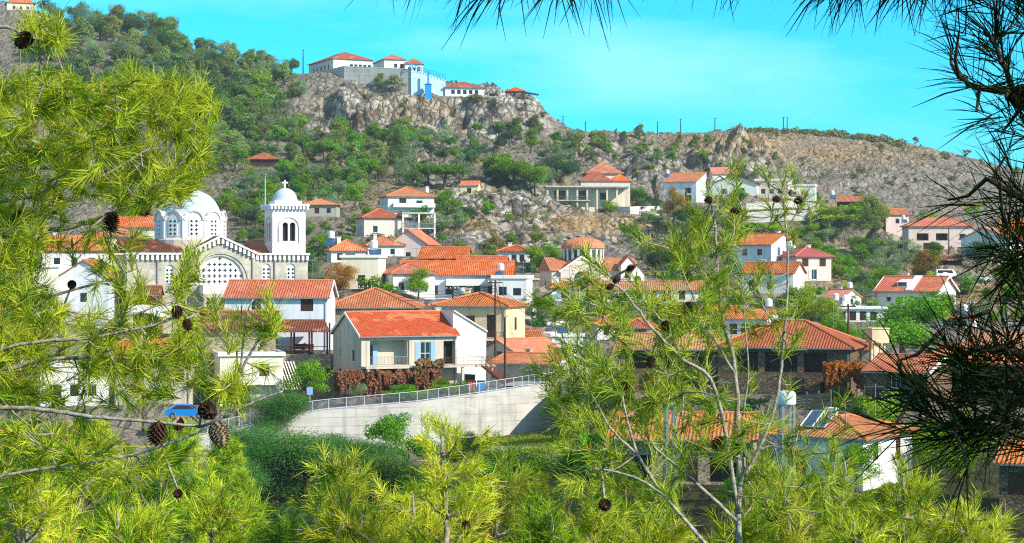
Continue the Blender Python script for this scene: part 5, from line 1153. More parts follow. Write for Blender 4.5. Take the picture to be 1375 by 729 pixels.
# ------------------------------------------------------------------ retaining wall, road, railing
apply_pads()
wd, wz = wall_at(PXG)
inw = (PXG > 246) & (PXG < 752)
kk = np.clip((wd + 9 - GY)/4, 0, 1)*((GY >= wd + .9) & (GY < wd + 9))*inw
GZ = GZ*(1-kk) + kk*np.minimum(GZ, wz - .12)
GZ = np.where(inw & (GY < wd + .9) & (GY > wd - 30), np.minimum(GZ, wz - 1.2 - 3.6*np.clip((PXG-246)/150, 0, 1)), GZ)
build_terrain()
def road_wall():
    pts = [Vector(((p-CX)/F*d, d, (CY-y)/F*d)) for p, y, d in WALL]
    fine = []
    for i in range(len(pts)-1):
        for t in range(4): fine.append(pts[i].lerp(pts[i+1], t/4))
    fine.append(pts[-1]); n = len(fine)
    c = fine[n//2].copy(); c.z -= 5; root = empty('retaining_wall', c, 0, 'long pale concrete retaining wall below the village road, with board marks', 'wall')
    V = []
    for i, p in enumerate(fine):
        V += [p + Vector((0,0,.1)) - c, p + Vector((0,.55,.1)) - c, p + Vector((0,.55,-8)) - c, p + Vector((0,-.25,-8)) - c]
    Fc = [((i)*4+k, (i+1)*4+k, (i+1)*4+(k+1)%4, i*4+(k+1)%4) for i in range(n-1) for k in range(4)] + [(0,1,2,3), tuple((n-1)*4+k for k in (3,2,1,0))]
    mb = MB(); mb.add(V, Fc); mb.build('wall_face', M['concrete'], root)
    # road sheet
    mb = MB(); V = []
    for p in fine: V += [p + Vector((0,.56,-.02)), p + Vector((0,5.2,-.015))]
    mb.add(V, [(2*i,2*i+2,2*i+3,2*i+1) for i in range(n-1)])
    a = [at(668,519,207.5), at(748,513.6,209.8), at(775,512,212), at(760,506,217), at(690,508,217)]
    for p in a: p.z = at(700,519.5,206.3).z + .02
    mb.add(a, [(0,1,2,3,4)])
    tag(mb.build('road', M['asphalt']), 'pale narrow village road along the top of the retaining wall', 'road', kind='structure')
    rt = empty('road_railing', fine[n//2], 0, 'pale metal railing with mesh panels along the top of the retaining wall', 'railing'); o = fine[n//2]
    post_me = None; tot = 0
    q = MB(); g = MB(); L = []
    steps = 34
    for i in range(steps+1):
        t = i/steps*(n-1); k = min(int(t), n-2); p = fine[k].lerp(fine[k+1], t-k) + Vector((0,.25,.1)); L.append(p)
        b = MB(); b.box(-.035,.035,-.035,.035,0,1.12)
        if post_me is None: post_me = b.mesh('post', M['rail'])
        link('post', post_me, rt, p - o)
    for i in range(steps):
        for z in (1.1, .12): q.bar(L[i]-o+Vector((0,0,z)), L[i+1]-o+Vector((0,0,z)), .05)
        a, b = L[i]-o, L[i+1]-o
        if i < 26:
            for z in np.arange(.22, 1.05, .12): g.bar(a+Vector((0,.02,z)), b+Vector((0,.02,z)), .022)
            for k2 in range(1, 14): p = a.lerp(b, k2/14)+Vector((0,.02,0)); g.bar(p+Vector((0,0,.14)), p+Vector((0,0,1.08)), .018)
    q.build('rail', M['rail'], rt); g.build('mesh_panel', M['mesh'], rt)
    s = empty('street_sign', at(416, 552, 198.8), 0, 'blue street sign on a pale post by the road railing', 'sign')
    b = MB(); b.tube([(0,0,-.5),(0,0,2.0)], .045, 8); b.build('post', M['rail'], s); b = MB(); b.box(-.32,.32,-.075,-.046,1.7,2.5); b.build('sign_plate', M['blue'], s)
    for x, m, lb in ((-.5,'tilered','red waste bin under the iron stair'),(.5,'bluepaint','blue waste bin under the iron stair')):
        k = empty('waste_bin', at(640, 524, 205.5) + Vector((x,0,0)), .1, lb, 'bin')
        b = MB(); b.box(-.42,.42,-.35,.35,.0,.95); b.build('bin', M[m], k); b = MB(); b.box(-.45,.45,-.38,.38,.953,1.05); b.build('lid', M['black'], k)
road_wall()
# ------------------------------------------------------------------ poles and wires
POLES = []
def pole(px, pb, pt, d, label, arms=1, lamp=False, mat='pole', r=.13):
    P = at(px, pb, d); hgt = (pb-pt)/F*d; root = empty('utility_pole', P, RNG.uniform(-.4,.4), label, 'pole')
    q = MB(); q.tube([(0,0,-2),(0,0,hgt*.5),(0,0,hgt)], [r*1.15, r, r*.8], 8); q.build('post', M[mat], root)
    for i in range(arms):
        z = hgt-.35-i*.8; q = MB(); q.box(-.9,.9,-r-.1,-r,z,z+.12)
        c = q.build('crossarm', M[mat], root)
        for x in (-.8,-.3,.3,.8): q = MB(); q.lathe([(.05,0),(.07,.08),(.03,.18),(0,.2)], (x,-r-.05,z+.12), 8); q.build('insulator', M['trim'], c)
    if lamp:
        q = MB(); q.tube([(0,0,hgt-.5),(.1,-.5,hgt+.1),(.3,-1.2,hgt+.2)], .04, 6); a = q.build('lamp_arm', M['metal'], root); q = MB(); q.box(.2,.4,-1.6,-1.1,hgt+.12,hgt+.26); q.build('lamp_head', M['rail'], a)
    POLES.append((P.x, P.y, P.z+hgt-.25)); return root
pole(665, 497, 376, 231, 'tall dark pole with a crossarm in front of the ochre house')
pole(678, 521, 426, 208, 'brown street lamp pole at the road corner', 0, True)
pole(490, 440, 383, 244, 'dark pole rising behind the drab house before the hipped roof')
pole(608, 440, 385, 250, 'dark pole between the long white house and the ochre roof')
pole(192, 560, 455, 196, 'reddish pole behind the left pine foliage', 0, mat='rust')
pole(318, 555, 470, 200, 'reddish pole left of the wooden lattice', 0, mat='rust')
pole(1139, 470, 408, 222, 'dark pole near the tall yellow tank', 1)
pole(356, 312, 236, 380, 'pale thin lamp post behind the bell tower', 0, True, 'rail', .1)
pole(1305, 452, 405, 262, 'dark pole behind the dark pine boughs', 1)
pole(1274, 345, 305, 405, 'thin dark pole by the rosy villa drive', 1)
for i, (px, pb, pt, d) in enumerate([(756, 184, 155, 745), (786, 184, 163, 745), (883, 184, 163, 760), (914, 178, 159, 775), (960, 176, 158, 785), (1052, 176, 157, 790), (1057, 176, 157, 792), (407, 102, 66, 665), (70, 32, 18, 735)]):
    pole(px, pb, pt, d, ['far ridge pole left of all, nearest the bluff', 'far ridge pole second from the bluff', 'far ridge pole at the dip beside a rock knob', 'far ridge pole on the rock knob', 'far ridge pole above the grey crag', 'far ridge pole of a close pair, its left one', 'far ridge pole of a close pair, its right one', 'thin mast left of the hilltop buildings', 'thin pole on the wooded crest at far left'][i], 1, r=.2)
def wire(a, b, label, n=4, sag=.9):
    A = Vector(a); B = Vector(b); c = A.lerp(B, .5); root = empty('power_line', c, 0, label, 'cable', 'overhead cables between the village poles')
    for k in range(n):
        off = Vector((0, .0, -k*.35)); q = MB()
        q.tube([A.lerp(B, t/12) + off - c - Vector((0,0,4*sag*(t/12)*(1-t/12))) for t in range(13)], .028, 4, cap=False); q.build('cable', M['black'], root)
wire(POLES[0], POLES[2], 'sagging cables from the tall dark pole to the pole behind the drab house')
wire(POLES[0], POLES[3], 'short sagging cables from the tall dark pole to the pole behind the ochre roof')
wire(POLES[0], at(760, 436, 240), 'cables running right from the tall dark pole to the mauve block', 3)
wire(POLES[2], at(300, 402, 240), 'cables running left before the church front', 2)
wire(POLES[1], POLES[0], 'cable between the street lamp pole and the tall dark pole', 2, .4)
# ------------------------------------------------------------------ roof tanks
for h, x, y, rz, s, so, up, lab in [
    (hD, .25, .3, .2, 1.0, False, True, 'white water tank behind the long orange shed roof'),
    (hG, -.1, 0, .2, 1.0, True, False, 'white solar water heater on the mauve block'),
    (hP, -.45, -.1, -.3, 1.1, True, True, 'white water tank at the left of the pale hipped house'),
    (hP2, .3, -.1, .3, 1.2, True, True, 'white water tank with panel on the blank cream block'),
    (hI3, -.3, -.2, -.2, 1.0, True, True, 'white water tank on the flat annex of the long white house'),
    (hV, -.6, .2, .1, 1.0, True, True, 'white water tank left of the sloping roofed white house'),
    (h2f, -.35, 0.1, .5, 1.0, True, True, 'white water tank behind the brown roofed pinkish house'),
    (h2h, -.38, 0, .2, 1.0, True, True, 'white water tank at the left of the low grey flat building'),
    (h2h, -.2, .1, .2, .9, False, True, 'small round tank on the low grey flat building'),
    (h2i, .2, .2, .2, .9, True, True, 'white water tank on the pink roofed cottage'),
    (h3c, .35, .1, .3, 1.0, True, True, 'white water tank above the stepped orange roof'),
    (hG2, .3, .1, .3, 1.0, True, False, 'flat lying white tank on the faded roof behind the mauve block'),
    (h2j, .2, 0, .3, .9, True, True, 'white tank on the low building below the round green tree'),
    (h2a, -.5, .3, .2, .8, True, True, 'white tank at the left of the rosy villa'),
    (hY, -.7, 0, .2, 1.0, True, True, 'white tank left of the open hill shed'),
]:
    up_ = up
    water_tank(on(h, x, y, h['H'] + (h['rh']*.55 if h['rh'] > .5 else .25)), lab, h['th']+rz, s, so, up_)
def stand_tank(px, pt, pb, d, label, wpx, mat='tank', box=False):
    P = at(px, pb, d); H_ = (pb-pt)/F*d; W_ = wpx/F*d; root = empty('water_tank', P, .2, label, 'water tank')
    th_ = W_*.8 if not box else W_*.85
    for sx in (-1,1):
        for sy in (-1,1): q = MB(); q.box(sx*W_*.3-.09,sx*W_*.3+.09,sy*W_*.3-.09,sy*W_*.3+.09,-3,H_-th_); q.build('leg', M['yellow' if box else 'metal'], root)
    q = MB()
    if box: q.box(-W_/2,W_/2,-W_/2,W_/2,H_-th_+.003,H_-.12); q.box(-W_/2-.08,W_/2+.08,-W_/2-.08,W_/2+.08,H_-.117,H_)
    else: q.lathe([(.1,H_-th_),(W_*.44,H_-th_+.05),(W_*.5,H_-th_*.85),(W_*.5,H_-th_*.3),(W_*.42,H_-th_*.08),(W_*.15,H_),(0,H_)], (0,0,0), 18)
    q.build('tank', M['yellow' if box else mat], root, smooth=not box)
stand_tank(900, 528, 600, 138, 'white rounded tank on thin legs left of the pine stems', 21)
stand_tank(1056, 524, 600, 138, 'large white rounded tank on legs above the nearest bright roof', 26)
stand_tank(622, 386, 425, 262, 'round white tank on a post behind the ochre roof', 11)
stand_tank(1178, 440, 500, 200, 'square yellow tank on a tall stand beside the big leafy tree', 24, box=True)
def roof_panel():
    h = h5a; r = empty('solar_panel', on(h, -.12, -.28, h['H']+h['rh']*.62+.25), h['th'], 'blue solar panel tilted on the nearest bright roof', 'solar panel')
    q = MB(); q.add([(-1,-1.1,-.3),(1,-1.1,-.3),(1,.9,.75),(-1,.9,.75),(-1,-1.1,-.38),(1,-1.1,-.38),(1,.9,.67),(-1,.9,.67)], [(0,1,2,3),(7,6,5,4),(0,4,5,1),(1,5,6,2),(2,6,7,3),(3,7,4,0)]); q.build('panel', M['panel'], r)
    q = MB()
    for x in (-1,0,1): q.bar((x,-1.12,-.27),(x,.92,.79),.06)
    q.bar((-1,.9,.78),(1,.9,.78),.06); q.bar((-1,-1.1,-.27),(1,-1.1,-.27),.06); q.build('frame', M['trim'], r)
    for x in (-.9,.9): q = MB(); q.bar((x,.85,-1.2),(x,.85,.7),.06); q.build('leg', M['metal'], r)
roof_panel()
# ------------------------------------------------------------------ vehicles
def car(px, py, d, rz, mat, label, van=False):
    P = at(px, py, d); P.z = max(P.z, -99); root = empty('parked_van' if van else 'parked_car', P, rz, label, 'van' if van else 'car')
    if van: side = [(-2.4,.35),(2.35,.35),(2.4,.9),(1.9,1.15),(1.3,1.95),(-2.3,2.0),(-2.4,1.6)]
    else: side = [(-2.05,.35),(2.0,.35),(2.1,.7),(1.9,.92),(1.0,1.0),(.35,1.45),(-1.0,1.47),(-1.75,1.02),(-2.1,.95)]
    wd_ = .88
    b = MB(); n = len(side)
    V = [(x, -wd_*(1 if z < 1.05 else .86), z) for x, z in side] + [(x, wd_*(1 if z < 1.05 else .86), z) for x, z in side]
    b.add(V, [tuple(range(n)), tuple(range(2*n-1,n-1,-1))] + [(i+n,(i+1)%n+n,(i+1)%n,i) for i in range(n)])
    body = b.build('body', M[mat], root)
    g = [(-2.0,1.2),(1.25,1.2),(1.0,1.8),(-2.0,1.82)] if van else [(-1.55,1.02),(.85,1.03),(.3,1.39),(-.95,1.41)]
    for s in (-1,1):
        q = MB(); yy = s*(.895 if not van else .8)
        q.add([(x, s*(wd_*(1 if z < 1.05 else .89)+.012), z) for x, z in g], [(0,1,2,3)]); q.build('window', M['glass'], body)
    q = MB(); (a, c) = ((1.86,1.2),(1.36,1.88)) if van else ((.98,1.04),(.40,1.42))
    q.add([(a[0]+.03,-.74,a[1]),(a[0]+.03,.74,a[1]),(c[0]+.03,.7,c[1]),(c[0]+.03,-.7,c[1])], [(0,1,2,3)]); q.build('windscreen', M['glass'], body)
    for x in (-1.35, 1.3):
        for s in (-1,1):
            q = MB(); q.lathe([(.0,-.1),(.3,-.1),(.33,-.06),(.33,.06),(.3,.1),(0,.1)], (0,0,0), 14); q.v = [(xx+x, zz+s*.82, yy+.33) for xx,yy,zz in q.v]; w_ = q.build('wheel', M['black'], root)
            q = MB(); q.lathe([(0,-.115),(.18,-.112),(.18,.112),(0,.115)], (0,0,0), 10); q.v = [(xx+x, zz+s*.825, yy+.33) for xx,yy,zz in q.v]; q.build('rim', M['metal'], w_)
    for s in (-1,1):
        q = MB(); q.box(2.0 if not van else 2.36, 2.09 if not van else 2.41, s*.6-.16, s*.6+.16, .66, .82); q.build('headlight', M['rail'], root)
        q = MB(); q.box(-2.13 if not van else -2.43, -2.05, s*.68-.1, s*.68+.1, .75, .95); q.build('tail_light', M['tilered'], root)
    PADS.append((P.x,P.y,P.z,3)); return root
def gpt(px, py): d = hit(px, py); return px, py, d
car(*gpt(1270, 375), .2, 'carwhite', 'white van parked on the terrace behind the salmon roofed house', True)
car(*gpt(1296, 377), .1, 'carsilver', 'silver car parked right of the white van')
car(*gpt(1318, 379), -.1, 'carwhite', 'white car at the right end of the parked row')
car(*gpt(1205, 350), .9, 'carwhite', 'small white car parked by the bend below the rosy villa')
car(250, 562, 193.5, .15, 'carblue', 'bright blue car half hidden behind the left pine limb')
# ------------------------------------------------------------------ trees
def crown_mesh(name, mat, seed, kind, n_clump, n_leaf, leaf):
    r = np.random.default_rng(seed); C = []; R = []
    lobes = r.normal(size=(9,3)); lobes /= np.linalg.norm(lobes, axis=1)[:, None]; lobes *= r.uniform(.45,.92,(9,1)); lrad = r.uniform(.28,.5,9)
    for i in range(n_clump):
        v = r.normal(size=3); v /= np.linalg.norm(v); u = r.uniform(.35, 1)**.5; k = r.integers(9); v = lobes[k] + v*lrad[k]*u; u = 1.0
        if kind == 'round':  c = v*u*np.array([.40,.40,.30]) + [0,0,.64]; rc = r.uniform(.09,.16)
        elif kind == 'umbrella': c = v*u*np.array([.44,.44,.24]) + [0,0,.70]; rc = r.uniform(.09,.15)
        elif kind == 'aleppo':
            t = r.uniform(.24, .97); w_ = .38*(1-t)**.55 + .05; a = r.uniform(0, 6.28); q = r.uniform(.3,1)**.5*w_
            c = np.array([math.cos(a)*q, math.sin(a)*q, t]) + r.normal(size=3)*.02; rc = r.uniform(.06,.12)
        elif kind == 'cypress':
            t = r.uniform(.04, .97); w_ = .14*math.sin(math.pi*min(.95,t*.75+.2))**.8; a = r.uniform(0,6.28); q = r.uniform(.4,1)**.5*w_
            c = np.array([math.cos(a)*q, math.sin(a)*q, t]); rc = r.uniform(.04,.07)
        elif kind == 'low': c = v*u*np.array([.52,.52,.42]) + [0,0,.48]; c[2] = max(c[2], .1); rc = r.uniform(.12,.2)
        else: c = v*u*np.array([.42,.42,.38]) + [0,0,.58]; rc = r.uniform(.08,.16)
        C.append(c); R.append(rc)
    C = np.array(C); R = np.array(R)
    C[:, :2] += .09*np.sin(C[:, [2]]*9 + r.uniform(0, 6, 2)); 
    idx = np.repeat(np.arange(n_clump), n_leaf); N = len(idx)
    v = r.normal(size=(N,3)); v /= np.linalg.norm(v, axis=1)[:, None]
    p = C[idx] + v*(R[idx]*r.uniform(.55,1.08,N))[:, None]*np.array([1.15,1.15,.85])
    nn = v + r.normal(size=(N,3))*.55; nn /= np.linalg.norm(nn, axis=1)[:, None]
    a = np.cross(nn, r.normal(size=(N,3))); a /= np.linalg.norm(a, axis=1)[:, None]; b = np.cross(nn, a)
    s = leaf*r.uniform(.6,1.4,N)[:, None]
    V = np.stack([p + a*s, p + b*s*.55, p - a*s, p - b*s*.55], 1).reshape(-1,3)
    return np_mesh(name, V, np.arange(4*N).reshape(N,4), mat)
def trunk_mesh(seed, top=.7, r0=.035, lean=.05, limbs=5, mat='bark'):
    rr = random.Random(seed); q = MB(); lx = rr.uniform(-lean,lean); ly = rr.uniform(-lean,lean)
    P = [Vector((lx*t*t + .012*math.sin(t*9+seed), ly*t*t, t*top)) for t in (0,.2,.4,.6,.8,1)]; P[0].z = -.08
    q.tube(P, [r0*1.25,r0,r0*.85,r0*.7,r0*.5,r0*.25], 7)
    for i in range(limbs):
        t = rr.uniform(.4,.85); b = Vector((lx*t*t, ly*t*t, t*top)); a = rr.uniform(0,6.28); L = rr.uniform(.18,.34)
        q.tube([b, b+Vector((math.cos(a)*L*.5, math.sin(a)*L*.5, L*.35)), b+Vector((math.cos(a)*L, math.sin(a)*L, L*.6))], [r0*.4,r0*.28,r0*.1], 5)
    return q.mesh('trunk', M[mat])
KIND = {  # kind: (name, category, crown kind, material, trunk top, clumps, leaves, leaf size)
    'round': ('round_pine', 'tree', 'round', 'f_round', .6, 70, 90, .026), 'umbrella': ('umbrella_pine', 'tree', 'umbrella', 'f_round', .72, 70, 90, .026),
    'aleppo': ('hill_pine', 'tree', 'aleppo', 'f_aleppo', .9, 90, 60, .024), 'dark': ('dark_pine', 'tree', 'round', 'f_dark', .7, 50, 60, .026),
    'cypress': ('cypress', 'tree', 'cypress', 'f_dark', .8, 60, 40, .02), 'olive': ('olive_tree', 'tree', 'broad', 'f_olive', .5, 60, 60, .018),
    'broad': ('leafy_tree', 'tree', 'broad', 'f_broad', .55, 60, 60, .026), 'lime': ('lime_green_tree', 'tree', 'broad', 'f_lime', .5, 55, 60, .026),
    'dry': ('autumn_tree', 'tree', 'broad', 'f_dry', .55, 55, 55, .024), 'shrub': ('shrub', 'shrub', 'low', 'f_scrub', .3, 26, 40, .05),
    'bush': ('green_bush', 'bush', 'low', 'f_broad', .3, 34, 50, .045), 'darkbush': ('dark_bush', 'bush', 'low', 'f_dark', .3, 30, 50, .045),
    'feather': ('feathery_tree', 'tree', 'broad', 'f_feather', .5, 150, 130, .012),
}
PROTO = {}
def proto(kind, hi=False):
    k = (kind, hi)
    if k not in PROTO:
        nm, cat, ck, mat, tt, nc, nl, lf = KIND[kind]; L = []
        for v in range(3 if not hi else 2):
            m = 3.0 if hi else 1.0
            sd = hash(kind) % 7 + v*13 + 5 if False else sum(map(ord, kind)) + v*13
            L.append((trunk_mesh(sd+1, tt, limbs=3 if ck == 'low' else 6), crown_mesh('crown', M[mat], sd, ck, int(nc*(1.9 if hi else 1)), int(nl*(1.7 if hi else 1)), lf*(.58 if hi else 1))))
        PROTO[k] = L
    return PROTO[k]
NTREE = 0
def tree(px, py, hpx, kind, label, group=None, d=None, hi=None, wide=None, sink=.0, name=None, rnd=None):
    global NTREE; NTREE += 1
    rr = rnd or RNG
    d = d or hit(px, py)
    x = (px-CX)/F*d; zg = gz(px, d); zp = (CY-py)/F*d
    z = zp if abs(zp-zg) < .8 else zg if zp > zg else zp
    hgt = hpx/F*d
    hi = (hpx > 42) if hi is None else hi
    L = proto(kind, hi); tm, cmh = L[rr.randrange(len(L))]
    root = empty(name or KIND[kind][0], (x, d, z-sink), rr.uniform(0, 6.28), label, KIND[kind][1], group)
    ww = (wide/F*d)/.92 if wide else hgt*rr.uniform(.85, 1.2)
    root.scale = (ww, ww, hgt)
    link('trunk', tm, root); link('crown', cmh, root)
    return root
# --- named trees one can point to
for a in [
    (597, 252, 38, 'umbrella', 'wide umbrella pine left of the little ochre house', None, 60), (575, 246, 28, 'umbrella', 'smaller umbrella pine touching the wide one at its left', None, 34),
    (690, 256, 46, 'round', 'big rounded pine left of the dark one on the slope', None, 56), (718, 266, 52, 'round', 'bright round pine leaning right above the crag', None, 44), (752, 252, 46, 'dark', 'dark broad pine beside the concrete pavilion', None, 58), (668, 244, 36, 'umbrella', 'spreading pine just right of the little ochre house', None, 40),
    (535, 222, 50, 'aleppo', 'slender pale pine standing alone under the bluff', None, 26), (474, 243, 34, 'round', 'left one of three rounded pines on the slope above the tall white house', None, 30), (497, 243, 36, 'round', 'middle one of three rounded pines on the slope above the tall white house', None, 32), (513, 240, 28, 'aleppo', 'right one of three rounded pines on the slope above the tall white house', None, 24),
    (568, 184, 14, 'round', 'small round pine on the ledge below the bluff, leftmost', None, 22), (643, 182, 20, 'round', 'round bright pine on the ledge below the pavilion', None, 18), (671, 184, 20, 'round', 'second round pine from the ledge middle', None, 20), (692, 184, 26, 'aleppo', 'pale upright pine on the ledge', None, 26), (718, 182, 28, 'aleppo', 'pale pine at the right end of the ledge', None, 24), (476, 190, 12, 'round', 'tiny round pine at the foot of the bluff rock', None, 14), (748, 196, 18, 'round', 'rounded dark green pine on the saddle', None, 20), (775, 202, 24, 'aleppo', 'grey green pine on the saddle, left one of two', None, 28), (798, 200, 22, 'aleppo', 'grey green pine on the saddle, right one of two', None, 26), (827, 186, 14, 'cypress', 'tiny dark conifer on the ridge skyline', None, 10),
    (510, 118, 20, 'aleppo', 'pale bush tree against the hilltop wall, left', None, 18), (532, 122, 22, 'shrub', 'olive green bush tree against the hilltop wall, right', None, 24), (640, 138, 12, 'shrub', 'grey green bush before the hilltop pavilion', None, 22), (690, 128, 10, 'shrub', 'little bush on the white hilltop terrace', None, 14),
    (424, 392, 46, 'olive', 'grey green tree just right of the bell tower foot', None, 36), (452, 396, 46, 'dry', 'golden brown autumn tree beside the blank cream block', None, 46), (432, 352, 24, 'darkbush', 'dark rounded shrub left of the pale hipped house', None, 34), (413, 372, 40, 'broad', 'leafy tree behind the bell tower', None, 30),
    (600, 288, 32, 'broad', 'leafy tree at the right side of the tall white house', None, 42), (586, 312, 30, 'olive', 'soft olive tree below the tall white house', None, 54), (566, 296, 22, 'broad', 'small leafy tree between the tall and the bright gabled house', None, 30), (612, 310, 24, 'olive', 'round grey olive at the foot of the crag', None, 34), (627, 360, 22, 'lime', 'lime green tree between two low orange roofs', None, 42), (510, 400, 30, 'bush', 'green bushes at the left foot of the long white house', None, 44), (562, 404, 44, 'broad', 'dark leafy creeper tree on the front of the long white house', None, 34),
    (735, 372, 44, 'broad', 'leafy street tree at the left of the rosy church', None, 40), (718, 360, 30, 'lime', 'lime green tree right of the balconied house', None, 34), (662, 346, 30, 'dry', 'dry brown tree left of the balconied house', None, 34),
    (880, 372, 48, 'dark', 'dark dense conifer right of the rosy church, left one', None, 44), (900, 366, 40, 'dark', 'dark dense conifer right of the rosy church, right one', None, 40), (862, 350, 26, 'olive', 'grey olive tree above the dark conifers', None, 40),
    (880, 290, 54, 'cypress', 'palm like tall dark tree behind the buttressed garden wall', None, 22), (800, 280, 30, 'olive', 'rounded grey tree before the concrete pavilion', None, 34), (838, 282, 32, 'lime', 'lime green shrub tree at the right of the pavilion', None, 28), (856, 280, 28, 'broad', 'dark leafy tree behind the buttressed garden wall', None, 30), (905, 300, 50, 'dry', 'tall yellowish tree at the right end of the garden wall', None, 34), (922, 300, 44, 'cypress', 'dark cypress between the two white upper houses', None, 12), (895, 318, 30, 'dark', 'dark bushy tree in the gully under the garden wall', None, 50), (935, 318, 34, 'olive', 'grey tree in the gully under the upper houses', None, 44), (992, 274, 22, 'round', 'round dark green tree before the wide gabled house', None, 26), (1016, 300, 20, 'lime', 'lime hedge tree on the grey terrace', None, 40), (855, 276, 20, 'cypress', 'slim dark cypress by the garden wall', None, 8),
    (1172, 320, 56, 'aleppo', 'large open hill pine standing left of the rosy villa', None, 52), (1130, 302, 28, 'lime', 'bright green bush below the open shed', None, 60), (1100, 300, 30, 'broad', 'dark leafy tree at the left of the bright bush', None, 44), (1158, 302, 30, 'broad', 'leafy tree between the bright bush and the hill pine', None, 40), (1218, 352, 30, 'olive', 'grey green tree before the rosy villa, left', None, 40), (1255, 350, 24, 'round', 'bright round tree before the rosy villa', None, 24), (1242, 374, 40, 'dry', 'yellow green tree by the bend in the drive', None, 46), (1312, 368, 48, 'dark', 'large dark blue green round tree at right', None, 52), (1292, 384, 24, 'olive', 'silvery olive beside the parked cars', None, 30), (1345, 394, 40, 'lime', 'light green tree at right behind the dark boughs', None, 40), (1178, 372, 44, 'olive', 'blue grey feathery tree left of the bend', None, 50), (1152, 388, 30, 'broad', 'leafy tree on the slope right of the brown roofed house', None, 36), (1120, 372, 30, 'broad', 'dark tree touching the brown roofed house', None, 30), (1248, 428, 40, 'broad', 'dense round green tree in front of the salmon roofed house', None, 60), (1180, 404, 44, 'broad', 'dark green tree left of the salmon roofed house', None, 48),
    (1212, 490, 92, 'broad', 'big bright leafy tree behind the yellow tank', None, 124), (1130, 470, 48, 'broad', 'leafy tree behind the yellow tank at its left', None, 50),
    (1090, 440, 60, 'lime', 'tall bright yellow green tree behind the ruinous roof', None, 66), (1030, 438, 40, 'olive', 'grey green tree behind the pine stems', None, 60), (1060, 416, 30, 'broad', 'green tree below the low white house', None, 40),
    (410, 545, 60, 'broad', 'dense green roadside tree left of the brown vines', None, 62), (372, 590, 70, 'feather', 'soft feathery blue green tree below the road, left', None, 110), (795, 590, 100, 'dark', 'dense dark tree at the right end of the retaining wall', None, 84), (776, 560, 50, 'broad', 'leafy tree overhanging the right end of the wall', None, 50),
    (660, 455, 30, 'bush', 'small bush beside the ochre house', None, 20), (745, 440, 44, 'broad', 'dark leafy tree behind the faded roofs', None, 46), (715, 432, 28, 'olive', 'grey green tree before the cream doorway', None, 34), (848, 428, 40, 'broad', 'leafy tree before the old white house', None, 60), (790, 430, 44, 'olive', 'greyish tree below the rosy church', None, 56), (900, 452, 30, 'bush', 'green bushes between the mid roofs', None, 60),
]:
    tree(a[0], a[1], a[2], a[3], a[4], wide=a[6])
for i, (px, py, hh, ww) in enumerate([(1004,296,17,30),(1024,297,15,26),(1046,295,17,30),(1068,297,15,28),(1088,296,17,30),(986,297,15,26),(1108,297,17,30),(1036,302,15,30)]):
    tree(px, py, hh, 'lime' if i % 3 else 'bush', 'clipped yellow green bush in the row before the white upper houses', 'hedge bushes before the white upper houses', wide=ww, name='hedge_bush', d=468 + i)
tree(768, 296, 30, 'dark', 'dark tree in front of the left bays of the concrete pavilion', d=484, wide=30)
tree(818, 296, 26, 'broad', 'leafy tree in front of the right bays of the concrete pavilion', d=484, wide=36)
tree(742, 292, 20, 'olive', 'greyish bush tree at the left corner of the concrete pavilion', d=484, wide=24)
# big soft trees under the wall
tree(415, 668, 120, 'feather', 'large feathery blue green tree in the hollow under the wall', d=150, hi=True, wide=180)
tree(330, 690, 130, 'feather', 'feathery blue green tree in the hollow at the left', d=146, hi=True, wide=110)
tree(512, 690, 110, 'feather', 'feathery blue green tree in the hollow at the right', d=140, hi=True, wide=150)
tree(545, 640, 84, 'broad', 'dark leafy fig tree against the retaining wall', d=168, hi=True, wide=84)
tree(618, 640, 60, 'broad', 'small upright leafy tree against the retaining wall', d=172, hi=True, wide=34)
tree(636, 620, 44, 'dark', 'round dark shrub at the edge of the grass field', d=170, hi=True, wide=36, name='dark_shrub')
tree(700, 640, 44, 'bush', 'leafy bank of green bushes below the dry stone wall, left', d=160, hi=True, wide=80)
tree(770, 650, 50, 'bush', 'leafy bank of green bushes below the dry stone wall, right', d=158, hi=True, wide=90)
tree(372, 712, 70, 'dark', 'dark tree added under the left feathery trees to darken the hollow', d=132, hi=True, wide=90)  # dark foliage added where the hollow lies in shade
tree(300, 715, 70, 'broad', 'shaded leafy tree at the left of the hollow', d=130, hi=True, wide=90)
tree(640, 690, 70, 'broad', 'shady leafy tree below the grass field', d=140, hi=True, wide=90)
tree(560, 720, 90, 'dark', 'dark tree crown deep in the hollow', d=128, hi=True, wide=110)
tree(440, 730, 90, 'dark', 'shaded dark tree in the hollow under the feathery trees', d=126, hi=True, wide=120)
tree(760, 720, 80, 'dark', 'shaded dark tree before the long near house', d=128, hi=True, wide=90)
tree(1150, 660, 66, 'broad', 'leafy tree at the right corner of the nearest house', d=132, hi=True, wide=60)
tree(1215, 640, 110, 'lime', 'sunlit yellow green tree behind the dark boughs', d=150, hi=True, wide=110)
tree(1290, 650, 100, 'lime', 'second sunlit yellow green tree behind the dark boughs', d=145, hi=True, wide=90)
tree(1330, 700, 80, 'broad', 'leafy tree beside the lower right house', d=118, hi=True, wide=70)
tree(870, 712, 66, 'broad', 'leafy garden tree before the long near house', d=126, hi=True, wide=70)
tree(985, 690, 50, 'broad', 'leafy garden tree left of the nearest white side wall', d=130, hi=True, wide=60)
tree(1020, 660, 60, 'lime', 'light green garden tree behind the pine stems', d=134, hi=True, wide=50)
tree(462, 652, 84, 'feather', 'feathery blue green tree leaning on the wall between the other two', d=158, hi=True, wide=110)
tree(356, 628, 66, 'feather', 'feathery blue green tree nearest the blue car', d=164, hi=True, wide=100)
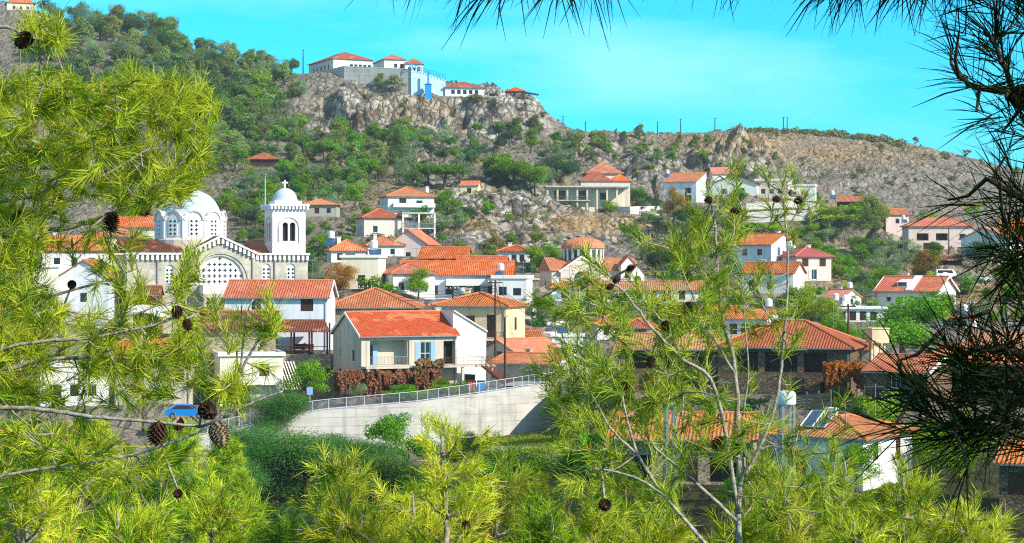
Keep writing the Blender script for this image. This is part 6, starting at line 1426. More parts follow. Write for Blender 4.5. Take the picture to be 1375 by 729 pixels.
for i, (px, py, hh, ww, k) in enumerate([(330,668,34,60,'darkbush'),(372,676,36,70,'darkbush'),(420,684,36,70,'darkbush'),(468,690,34,70,'darkbush'),(290,672,34,60,'darkbush'),(510,694,34,60,'darkbush')]):  # row of dark bushes added to make the shaded hollow dark
    tree(px, py, hh, k, 'dark bush added in the hollow below the feathery trees for its shade', 'added shade bushes of the hollow', wide=ww, hi=True)
for i, (px, py, hh, ww, k) in enumerate([(835,548,26,40,'dark'),(870,552,22,40,'bush'),(930,550,26,40,'dark'),(972,552,24,40,'broad'),(1020,552,24,36,'dark'),(1130,548,34,40,'dark'),(1160,566,34,44,'broad'),(1000,560,18,40,'bush'),(1180,575,30,44,'dark')]):
    tree(px, py, hh, k, {'dark': 'dark little tree', 'bush': 'low green bush', 'broad': 'small leafy tree'}[k] + ' in the strip of garden below the ruinous stone houses', 'garden strip below the ruinous stone houses', wide=ww)
# vines, creepers
def creeper(px, py, d, w_, h_, dep, mat, label, name='vine', n=9000, leaf=.14, rz=0.0):
    r = np.random.default_rng(n); P = at(px, py, d); W_ = w_/F*d; H_ = h_/F*d
    t = r.uniform(-.5,.5,n)*W_; drop = r.uniform(0,1,n)**1.3; y = r.uniform(-.5,.5,n)*dep
    hang = .25 + .95*np.clip(vnoise(t*1.6+40, y*.8+9, 9)*.7 + vnoise(t*4.5+11, y+3, 19)*.45 - .1, 0, 1)
    keep = vnoise(t*2.6+7, drop*3+2, 29) > .30 + .22*drop
    p = np.stack([t, y - .25*np.sin(drop*3), -drop*H_*hang + .6*vnoise(t*1.3+10, y*2+10, 5) - .1], 1)[keep]; n = len(p)
    nn = np.stack([r.normal(size=n)*.6, -1+r.normal(size=n)*.6, .5+r.normal(size=n)*.5], 1); nn /= np.linalg.norm(nn, axis=1)[:, None]
    a = np.cross(nn, r.normal(size=(n,3))); a /= np.linalg.norm(a, axis=1)[:, None]; b = np.cross(nn, a); s = leaf*r.uniform(.6,1.3,n)[:, None]
    V = np.stack([p+a*s, p+b*s*.7, p-a*s, p-b*s*.7], 1).reshape(-1,3)
    root = empty(name, P, rz, label, 'vine'); link('leaves', np_mesh('leaves', V, np.arange(4*n).reshape(n,4), M[mat]), root)
    q = MB()
    for i in range(6): x = -W_/2+W_*(i+.5)/6; q.tube([(x,0,-H_-1.5),(x+.2,.1,-H_*.5),(x-.1,0,-.1)], .05, 5)
    q.tube([(-W_/2,0,-.1),(W_/2,0,-.1)], .05, 5); q.build('stems', M['bark'], root)
creeper(520, 500, 210.2, 142, 40, 2.2, 'f_rust', 'brown dried vine draped over the terrace of the drab house', n=22000, rz=.28)
creeper(575, 486, 211.2, 40, 16, 1.2, 'f_rust', 'brown vine spilling over the veranda rail at the house corner', n=2500, rz=.28)
creeper(478, 484, 288, 44, 8, 1.0, 'f_broad', 'green creeper strip along the blank cream block', n=2000)
creeper(1135, 490, 192, 56, 46, 2.5, 'f_flame', 'flaming orange creeper on the corner of the ruinous house', n=6000)
creeper(800, 590, 150, 60, 50, 2.0, 'f_broad', 'dark green ivy hanging at the left end of the long near house', n=5000)
creeper(352, 480, 222, 30, 10, 1.0, 'f_dry', 'yellowing creeper by the slate hut', n=900)
tree(600, 520, 26, 'bush', 'green bush on the terrace end by the iron stair', d=208, hi=True, wide=36)
tree(625, 513, 20, 'bush', 'small bush at the head of the iron stair', d=207.5, hi=True, wide=26)
tree(482, 540, 28, 'olive', 'pale green shrub at the foot of the brown vine', d=204, hi=True, wide=24)
tree(545, 536, 20, 'bush', 'low green planting at the foot of the drab house, left part', d=205, hi=True, wide=60)
tree(590, 534, 20, 'bush', 'low green planting at the foot of the drab house, right part', d=206, hi=True, wide=50)
# --- scattered woods
def clear(px, py, hpx, d, frac=.35):
    w_ = hpx*.45
    for h in HOUSES:
        x0, x1, y0, y1 = h['box']
        if h['d'] > d - 3:
            ox = min(px+w_, x1) - max(px-w_, x0); oy = min(py, y1) - max(py-hpx, y0)
            if ox > 0 and oy > 0 and ox*oy > frac*.4*min(hpx*w_*2, (x1-x0)*(y1-y0)): return False
        if abs(h['d']-d) < 9 and x0-3 < px < x1+3: return False
    return True
def scatter(box, n, kinds, h0, h1_, label, group, seed, frac=.35):
    rr = random.Random(seed); x0, y0, x1, y1 = box; c = 0; tries = 0
    while c < n and tries < n*12:
        tries += 1
        px = rr.uniform(x0, x1); py = rr.uniform(y0, y1); d = hit(px, py)
        if abs(CY - F*gz(px, d)/d - py) > 9: continue
        h_ = rr.uniform(h0, h1_); k = rr.choice(kinds)
        if not clear(px, py, h_, d, frac): continue
        tree(px, py, h_, k, label[k] if isinstance(label, dict) else label, group, d=d, rnd=rr); c += 1
WL = {'aleppo': 'grey green hill pine of the wooded slope at upper left', 'dark': 'dark rounded pine of the wooded slope at upper left', 'olive': 'pale soft crowned tree of the wooded slope at upper left', 'broad': 'bright leafy tree of the wooded slope at upper left', 'round': 'round green pine of the wooded slope at upper left'}
scatter((60, 40, 240, 130), 60, ['aleppo','aleppo','dark','olive'], 28, 44, WL, 'woods on the upper left slope', 1)
scatter((200, 76, 405, 135), 66, ['aleppo','dark','olive','aleppo','aleppo'], 20, 34, WL, 'woods on the upper left slope', 2)
scatter((240, 130, 375, 240), 80, ['aleppo','aleppo','olive','dark','broad'], 24, 42, WL, 'woods on the upper left slope', 3)
scatter((370, 185, 560, 262), 56, ['aleppo','olive','round','aleppo'], 18, 38, WL, 'woods on the upper left slope', 4)
scatter((300, 215, 480, 300), 44, ['aleppo','olive','broad','round','aleppo'], 20, 36, WL, 'woods on the upper left slope', 55)
scatter((320, 240, 440, 330), 34, ['aleppo','olive','broad','dark'], 20, 34, WL, 'woods on the upper left slope', 5)
for i, (px, pb, hh, k) in enumerate([(212, 66, 36, 'dark'), (180, 52, 26, 'aleppo'), (275, 76, 30, 'dark'), (312, 80, 26, 'aleppo'), (336, 84, 22, 'dark'), (362, 90, 22, 'aleppo'), (392, 100, 26, 'dark'), (240, 72, 22, 'aleppo'), (130, 34, 20, 'aleppo'), (100, 26, 22, 'dark'), (60, 22, 26, 'dark'), (350, 92, 18, 'aleppo'), (150, 40, 16, 'dark')]):
    tree(px, pb, hh, k, ['dark flat topped pine standing alone on the skyline', 'pale pine left of the flat topped skyline pine', 'rounded dark pine on the skyline between two bare patches', 'pale skyline pine right of the rounded dark one', 'small dark skyline pine of the right hand group', 'pale skyline pine at the bare patch', 'dark pine beside the thin mast left of the hilltop buildings', 'short pine just right of the flat topped skyline pine', 'low pine on the skyline toward the top left', 'dark pine by the crest house, right of it', 'dark pine touching the crest house', 'tiny pale skyline pine before the hilltop buildings', 'tiny dark skyline pine near the top left'][i], d=[None]*13 and hit(px, pb))
VL = {'broad': 'small leafy garden tree between the village houses', 'olive': 'small grey olive between the village houses', 'bush': 'green garden bush between the village houses', 'dark': 'small dark conifer between the village houses', 'lime': 'small lime green tree between the village houses', 'dry': 'small browning tree between the village houses', 'darkbush': 'dark garden bush between the village houses', 'shrub': 'dry grey shrub of the bare slopes', 'aleppo': 'pale young pine of the bare slopes'}
G1 = 'trees and bushes of the village gardens'
scatter((410, 290, 520, 345), 24, ['broad','olive','dark','bush'], 12, 24, VL, G1, 6)
scatter((560, 280, 660, 330), 12, ['broad','olive','bush','darkbush'], 10, 20, VL, G1, 7)
scatter((470, 340, 760, 440), 34, ['broad','olive','bush','dry'], 10, 22, VL, G1, 8)
scatter((830, 290, 1000, 350), 14, ['olive','dark','broad','bush'], 12, 24, VL, G1, 9)
scatter((900, 340, 1180, 440), 40, ['broad','olive','lime','bush'], 14, 28, VL, G1, 10)
scatter((1090, 290, 1375, 400), 40, ['broad','olive','bush','darkbush','lime'], 10, 26, VL, G1, 12)
scatter((760, 390, 980, 460), 16, ['broad','olive','bush','lime'], 14, 26, VL, G1, 13)
scatter((1180, 400, 1375, 470), 16, ['broad','olive','bush','dark'], 14, 30, VL, G1, 14)
scatter((30, 300, 190, 440), 18, ['broad','olive','bush'], 14, 28, VL, G1, 15, .6)
scatter((540, 195, 770, 250), 34, ['aleppo','round','olive','dark'], 14, 32, {'aleppo': 'grey green pine on the slope below the bluff ledge', 'round': 'round bright pine on the slope below the bluff ledge', 'olive': 'pale soft tree on the slope below the bluff ledge', 'dark': 'dark pine on the slope below the bluff ledge'}, 'pines below the bluff ledge', 28)
scatter((1080, 285, 1230, 345), 22, ['broad','olive','lime','dark'], 14, 30, VL, G1, 29)
scatter((840, 280, 1000, 330), 14, ['olive','dark','broad'], 14, 28, VL, G1, 30)
scatter((1150, 330, 1375, 440), 30, ['broad','olive','dark','lime'], 16, 32, VL, G1, 31)
scatter((880, 380, 1180, 455), 26, ['broad','olive','broad','lime'], 18, 34, VL, G1, 32)
scatter((470, 300, 760, 430), 22, ['broad','olive','broad'], 14, 24, VL, G1, 33)
G2 = 'scattered shrubs of the bare slopes'
scatter((420, 110, 740, 235), 44, ['shrub','shrub','aleppo'], 4, 11, VL, G2, 16)
scatter((740, 186, 960, 235), 30, ['aleppo','aleppo','olive','round'], 9, 22, dict(VL, aleppo='pale pine on the saddle slope', olive='grey soft tree on the saddle slope', round='round green pine on the saddle slope'), 'pines on the saddle slope', 27)
scatter((740, 185, 1000, 240), 34, ['shrub','shrub','aleppo'], 4, 11, VL, G2, 17)
scatter((1000, 180, 1375, 285), 60, ['shrub','shrub','shrub','aleppo'], 4, 12, VL, G2, 18)
scatter((560, 250, 860, 345), 34, ['shrub','shrub','darkbush'], 4, 10, dict(VL, darkbush='small dark bush of the bare slopes'), G2, 19)
# hedge of scrub along the right hand ridge and thorny cover: uncountable
def haze():
    q = MB(); q.box(-1500, 1500, -40, 3600, -70, 175)
    t = NT('village_haze'); t.t.nodes.remove(t.b); v = t.n('ShaderNodeVolumePrincipled'); v.inputs['Color'].default_value = (.86,.93,1,1); v.inputs['Density'].default_value = .00012; v.inputs['Anisotropy'].default_value = .2
    t.l(v.outputs[0], t.o.inputs['Volume']); tag(q.build('haze', t.m), 'thin pale summer haze over the valley', 'haze', kind='stuff')
haze()
def cover():
    r = np.random.default_rng(77); P = []; Sz = []
    def put(px, d, s):
        P.append(((px-CX)/F*d, d, gz(px, d) + s*.1)); Sz.append(s)
    for i in range(420):
        px = r.uniform(985, 1215); put(px, r.uniform(782, 800), r.uniform(1.0, 2.4))
    n = 0
    while n < 5200:
        px = r.uniform(180, 1420); d = r.uniform(330, 800)
        if vnoise(np.array([px*.03]), np.array([d*.02]), 4)[0] < .42: continue
        put(px, d, r.uniform(.3, 1.0)); n += 1
    P = np.array(P); Sz = np.array(Sz); K = 26; N = len(P)*K
    idx = np.repeat(np.arange(len(P)), K); v = r.normal(size=(N,3)); v /= np.linalg.norm(v, axis=1)[:, None]; v[:, 2] = abs(v[:, 2])
    p = P[idx] + v*(Sz[idx]*r.uniform(.5,1,N))[:, None]
    nn = v + r.normal(size=(N,3))*.5; nn /= np.linalg.norm(nn, axis=1)[:, None]
    a = np.cross(nn, r.normal(size=(N,3))); a /= np.linalg.norm(a, axis=1)[:, None]; b = np.cross(nn, a); s = (.28*Sz[idx]*r.uniform(.6,1.3,N))[:, None]
    V = np.stack([p+a*s, p+b*s*.7, p-a*s, p-b*s*.7], 1).reshape(-1,3)
    tag(link('dry_scrub', np_mesh('dry_scrub', V, np.arange(4*N).reshape(N,4), M['f_scrub'])), 'low dry scrub covering the bare hillsides', 'scrub', kind='stuff')
    # grass of the small field and the verge
    n = 26000; px = r.uniform(600, 830, n); d = r.uniform(171, 200, n)
    z = np.array([gz(a_, b_) for a_, b_ in zip(px, d)]); x = (px-CX)/F*d
    h_ = r.uniform(.12,.45,n); an = r.uniform(0,6.28,n); wv = np.stack([np.cos(an),np.sin(an),np.zeros(n)],1)*.07
    base = np.stack([x,d,z-.03],1); tip = base + np.stack([r.normal(size=n)*.1, r.normal(size=n)*.1, h_],1)
    V = np.stack([base-wv, base+wv, tip+wv*.1, tip-wv*.1],1).reshape(-1,3)
    tag(link('grass', np_mesh('grass', V, np.arange(4*n).reshape(n,4), M['grass'])), 'short sunlit grass on the small field under the retaining wall', 'grass', kind='stuff')
cover()
# ------------------------------------------------------------------ the pines close to the viewer
class Pine:
    """limbs are traced polylines; tufts attach to the nearest wood, so every needle cluster hangs on a twig"""
    def __init__(s, root, seed, L, per, wid, spread=38):
        s.root = root; s.r = np.random.default_rng(seed); s.L = L; s.per = per; s.wid = wid; s.spread = spread; s.bend = .22
        s.nodes = []; s.rad = []; s.twig = MB(); s.T = []; s.A = []; s.sc = []; s.o = Vector(root.location); s.limbs = []
    def limb(s, pts, r0, r1, n=7, name='branch', mat='palebark', tufts=0, tl=.25):
        P = [Vector(p) for p in pts]; Q = []
        for i in range(len(P)-1):
            p0 = P[max(i-1,0)]; p1 = P[i]; p2 = P[i+1]; p3 = P[min(i+2,len(P)-1)]
            for t in range(5):
                t /= 5; Q.append(.5*((2*p1)+(p2-p0)*t+(2*p0-5*p1+4*p2-p3)*t*t+(3*p1-p0-3*p2+p3)*t**3))
        Q.append(P[-1]); m = len(Q)
        Q = [q + Vector(s.r.normal(size=3)*.12*(r0+r1)) if 0 < i < m-1 else q for i, q in enumerate(Q)]
        R = [r0+(r1-r0)*i/(m-1) for i in range(m)]
        mb = MB(); mb.tube([q - s.o for q in Q], R, n); o = mb.build(name, M[mat], s.root, smooth=True); s.limbs.append(o)
        for q in Q: s.nodes.append(q)
        for i in range(tufts):
            t = (i+.6)/tufts; k = min(int((.25+.75*t)*(m-1)), m-2); d = (Q[k+1]-Q[k]).normalized()
            v = Vector(s.r.normal(size=3)); v = (v - d*v.dot(d)).normalized(); s.tuft(Q[k] + (d*.7+v*.7)*tl*s.r.uniform(.6,1.2), (d*.8+v*.5+Vector((0,0,.25))).normalized())
        if tufts: s.tuft(Q[-1], (Q[-1]-Q[-3]).normalized())
        return Q
    def tuft(s, p, axis=None, sc=1.0, twig=True):
        p = Vector(p); N = s.np_nodes() if twig and s.nodes else None
        if N is not None:
            dd = ((N - np.array(p))**2).sum(1); k = int(dd.argmin()); q = s.nodes[k]; L = (p-q).length
            if L > .02:
                mid = q.lerp(p, .5) + Vector(s.r.normal(size=3)*.07*L) - Vector((0,0,.06*L)); r0 = min(.011, .003+.006*L)
                s.twig.tube([q-s.o, mid-s.o, p-s.o], [r0, r0*.75, r0*.45], 5, cap=False)
                if L > .15: s.addn(mid)
                s.addn(p)
                if axis is None: axis = ((p-mid).normalized()*.8 + Vector((0,0,.35)) + Vector(s.r.normal(size=3)*.25)).normalized()
        if axis is None: axis = Vector(s.r.normal(size=3)).normalized()
        s.T.append(np.array(p)); s.A.append(np.array(axis)); s.sc.append(sc)
    _c = None
    def addn(s, p): s.nodes.append(Vector(p)); 
    def np_nodes(s):
        if s._c is None or len(s._c) != len(s.nodes): s._c = np.array([tuple(q) for q in s.nodes])
        return s._c
    def cone(s, p, size, axis=(0,0,-1), mat='cone'):
        q = MB(); a = Vector(axis).normalized(); r = random.Random(int(size*1e5)+len(s.nodes)); Mx = a.to_track_quat('Z','Y').to_matrix()
        prof = [(.02,-.0),(.20,.06),(.30,.22),(.31,.42),(.24,.68),(.12,.90),(.0,1.0)]
        q.lathe([(x*.8,z) for x,z in prof], (0,0,0), 12)
        for i in range(9):
            z = .06+.86*i/9; rr_ = np.interp(z, [b for _,b in prof], [b for b,_ in prof]); m = max(5, int(13*rr_/.31))
            for j in range(m):
                an = 2*math.pi*(j+.5*(i%2))/m; c, s_ = math.cos(an), math.sin(an); w_ = .055; t0 = .75*rr_; t1 = rr_+.10
                A = Vector((c*t0,s_*t0,z-.03)); B = Vector((c*t1,s_*t1,z+.06)); W_ = Vector((-s_,c,0))*w_
                q.add([A-W_, A+W_, B+W_*.8, B-W_*.8, A+Vector((0,0,.05)), B+Vector((0,0,.05))], [(0,1,2,3),(0,3,5,4),(1,4,5,2),(3,2,5)])
        P = Vector(p) - s.o
        q.v = [tuple(P + Mx @ (Vector(v)*size)) for v in q.v]
        q.build('pine_cone', M[mat], s.root)
        st = Vector(p)
        if s.nodes:
            N = s.np_nodes(); k = int(((N-np.array(st))**2).sum(1).argmin()); s.twig.tube([s.nodes[k]-s.o, st-s.o], [.006,.005], 5, cap=False)
    def fill(s, poly, n, d0, d1, axis=None, sc=(.8,1.15)):
        """n tufts spread through the volume of air behind a traced outline, between two distances"""
        xs = [p[0] for p in poly]; ys = [p[1] for p in poly]; pts = []
        while len(pts) < n:
            x = s.r.uniform(min(xs), max(xs)); y = s.r.uniform(min(ys), max(ys)); c = False; j = len(poly)-1
            for i in range(len(poly)):
                xi, yi = poly[i]; xj, yj = poly[j]
                if (yi > y) != (yj > y) and x < (xj-xi)*(y-yi)/(yj-yi)+xi: c = not c
                j = i
            if c: pts.append(at(x, y, s.r.uniform(d0, d1)))
        if s.nodes:
            N = s.np_nodes(); pts.sort(key=lambda p: ((N-np.array(p))**2).sum(1).min())
        for p in pts: s.tuft(p, axis, s.r.uniform(*sc))
    def finish(s, mat, twigmat='palebark', nb=None):
        if s.twig.v: tag(s.twig.build('twigs', M[twigmat], s.root, smooth=True), kind='stuff')
        T = np.array(s.T); A = np.array(s.A); sc = np.array(s.sc); n = len(T)*s.per; r = s.r; i = np.repeat(np.arange(len(T)), s.per)
        a = A[i]; u = r.normal(size=(n,3)); u -= a*(u*a).sum(1)[:, None]; u /= np.linalg.norm(u,axis=1)[:, None]
        th = np.radians(np.clip(r.normal(s.spread, s.spread*.42, n), 4, 105))
        d = a*np.cos(th)[:, None] + u*np.sin(th)[:, None]
        L = (s.L*sc[i]*r.uniform(.65,1.12,n))[:, None]
        base = T[i] - a*(r.uniform(0,1,n)*s.L*1.1*sc[i])[:, None]
        bend = r.normal(size=(n,3))*s.bend + np.array([0,0,-.12])
        mid = base + d*L*.5 + bend*L*.12; tip = base + d*L + bend*L*.75
        wv = np.cross(d, r.normal(size=(n,3))); wv /= np.linalg.norm(wv,axis=1)[:, None]; wv *= s.wid*r.uniform(.8,1.25,n)[:, None]*.5
        V = np.stack([base-wv*.7, base+wv*.7, mid+wv, mid-wv, tip+wv*.25, tip-wv*.25],1).reshape(-1,3) - np.array(s.o)
        b = np.arange(n)*6
        Q = np.concatenate([np.stack([b,b+1,b+2,b+3],1), np.stack([b+3,b+2,b+4,b+5],1)])
        link('needles', np_mesh('needles', V, Q, M[mat]), s.root)
        # brown buds at the shoot ends
        if nb:
            q = MB()
            for k in r.choice(len(T), min(nb, len(T)), replace=False):
                p = Vector(T[k]) - s.o; ax = Vector(A[k]); q.tube([p, p+ax*s.L*.22, p+ax*s.L*.34], [s.L*.05, s.L*.045, .001], 5)
            tag(q.build('buds', M['bud'], s.root), kind='stuff')
def ax3(P, d): return [at(x, y, d if not isinstance(d, (list,tuple)) else d[i]) for i, (x, y) in enumerate(P)]
def pine_root(px, d, label, name='pine_tree'):
    x = (px-CX)/F*d; return empty(name, (x, d, gz(px, d)), 0, label, 'tree')

# --- A: the leafy pine filling the left side
def pine_left():
    r = pine_root(-190, 8.6, 'near pine filling the left edge with sunlit yellow green needles'); p = Pine(r, 21, .100, 74, .0027, 34)
    b = r.location
    p.limb([b - Vector((0,0,.4)), b+Vector((.03,0,1.5)), b+Vector((.0,.05,3.2)), b+Vector((.06,.0,4.8)), b+Vector((.1,.05,6.6)), b+Vector((.15,0,7.6))], .12, .03, 10, 'trunk')
    Lm = [([(-190,420),(-80,318),(0,314),(69,310),(134,293),(172,276)], 8.4, .020, .007), ([(-190,350),(-60,290),(0,270),(50,262),(77,247),(130,240),(200,200)], 8.0, .016, .004),
          ([(-190,660),(-60,560),(0,548),(60,550),(110,558),(200,566),(268,573)], 6.4, .010, .005), ([(-190,150),(-60,60),(0,35),(35,50),(70,58)], 7.6, .013, .004),
          ([(-190,260),(0,230),(120,225),(190,240),(235,185),(246,150)], 8.6, .012, .003), ([(-190,560),(0,470),(110,455),(190,440),(240,420),(246,370),(252,340)], 7.4, .008, .003),
          ([(-190,700),(0,640),(180,610),(300,560),(322,500),(330,430),(340,402)], 7.0, .007, .003), ([(-190,240),(-40,150),(60,120),(120,140),(180,122)], 8.8, .013, .003),
          ([(-190,520),(0,420),(60,400),(130,380),(185,360)], 8.8, .012, .003), ([(-190,640),(0,520),(80,470),(160,430),(230,405)], 8.2, .012, .003), ([(-190,600),(0,500),(100,480),(200,480),(290,455)], 7.8, .012, .003),
          ([(322,500),(345,460),(362,440)], 7.0, .006, .003), ([(300,560),(340,540),(380,525)], 7.0, .006, .003)]
    for P, d, a, c in Lm: p.limb(ax3(P, d), a, c)
    p.fill([(-60,95),(20,100),(50,88),(100,105),(150,112),(200,104),(240,115),(286,118),(280,165),(286,225),(250,262),(215,262),(180,280),(120,270),(60,290),(0,300),(-60,300)], 420, 7.4, 9.4)
    p.fill([(-60,290),(60,290),(60,330),(50,370),(90,410),(60,480),(90,540),(-60,560)], 270, 7.2, 9.2)
    p.fill([(30,20),(75,15),(85,50),(70,75),(30,60)], 14, 7.4, 7.9); p.fill([(60,300),(200,290),(190,330),(150,345),(70,330)], 12, 7.8, 8.8)
    p.fill([(90,410),(180,395),(270,420),(265,470),(180,500),(60,510)], 54, 7.2, 8.8); p.fill([(110,480),(280,450),(300,500),(200,540),(90,545)], 46, 7.0, 8.4)
    p.fill([(225,330),(262,330),(258,400),(235,395)], 9, 7.2, 7.6); p.fill([(285,395),(372,395),(375,470),(345,545),(285,530)], 22, 6.8, 7.3); p.fill([(130,340),(215,355),(200,400),(120,395)], 10, 7.6, 8.8)
    p.fill([(-20,565),(150,575),(230,600),(200,650),(0,660)], 70, 6.6, 8.6)
    p.fill([(200,110),(290,110),(290,160),(220,190)], 26, 8.0, 8.8); p.fill([(155,85),(200,85),(195,125),(165,125)], 8, 8.0, 8.4)
    for x, y, d, s, m, a in [(213,566,6.3,.085,'cone',(-.1,0,-1)), (272,548,6.3,.075,'cone',(.6,-.8,-.2)), (290,566,6.3,.09,'conepale',(.35,-.3,-.9)), (40,48,7.6,.085,'cone',(-.3,-.6,-.4)), (148,284,8.2,.09,'cone',(.1,0,-1)), (185,276,8.2,.07,'cone',(.7,-.3,-.5)),
                            (182,122,8.4,.055,'cone',(0,0,-1)), (262,150,8.4,.06,'cone',(.3,-.5,-.6)), (268,192,8.4,.06,'cone',(.6,-.6,-.2)), (238,410,7.3,.055,'cone',(0,-.3,-1)), (250,428,7.3,.05,'cone',(.2,0,-1)), (30,282,8,.07,'cone',(-.4,0,-1)), (240,660,8,.05,'cone',(0,-1,-.3)), (98,380,8.6,.05,'cone',(0,-1,-.3)), (240,560,6.5,.05,'cone',(0,-.4,-1))]:
        p.cone(at(x,y,d), s, a, m)
    p.finish('needle', nb=160)
pine_left()
# --- B: the open pine right of centre
def pine_mid():
    r = pine_root(1010, 8.2, 'near open pine with pale stems and cones right of the middle'); p = Pine(r, 22, .09, 56, .0026, 34)
    b = r.location
    p.limb([b - Vector((0,0,.4)), b+Vector((.02,0,1.6)), b+Vector((-.04,0,2.9)), at(992,690,8.2), at(988,600,8.2)], .024, .010, 9, 'trunk')
    Lm = [([(988,600),(990,540),(984,480),(970,425),(965,380),(962,330),(958,290),(950,250)], 8.2, .017, .005, 7), ([(985,500),(968,470),(945,430),(925,385),(905,335)], 8.0, .009, .003, 6),
          ([(992,690),(961,524),(917,483),(875,440),(838,392),(800,352)], 7.6, .013, .004, 7), ([(990,700),(918,634),(880,600),(856,560)], 7.7, .012, .004, 4),
          ([(960,745),(894,667),(856,610),(839,548),(832,505)], 7.4, .012, .004, 6), ([(1000,640),(1020,600),(1042,540),(1052,460),(1058,380),(1056,310),(1050,258)], 8.5, .014, .004, 6),
          ([(1056,460),(1030,420),(1008,385),(985,350)], 8.5, .007, .003, 3), ([(1056,310),(1070,285),(1078,262)], 8.5, .006, .003, 2), ([(1056,312),(1040,290),(1030,270)], 8.5, .005, .003, 2),
          ([(920,485),(880,420),(850,405),(815,395)], 7.7, .006, .003, 4), ([(1000,640),(998,560),(1005,500),(1000,430),(996,380)], 8.3, .008, .003, 5), ([(985,620),(1030,600),(1075,590),(1110,560)], 8.0, .008, .003, 4),
          ([(894,667),(850,640),(800,630),(765,640)], 7.3, .008, .003, 5), ([(856,610),(820,575),(795,530),(775,490)], 7.4, .008, .003, 6), ([(838,392),(800,400),(770,410)], 7.6, .006, .003, 4), ([(960,330),(985,310),(1000,290)], 8.2, .005, .003, 3), ([(962,380),(935,350),(920,330)], 8.2, .005, .003, 3)]
    for P, d, a, c, t in Lm: p.limb(ax3(P, d), a*.72, c*.8, tufts=t, tl=.2)
    p.fill([(760,380),(840,390),(860,470),(850,560),(800,600),(740,560),(750,470)], 64, 7.0, 8.2); p.fill([(840,520),(980,520),(1000,600),(900,690),(800,690),(780,620)], 60, 7.2, 8.4)
    p.fill([(895,310),(990,250),(1000,320),(975,380),(910,370)], 34, 7.9, 8.6); p.fill([(940,380),(1010,370),(1010,470),(950,470)], 18, 7.9, 8.6); p.fill([(860,400),(950,400),(930,480),(880,480)], 26, 7.6, 8.3)
    p.fill([(1000,560),(1120,560),(1130,690),(1000,690)], 34, 7.4, 8.6); p.fill([(1035,400),(1075,400),(1085,480),(1040,480)], 8, 8.3, 8.6)
    p.fill([(870,460),(950,480),(960,540),(880,550)], 16, 7.6, 8.2)
    for x, y, d, s, m, a in [(832,372,7.5,.036,'cone',(-.6,0,-.5)), (824,383,7.5,.036,'cone',(-.7,0,-.3)), (842,362,7.5,.036,'cone',(.8,0,.4)), (836,513,7.3,.065,'cone',(0,-1,-.2)), (957,268,8.1,.04,'cone',(-1,0,-.1)), (980,285,8.1,.045,'cone',(1,0,.1)), (1048,268,8.4,.04,'cone',(-1,0,.1)), (1066,270,8.4,.04,'cone',(1,0,.1)), (1060,262,8.4,.03,'conepale',(.3,0,.8)),
                            (982,598,8.0,.08,'cone',(0,-1,-.4)), (895,390,8,.045,'cone',(.2,0,-1)), (922,405,7.7,.05,'cone',(.3,0,-1)), (893,430,7.7,.05,'cone',(.1,0,-1)), (1035,690,7.8,.06,'cone',(0,-1,-.2)), (812,674,7.3,.06,'cone',(0,-1,-.3)), (876,478,7.6,.05,'cone',(-.3,0,-1)), (970,590,8.0,.08,'cone',(-.4,-.8,-.4))]:
        p.cone(at(x,y,d), s, a, m)
    p.finish('needle2', nb=110)
pine_mid()
# --- bottom row of young pines rising from the slope below the viewer
def young(px, top, d, seed, label, n=26, wpx=150, L=.10, per=60, mat='needle', whorls=7, wid=.0030):
    r = pine_root(px, d, label, 'young_pine'); p = Pine(r, seed, L, per, wid, 28); rr = random.Random(seed)
    b = r.location; zt = (CY-top)/F*d; hgt = zt - b.z; Wm = wpx/F*d/2
    tr = p.limb([b - Vector((0,0,.3))] + [b + Vector((rr.uniform(-.05,.05)*k, rr.uniform(-.05,.05)*k, hgt*k)) for k in (.3,.6,.8,.92,1)], .05, .006, 8, 'trunk')
    vis = min(hgt, (735-top)/F*d*1.35 + .3)
    for k in range(whorls):
        t = k/whorls; z = zt - .12 - vis*t; ln = Wm*(.35+.75*t)
        m = 5
        for j in range(m):
            a = rr.uniform(0,6.28); l = ln*rr.uniform(.65,1.15); c = Vector((b.x, b.y, z)); q = c+Vector((math.cos(a)*l, math.sin(a)*l, l*rr.uniform(.5,1.0)))
            if q.z > zt+.15: q.z = zt+.15-rr.uniform(0,.2)
            mid = c.lerp(q,.55) - Vector((0,0,.12*l)); p.limb([c, mid, q], .011, .003, 6, 'branch', tufts=max(2, int(l/.11)), tl=.17)
    for i in range(n):
        a = rr.uniform(0,6.28); t = rr.random(); rad = Wm*(.3+.8*t)*rr.uniform(.3,1)**.5
        p.tuft(Vector((b.x+math.cos(a)*rad, b.y+math.sin(a)*rad, zt-.1-vis*t*.95)), None, rr.uniform(.8,1.15))
    if rr.random() < .6: p.cone(Vector((b.x+Wm*.3, b.y-Wm*.4, zt-vis*.4)), .06, (.2,-.6,-.6))
    p.finish(mat, nb=40)
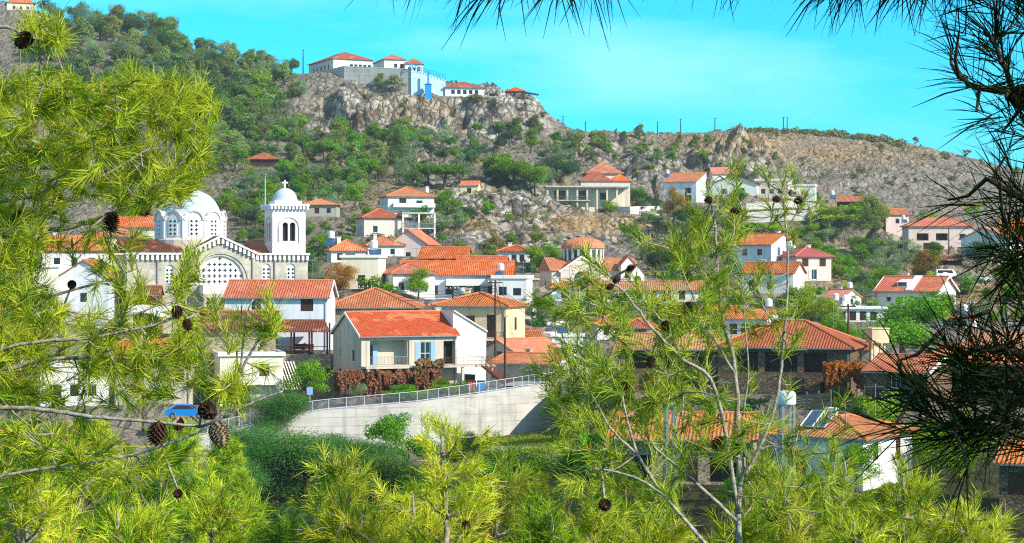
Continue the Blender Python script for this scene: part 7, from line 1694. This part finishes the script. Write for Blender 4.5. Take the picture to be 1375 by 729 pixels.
YP = [(30, 640, 9.5, 200, 'young pine in the lower left corner'), (110, 632, 12, 190, 'young pine behind the corner one at lower left'), (215, 600, 11.5, 190, 'bushy yellow green young pine under the cone bearing limb'), (285, 665, 10, 150, 'young pine with a spiky leader at lower left of the hollow'), (165, 690, 8.5, 180, 'lowest young pine at the left foot of the picture'),
      (455, 618, 10, 130, 'young pine with a broken brown top left of the middle'), (395, 706, 9.5, 140, 'low young pine tip before the dark hollow'), (600, 582, 10, 170, 'tall broad young pine in the middle foreground'), (545, 660, 11, 130, 'young pine close at the left of the middle one'), (665, 640, 11.5, 140, 'young pine close at the right of the middle one'), (735, 690, 10, 120, 'low young pine right of the middle foreground'),
      (800, 660, 11, 120, 'young pine at the left foot of the open pine'), (880, 700, 10, 130, 'young pine low under the open pine'), (1060, 640, 11, 130, 'young pine right of the open pine stems'), (1130, 620, 12, 130, 'young pine under the nearest house wall'), (1220, 640, 11, 130, 'sunlit young pine under the dark boughs'), (1160, 700, 9.5, 130, 'low young pine at the right foot of the picture'), (1300, 690, 11, 140, 'young pine at the lower right'), (990, 690, 10.5, 120, 'low young pine between the open pine stems'), (480, 690, 9, 140, 'lowest young pine left of the middle')]
for i, (px, top, d, w_, lab) in enumerate(YP): young(px, top, d, 300+i, lab, 22, w_, mat=('needle', 'needle2', 'needlegreen', 'needle')[i % 4])
# --- softer pines farther down the slope
for i, (px, py, hh, d, ww, lab) in enumerate([(240, 780, 215, 34, 220, 'yellow green pine crown a little down the slope at left'), (120, 780, 215, 30, 220, 'pine crown a little down the slope at far left'), (305, 775, 190, 37, 150, 'yellow green pine crown down the slope below the blue car'), (20, 760, 195, 32, 200, 'pine crown down the slope touching the left edge'), (720, 800, 165, 40, 170, 'soft green pine crown down the slope right of the middle'), (840, 790, 170, 44, 150, 'soft green pine crown down the slope under the open pine'), (560, 800, 150, 42, 160, 'soft pine crown down the slope in the middle'), (1090, 790, 150, 40, 160, 'soft pine crown down the slope at right'), (1200, 780, 130, 42, 150, 'soft pine crown down the slope before the dark boughs')]):
    r = pine_root(px, d, lab, 'slope_pine'); p = Pine(r, 500+i, .13, 56, .0062, 42); rr = random.Random(i); b = r.location
    zt = (CY-(py-hh))/F*d; W_ = ww/F*d/2
    p.limb([b-Vector((0,0,.4)), b+Vector((.1,0,(zt-b.z)*.5)), Vector((b.x,b.y,zt-.2))], .14, .02, 8, 'trunk', 'bark')
    hv = hh*1.2/F*d
    for k in range(520):
        t = rr.random(); a = rr.uniform(0,6.28); rad = W_*(.15+.95*t**.8)*rr.uniform(.2,1)**.5
        p.tuft(Vector((b.x+math.cos(a)*rad, b.y+math.sin(a)*rad, zt-hv*t)), None, rr.uniform(.8,1.3))
    p.finish('needle' if i in (0, 1, 2) or 'blue car' in lab else 'needlegreen', 'bark')
# --- C: the dark pine at the right edge, very near, its shade partly put into the needle colour
def pine_dark():
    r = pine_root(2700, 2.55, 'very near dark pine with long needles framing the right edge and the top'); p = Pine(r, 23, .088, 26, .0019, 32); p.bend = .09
    b = r.location
    p.limb([b-Vector((0,0,.4)), b+Vector((0,.02,1.0)), b+Vector((-.03,0,2.2)), b+Vector((.03,0,3.6)), b+Vector((0,0,4.8))], .12, .05, 10, 'trunk', 'darkbark')
    Lm = [([(2700,300),(1900,200),(1560,190),(1440,160),(1375,140),(1345,122),(1310,118),(1288,104)], 2.7, .012, .003, 3), ([(1440,160),(1372,130),(1352,95),(1335,60),(1322,40)], 2.72, .005, .0025, 4),
          ([(2700,500),(1900,420),(1560,330),(1420,285),(1360,260),(1325,240)], 2.6, .011, .003, 6), ([(2700,700),(1900,560),(1540,480),(1400,480),(1345,470),(1310,470),(1278,486)], 2.5, .012, .003, 6),
          ([(2700,800),(1900,640),(1540,590),(1380,572),(1320,576),(1270,545),(1228,520)], 2.45, .011, .003, 7), ([(1380,572),(1320,560),(1290,580),(1262,590)], 2.45, .005, .002, 5), ([(1400,470),(1370,500),(1320,520),(1290,505)], 2.5, .005, .002, 5),
          ([(2700,-200),(1900,-60),(1500,-30),(1250,-28),(1120,-32),(1000,-42),(850,-30),(700,-28),(560,-34)], 2.7, .013, .003, 0), ([(1560,190),(1420,60),(1390,20),(1372,-10)], 2.7, .006, .002, 2), ([(1420,285),(1392,330),(1368,350)], 2.6, .005, .002, 5), ([(1400,470),(1390,420),(1370,390)], 2.5, .005, .002, 3), ([(1560,590),(1450,540),(1390,530),(1340,540)], 2.4, .006, .002, 6)]
    for P, d, a, c, t in Lm: p.limb(ax3(P, d), a, c, 7, 'branch', 'darkbark', t, .07)
    p.fill([(1330,440),(1400,400),(1420,620),(1330,620),(1250,600),(1220,530),(1270,470)], 9, 2.3, 2.65); p.fill([(1330,250),(1420,230),(1420,330),(1350,330)], 8, 2.5, 2.7); p.fill([(1300,90),(1420,80),(1420,200),(1340,190)], 4, 2.6, 2.8); p.fill([(1330,10),(1420,0),(1420,80),(1340,70)], 2, 2.6, 2.8)
    # hanging needles along the top
    for x, y, ax_, n in [(650,-14,(-.75,0,-.55),2), (628,-24,(-.5,.2,-.8),1), (700,-30,(.1,0,-1),1), (745,-24,(-.3,.2,-1),2), (790,-22,(-.1,.1,-1),1), (815,-30,(.15,0,-1),1), (560,-30,(-.6,0,-.7),1), (518,-38,(-.3,0,-1),1), (935,-42,(-.3,0,-1),1), (975,-40,(.1,0,-1),1), (1010,-44,(-.2,0,-.9),1), (1100,-22,(-.65,.1,-.7),2), (1130,-18,(-.5,.1,-.8),2), (1165,-22,(-.5,0,-.8),2), (1205,-16,(-.35,0,-.9),2), (1235,-22,(-.5,.1,-.8),2), (1262,-22,(-.1,.1,-1),1), (1290,-22,(-.1,0,-1),2)]:
        for k in range(n): p.tuft(at(x+8*k,y,2.7), Vector(ax_).normalized(), .95)
    # unseen rest of the crown at right, added to shade the visible boughs
    rr = random.Random(3)
    for k in range(520):
        v = Vector((rr.gauss(0,1), rr.gauss(0,1), rr.gauss(0,1))).normalized()*rr.uniform(.3,1)**.5
        c = Vector((1.85, 2.3, .55)); q = c + Vector((v.x*.95, v.y*1.0, v.z*1.15))
        px = CX + F*q.x/max(q.y,.3)
        if px < 1500 or q.y < .7: continue
        p.tuft(q, None, 1.0)
    p.cone(at(1372,128,2.72), .045, (-.2,-.9,-.2)); p.cone(at(1366,134,2.7), .04, (.6,-.8,-.1))
    p.finish('needleshade', 'darkbark')
pine_dark()
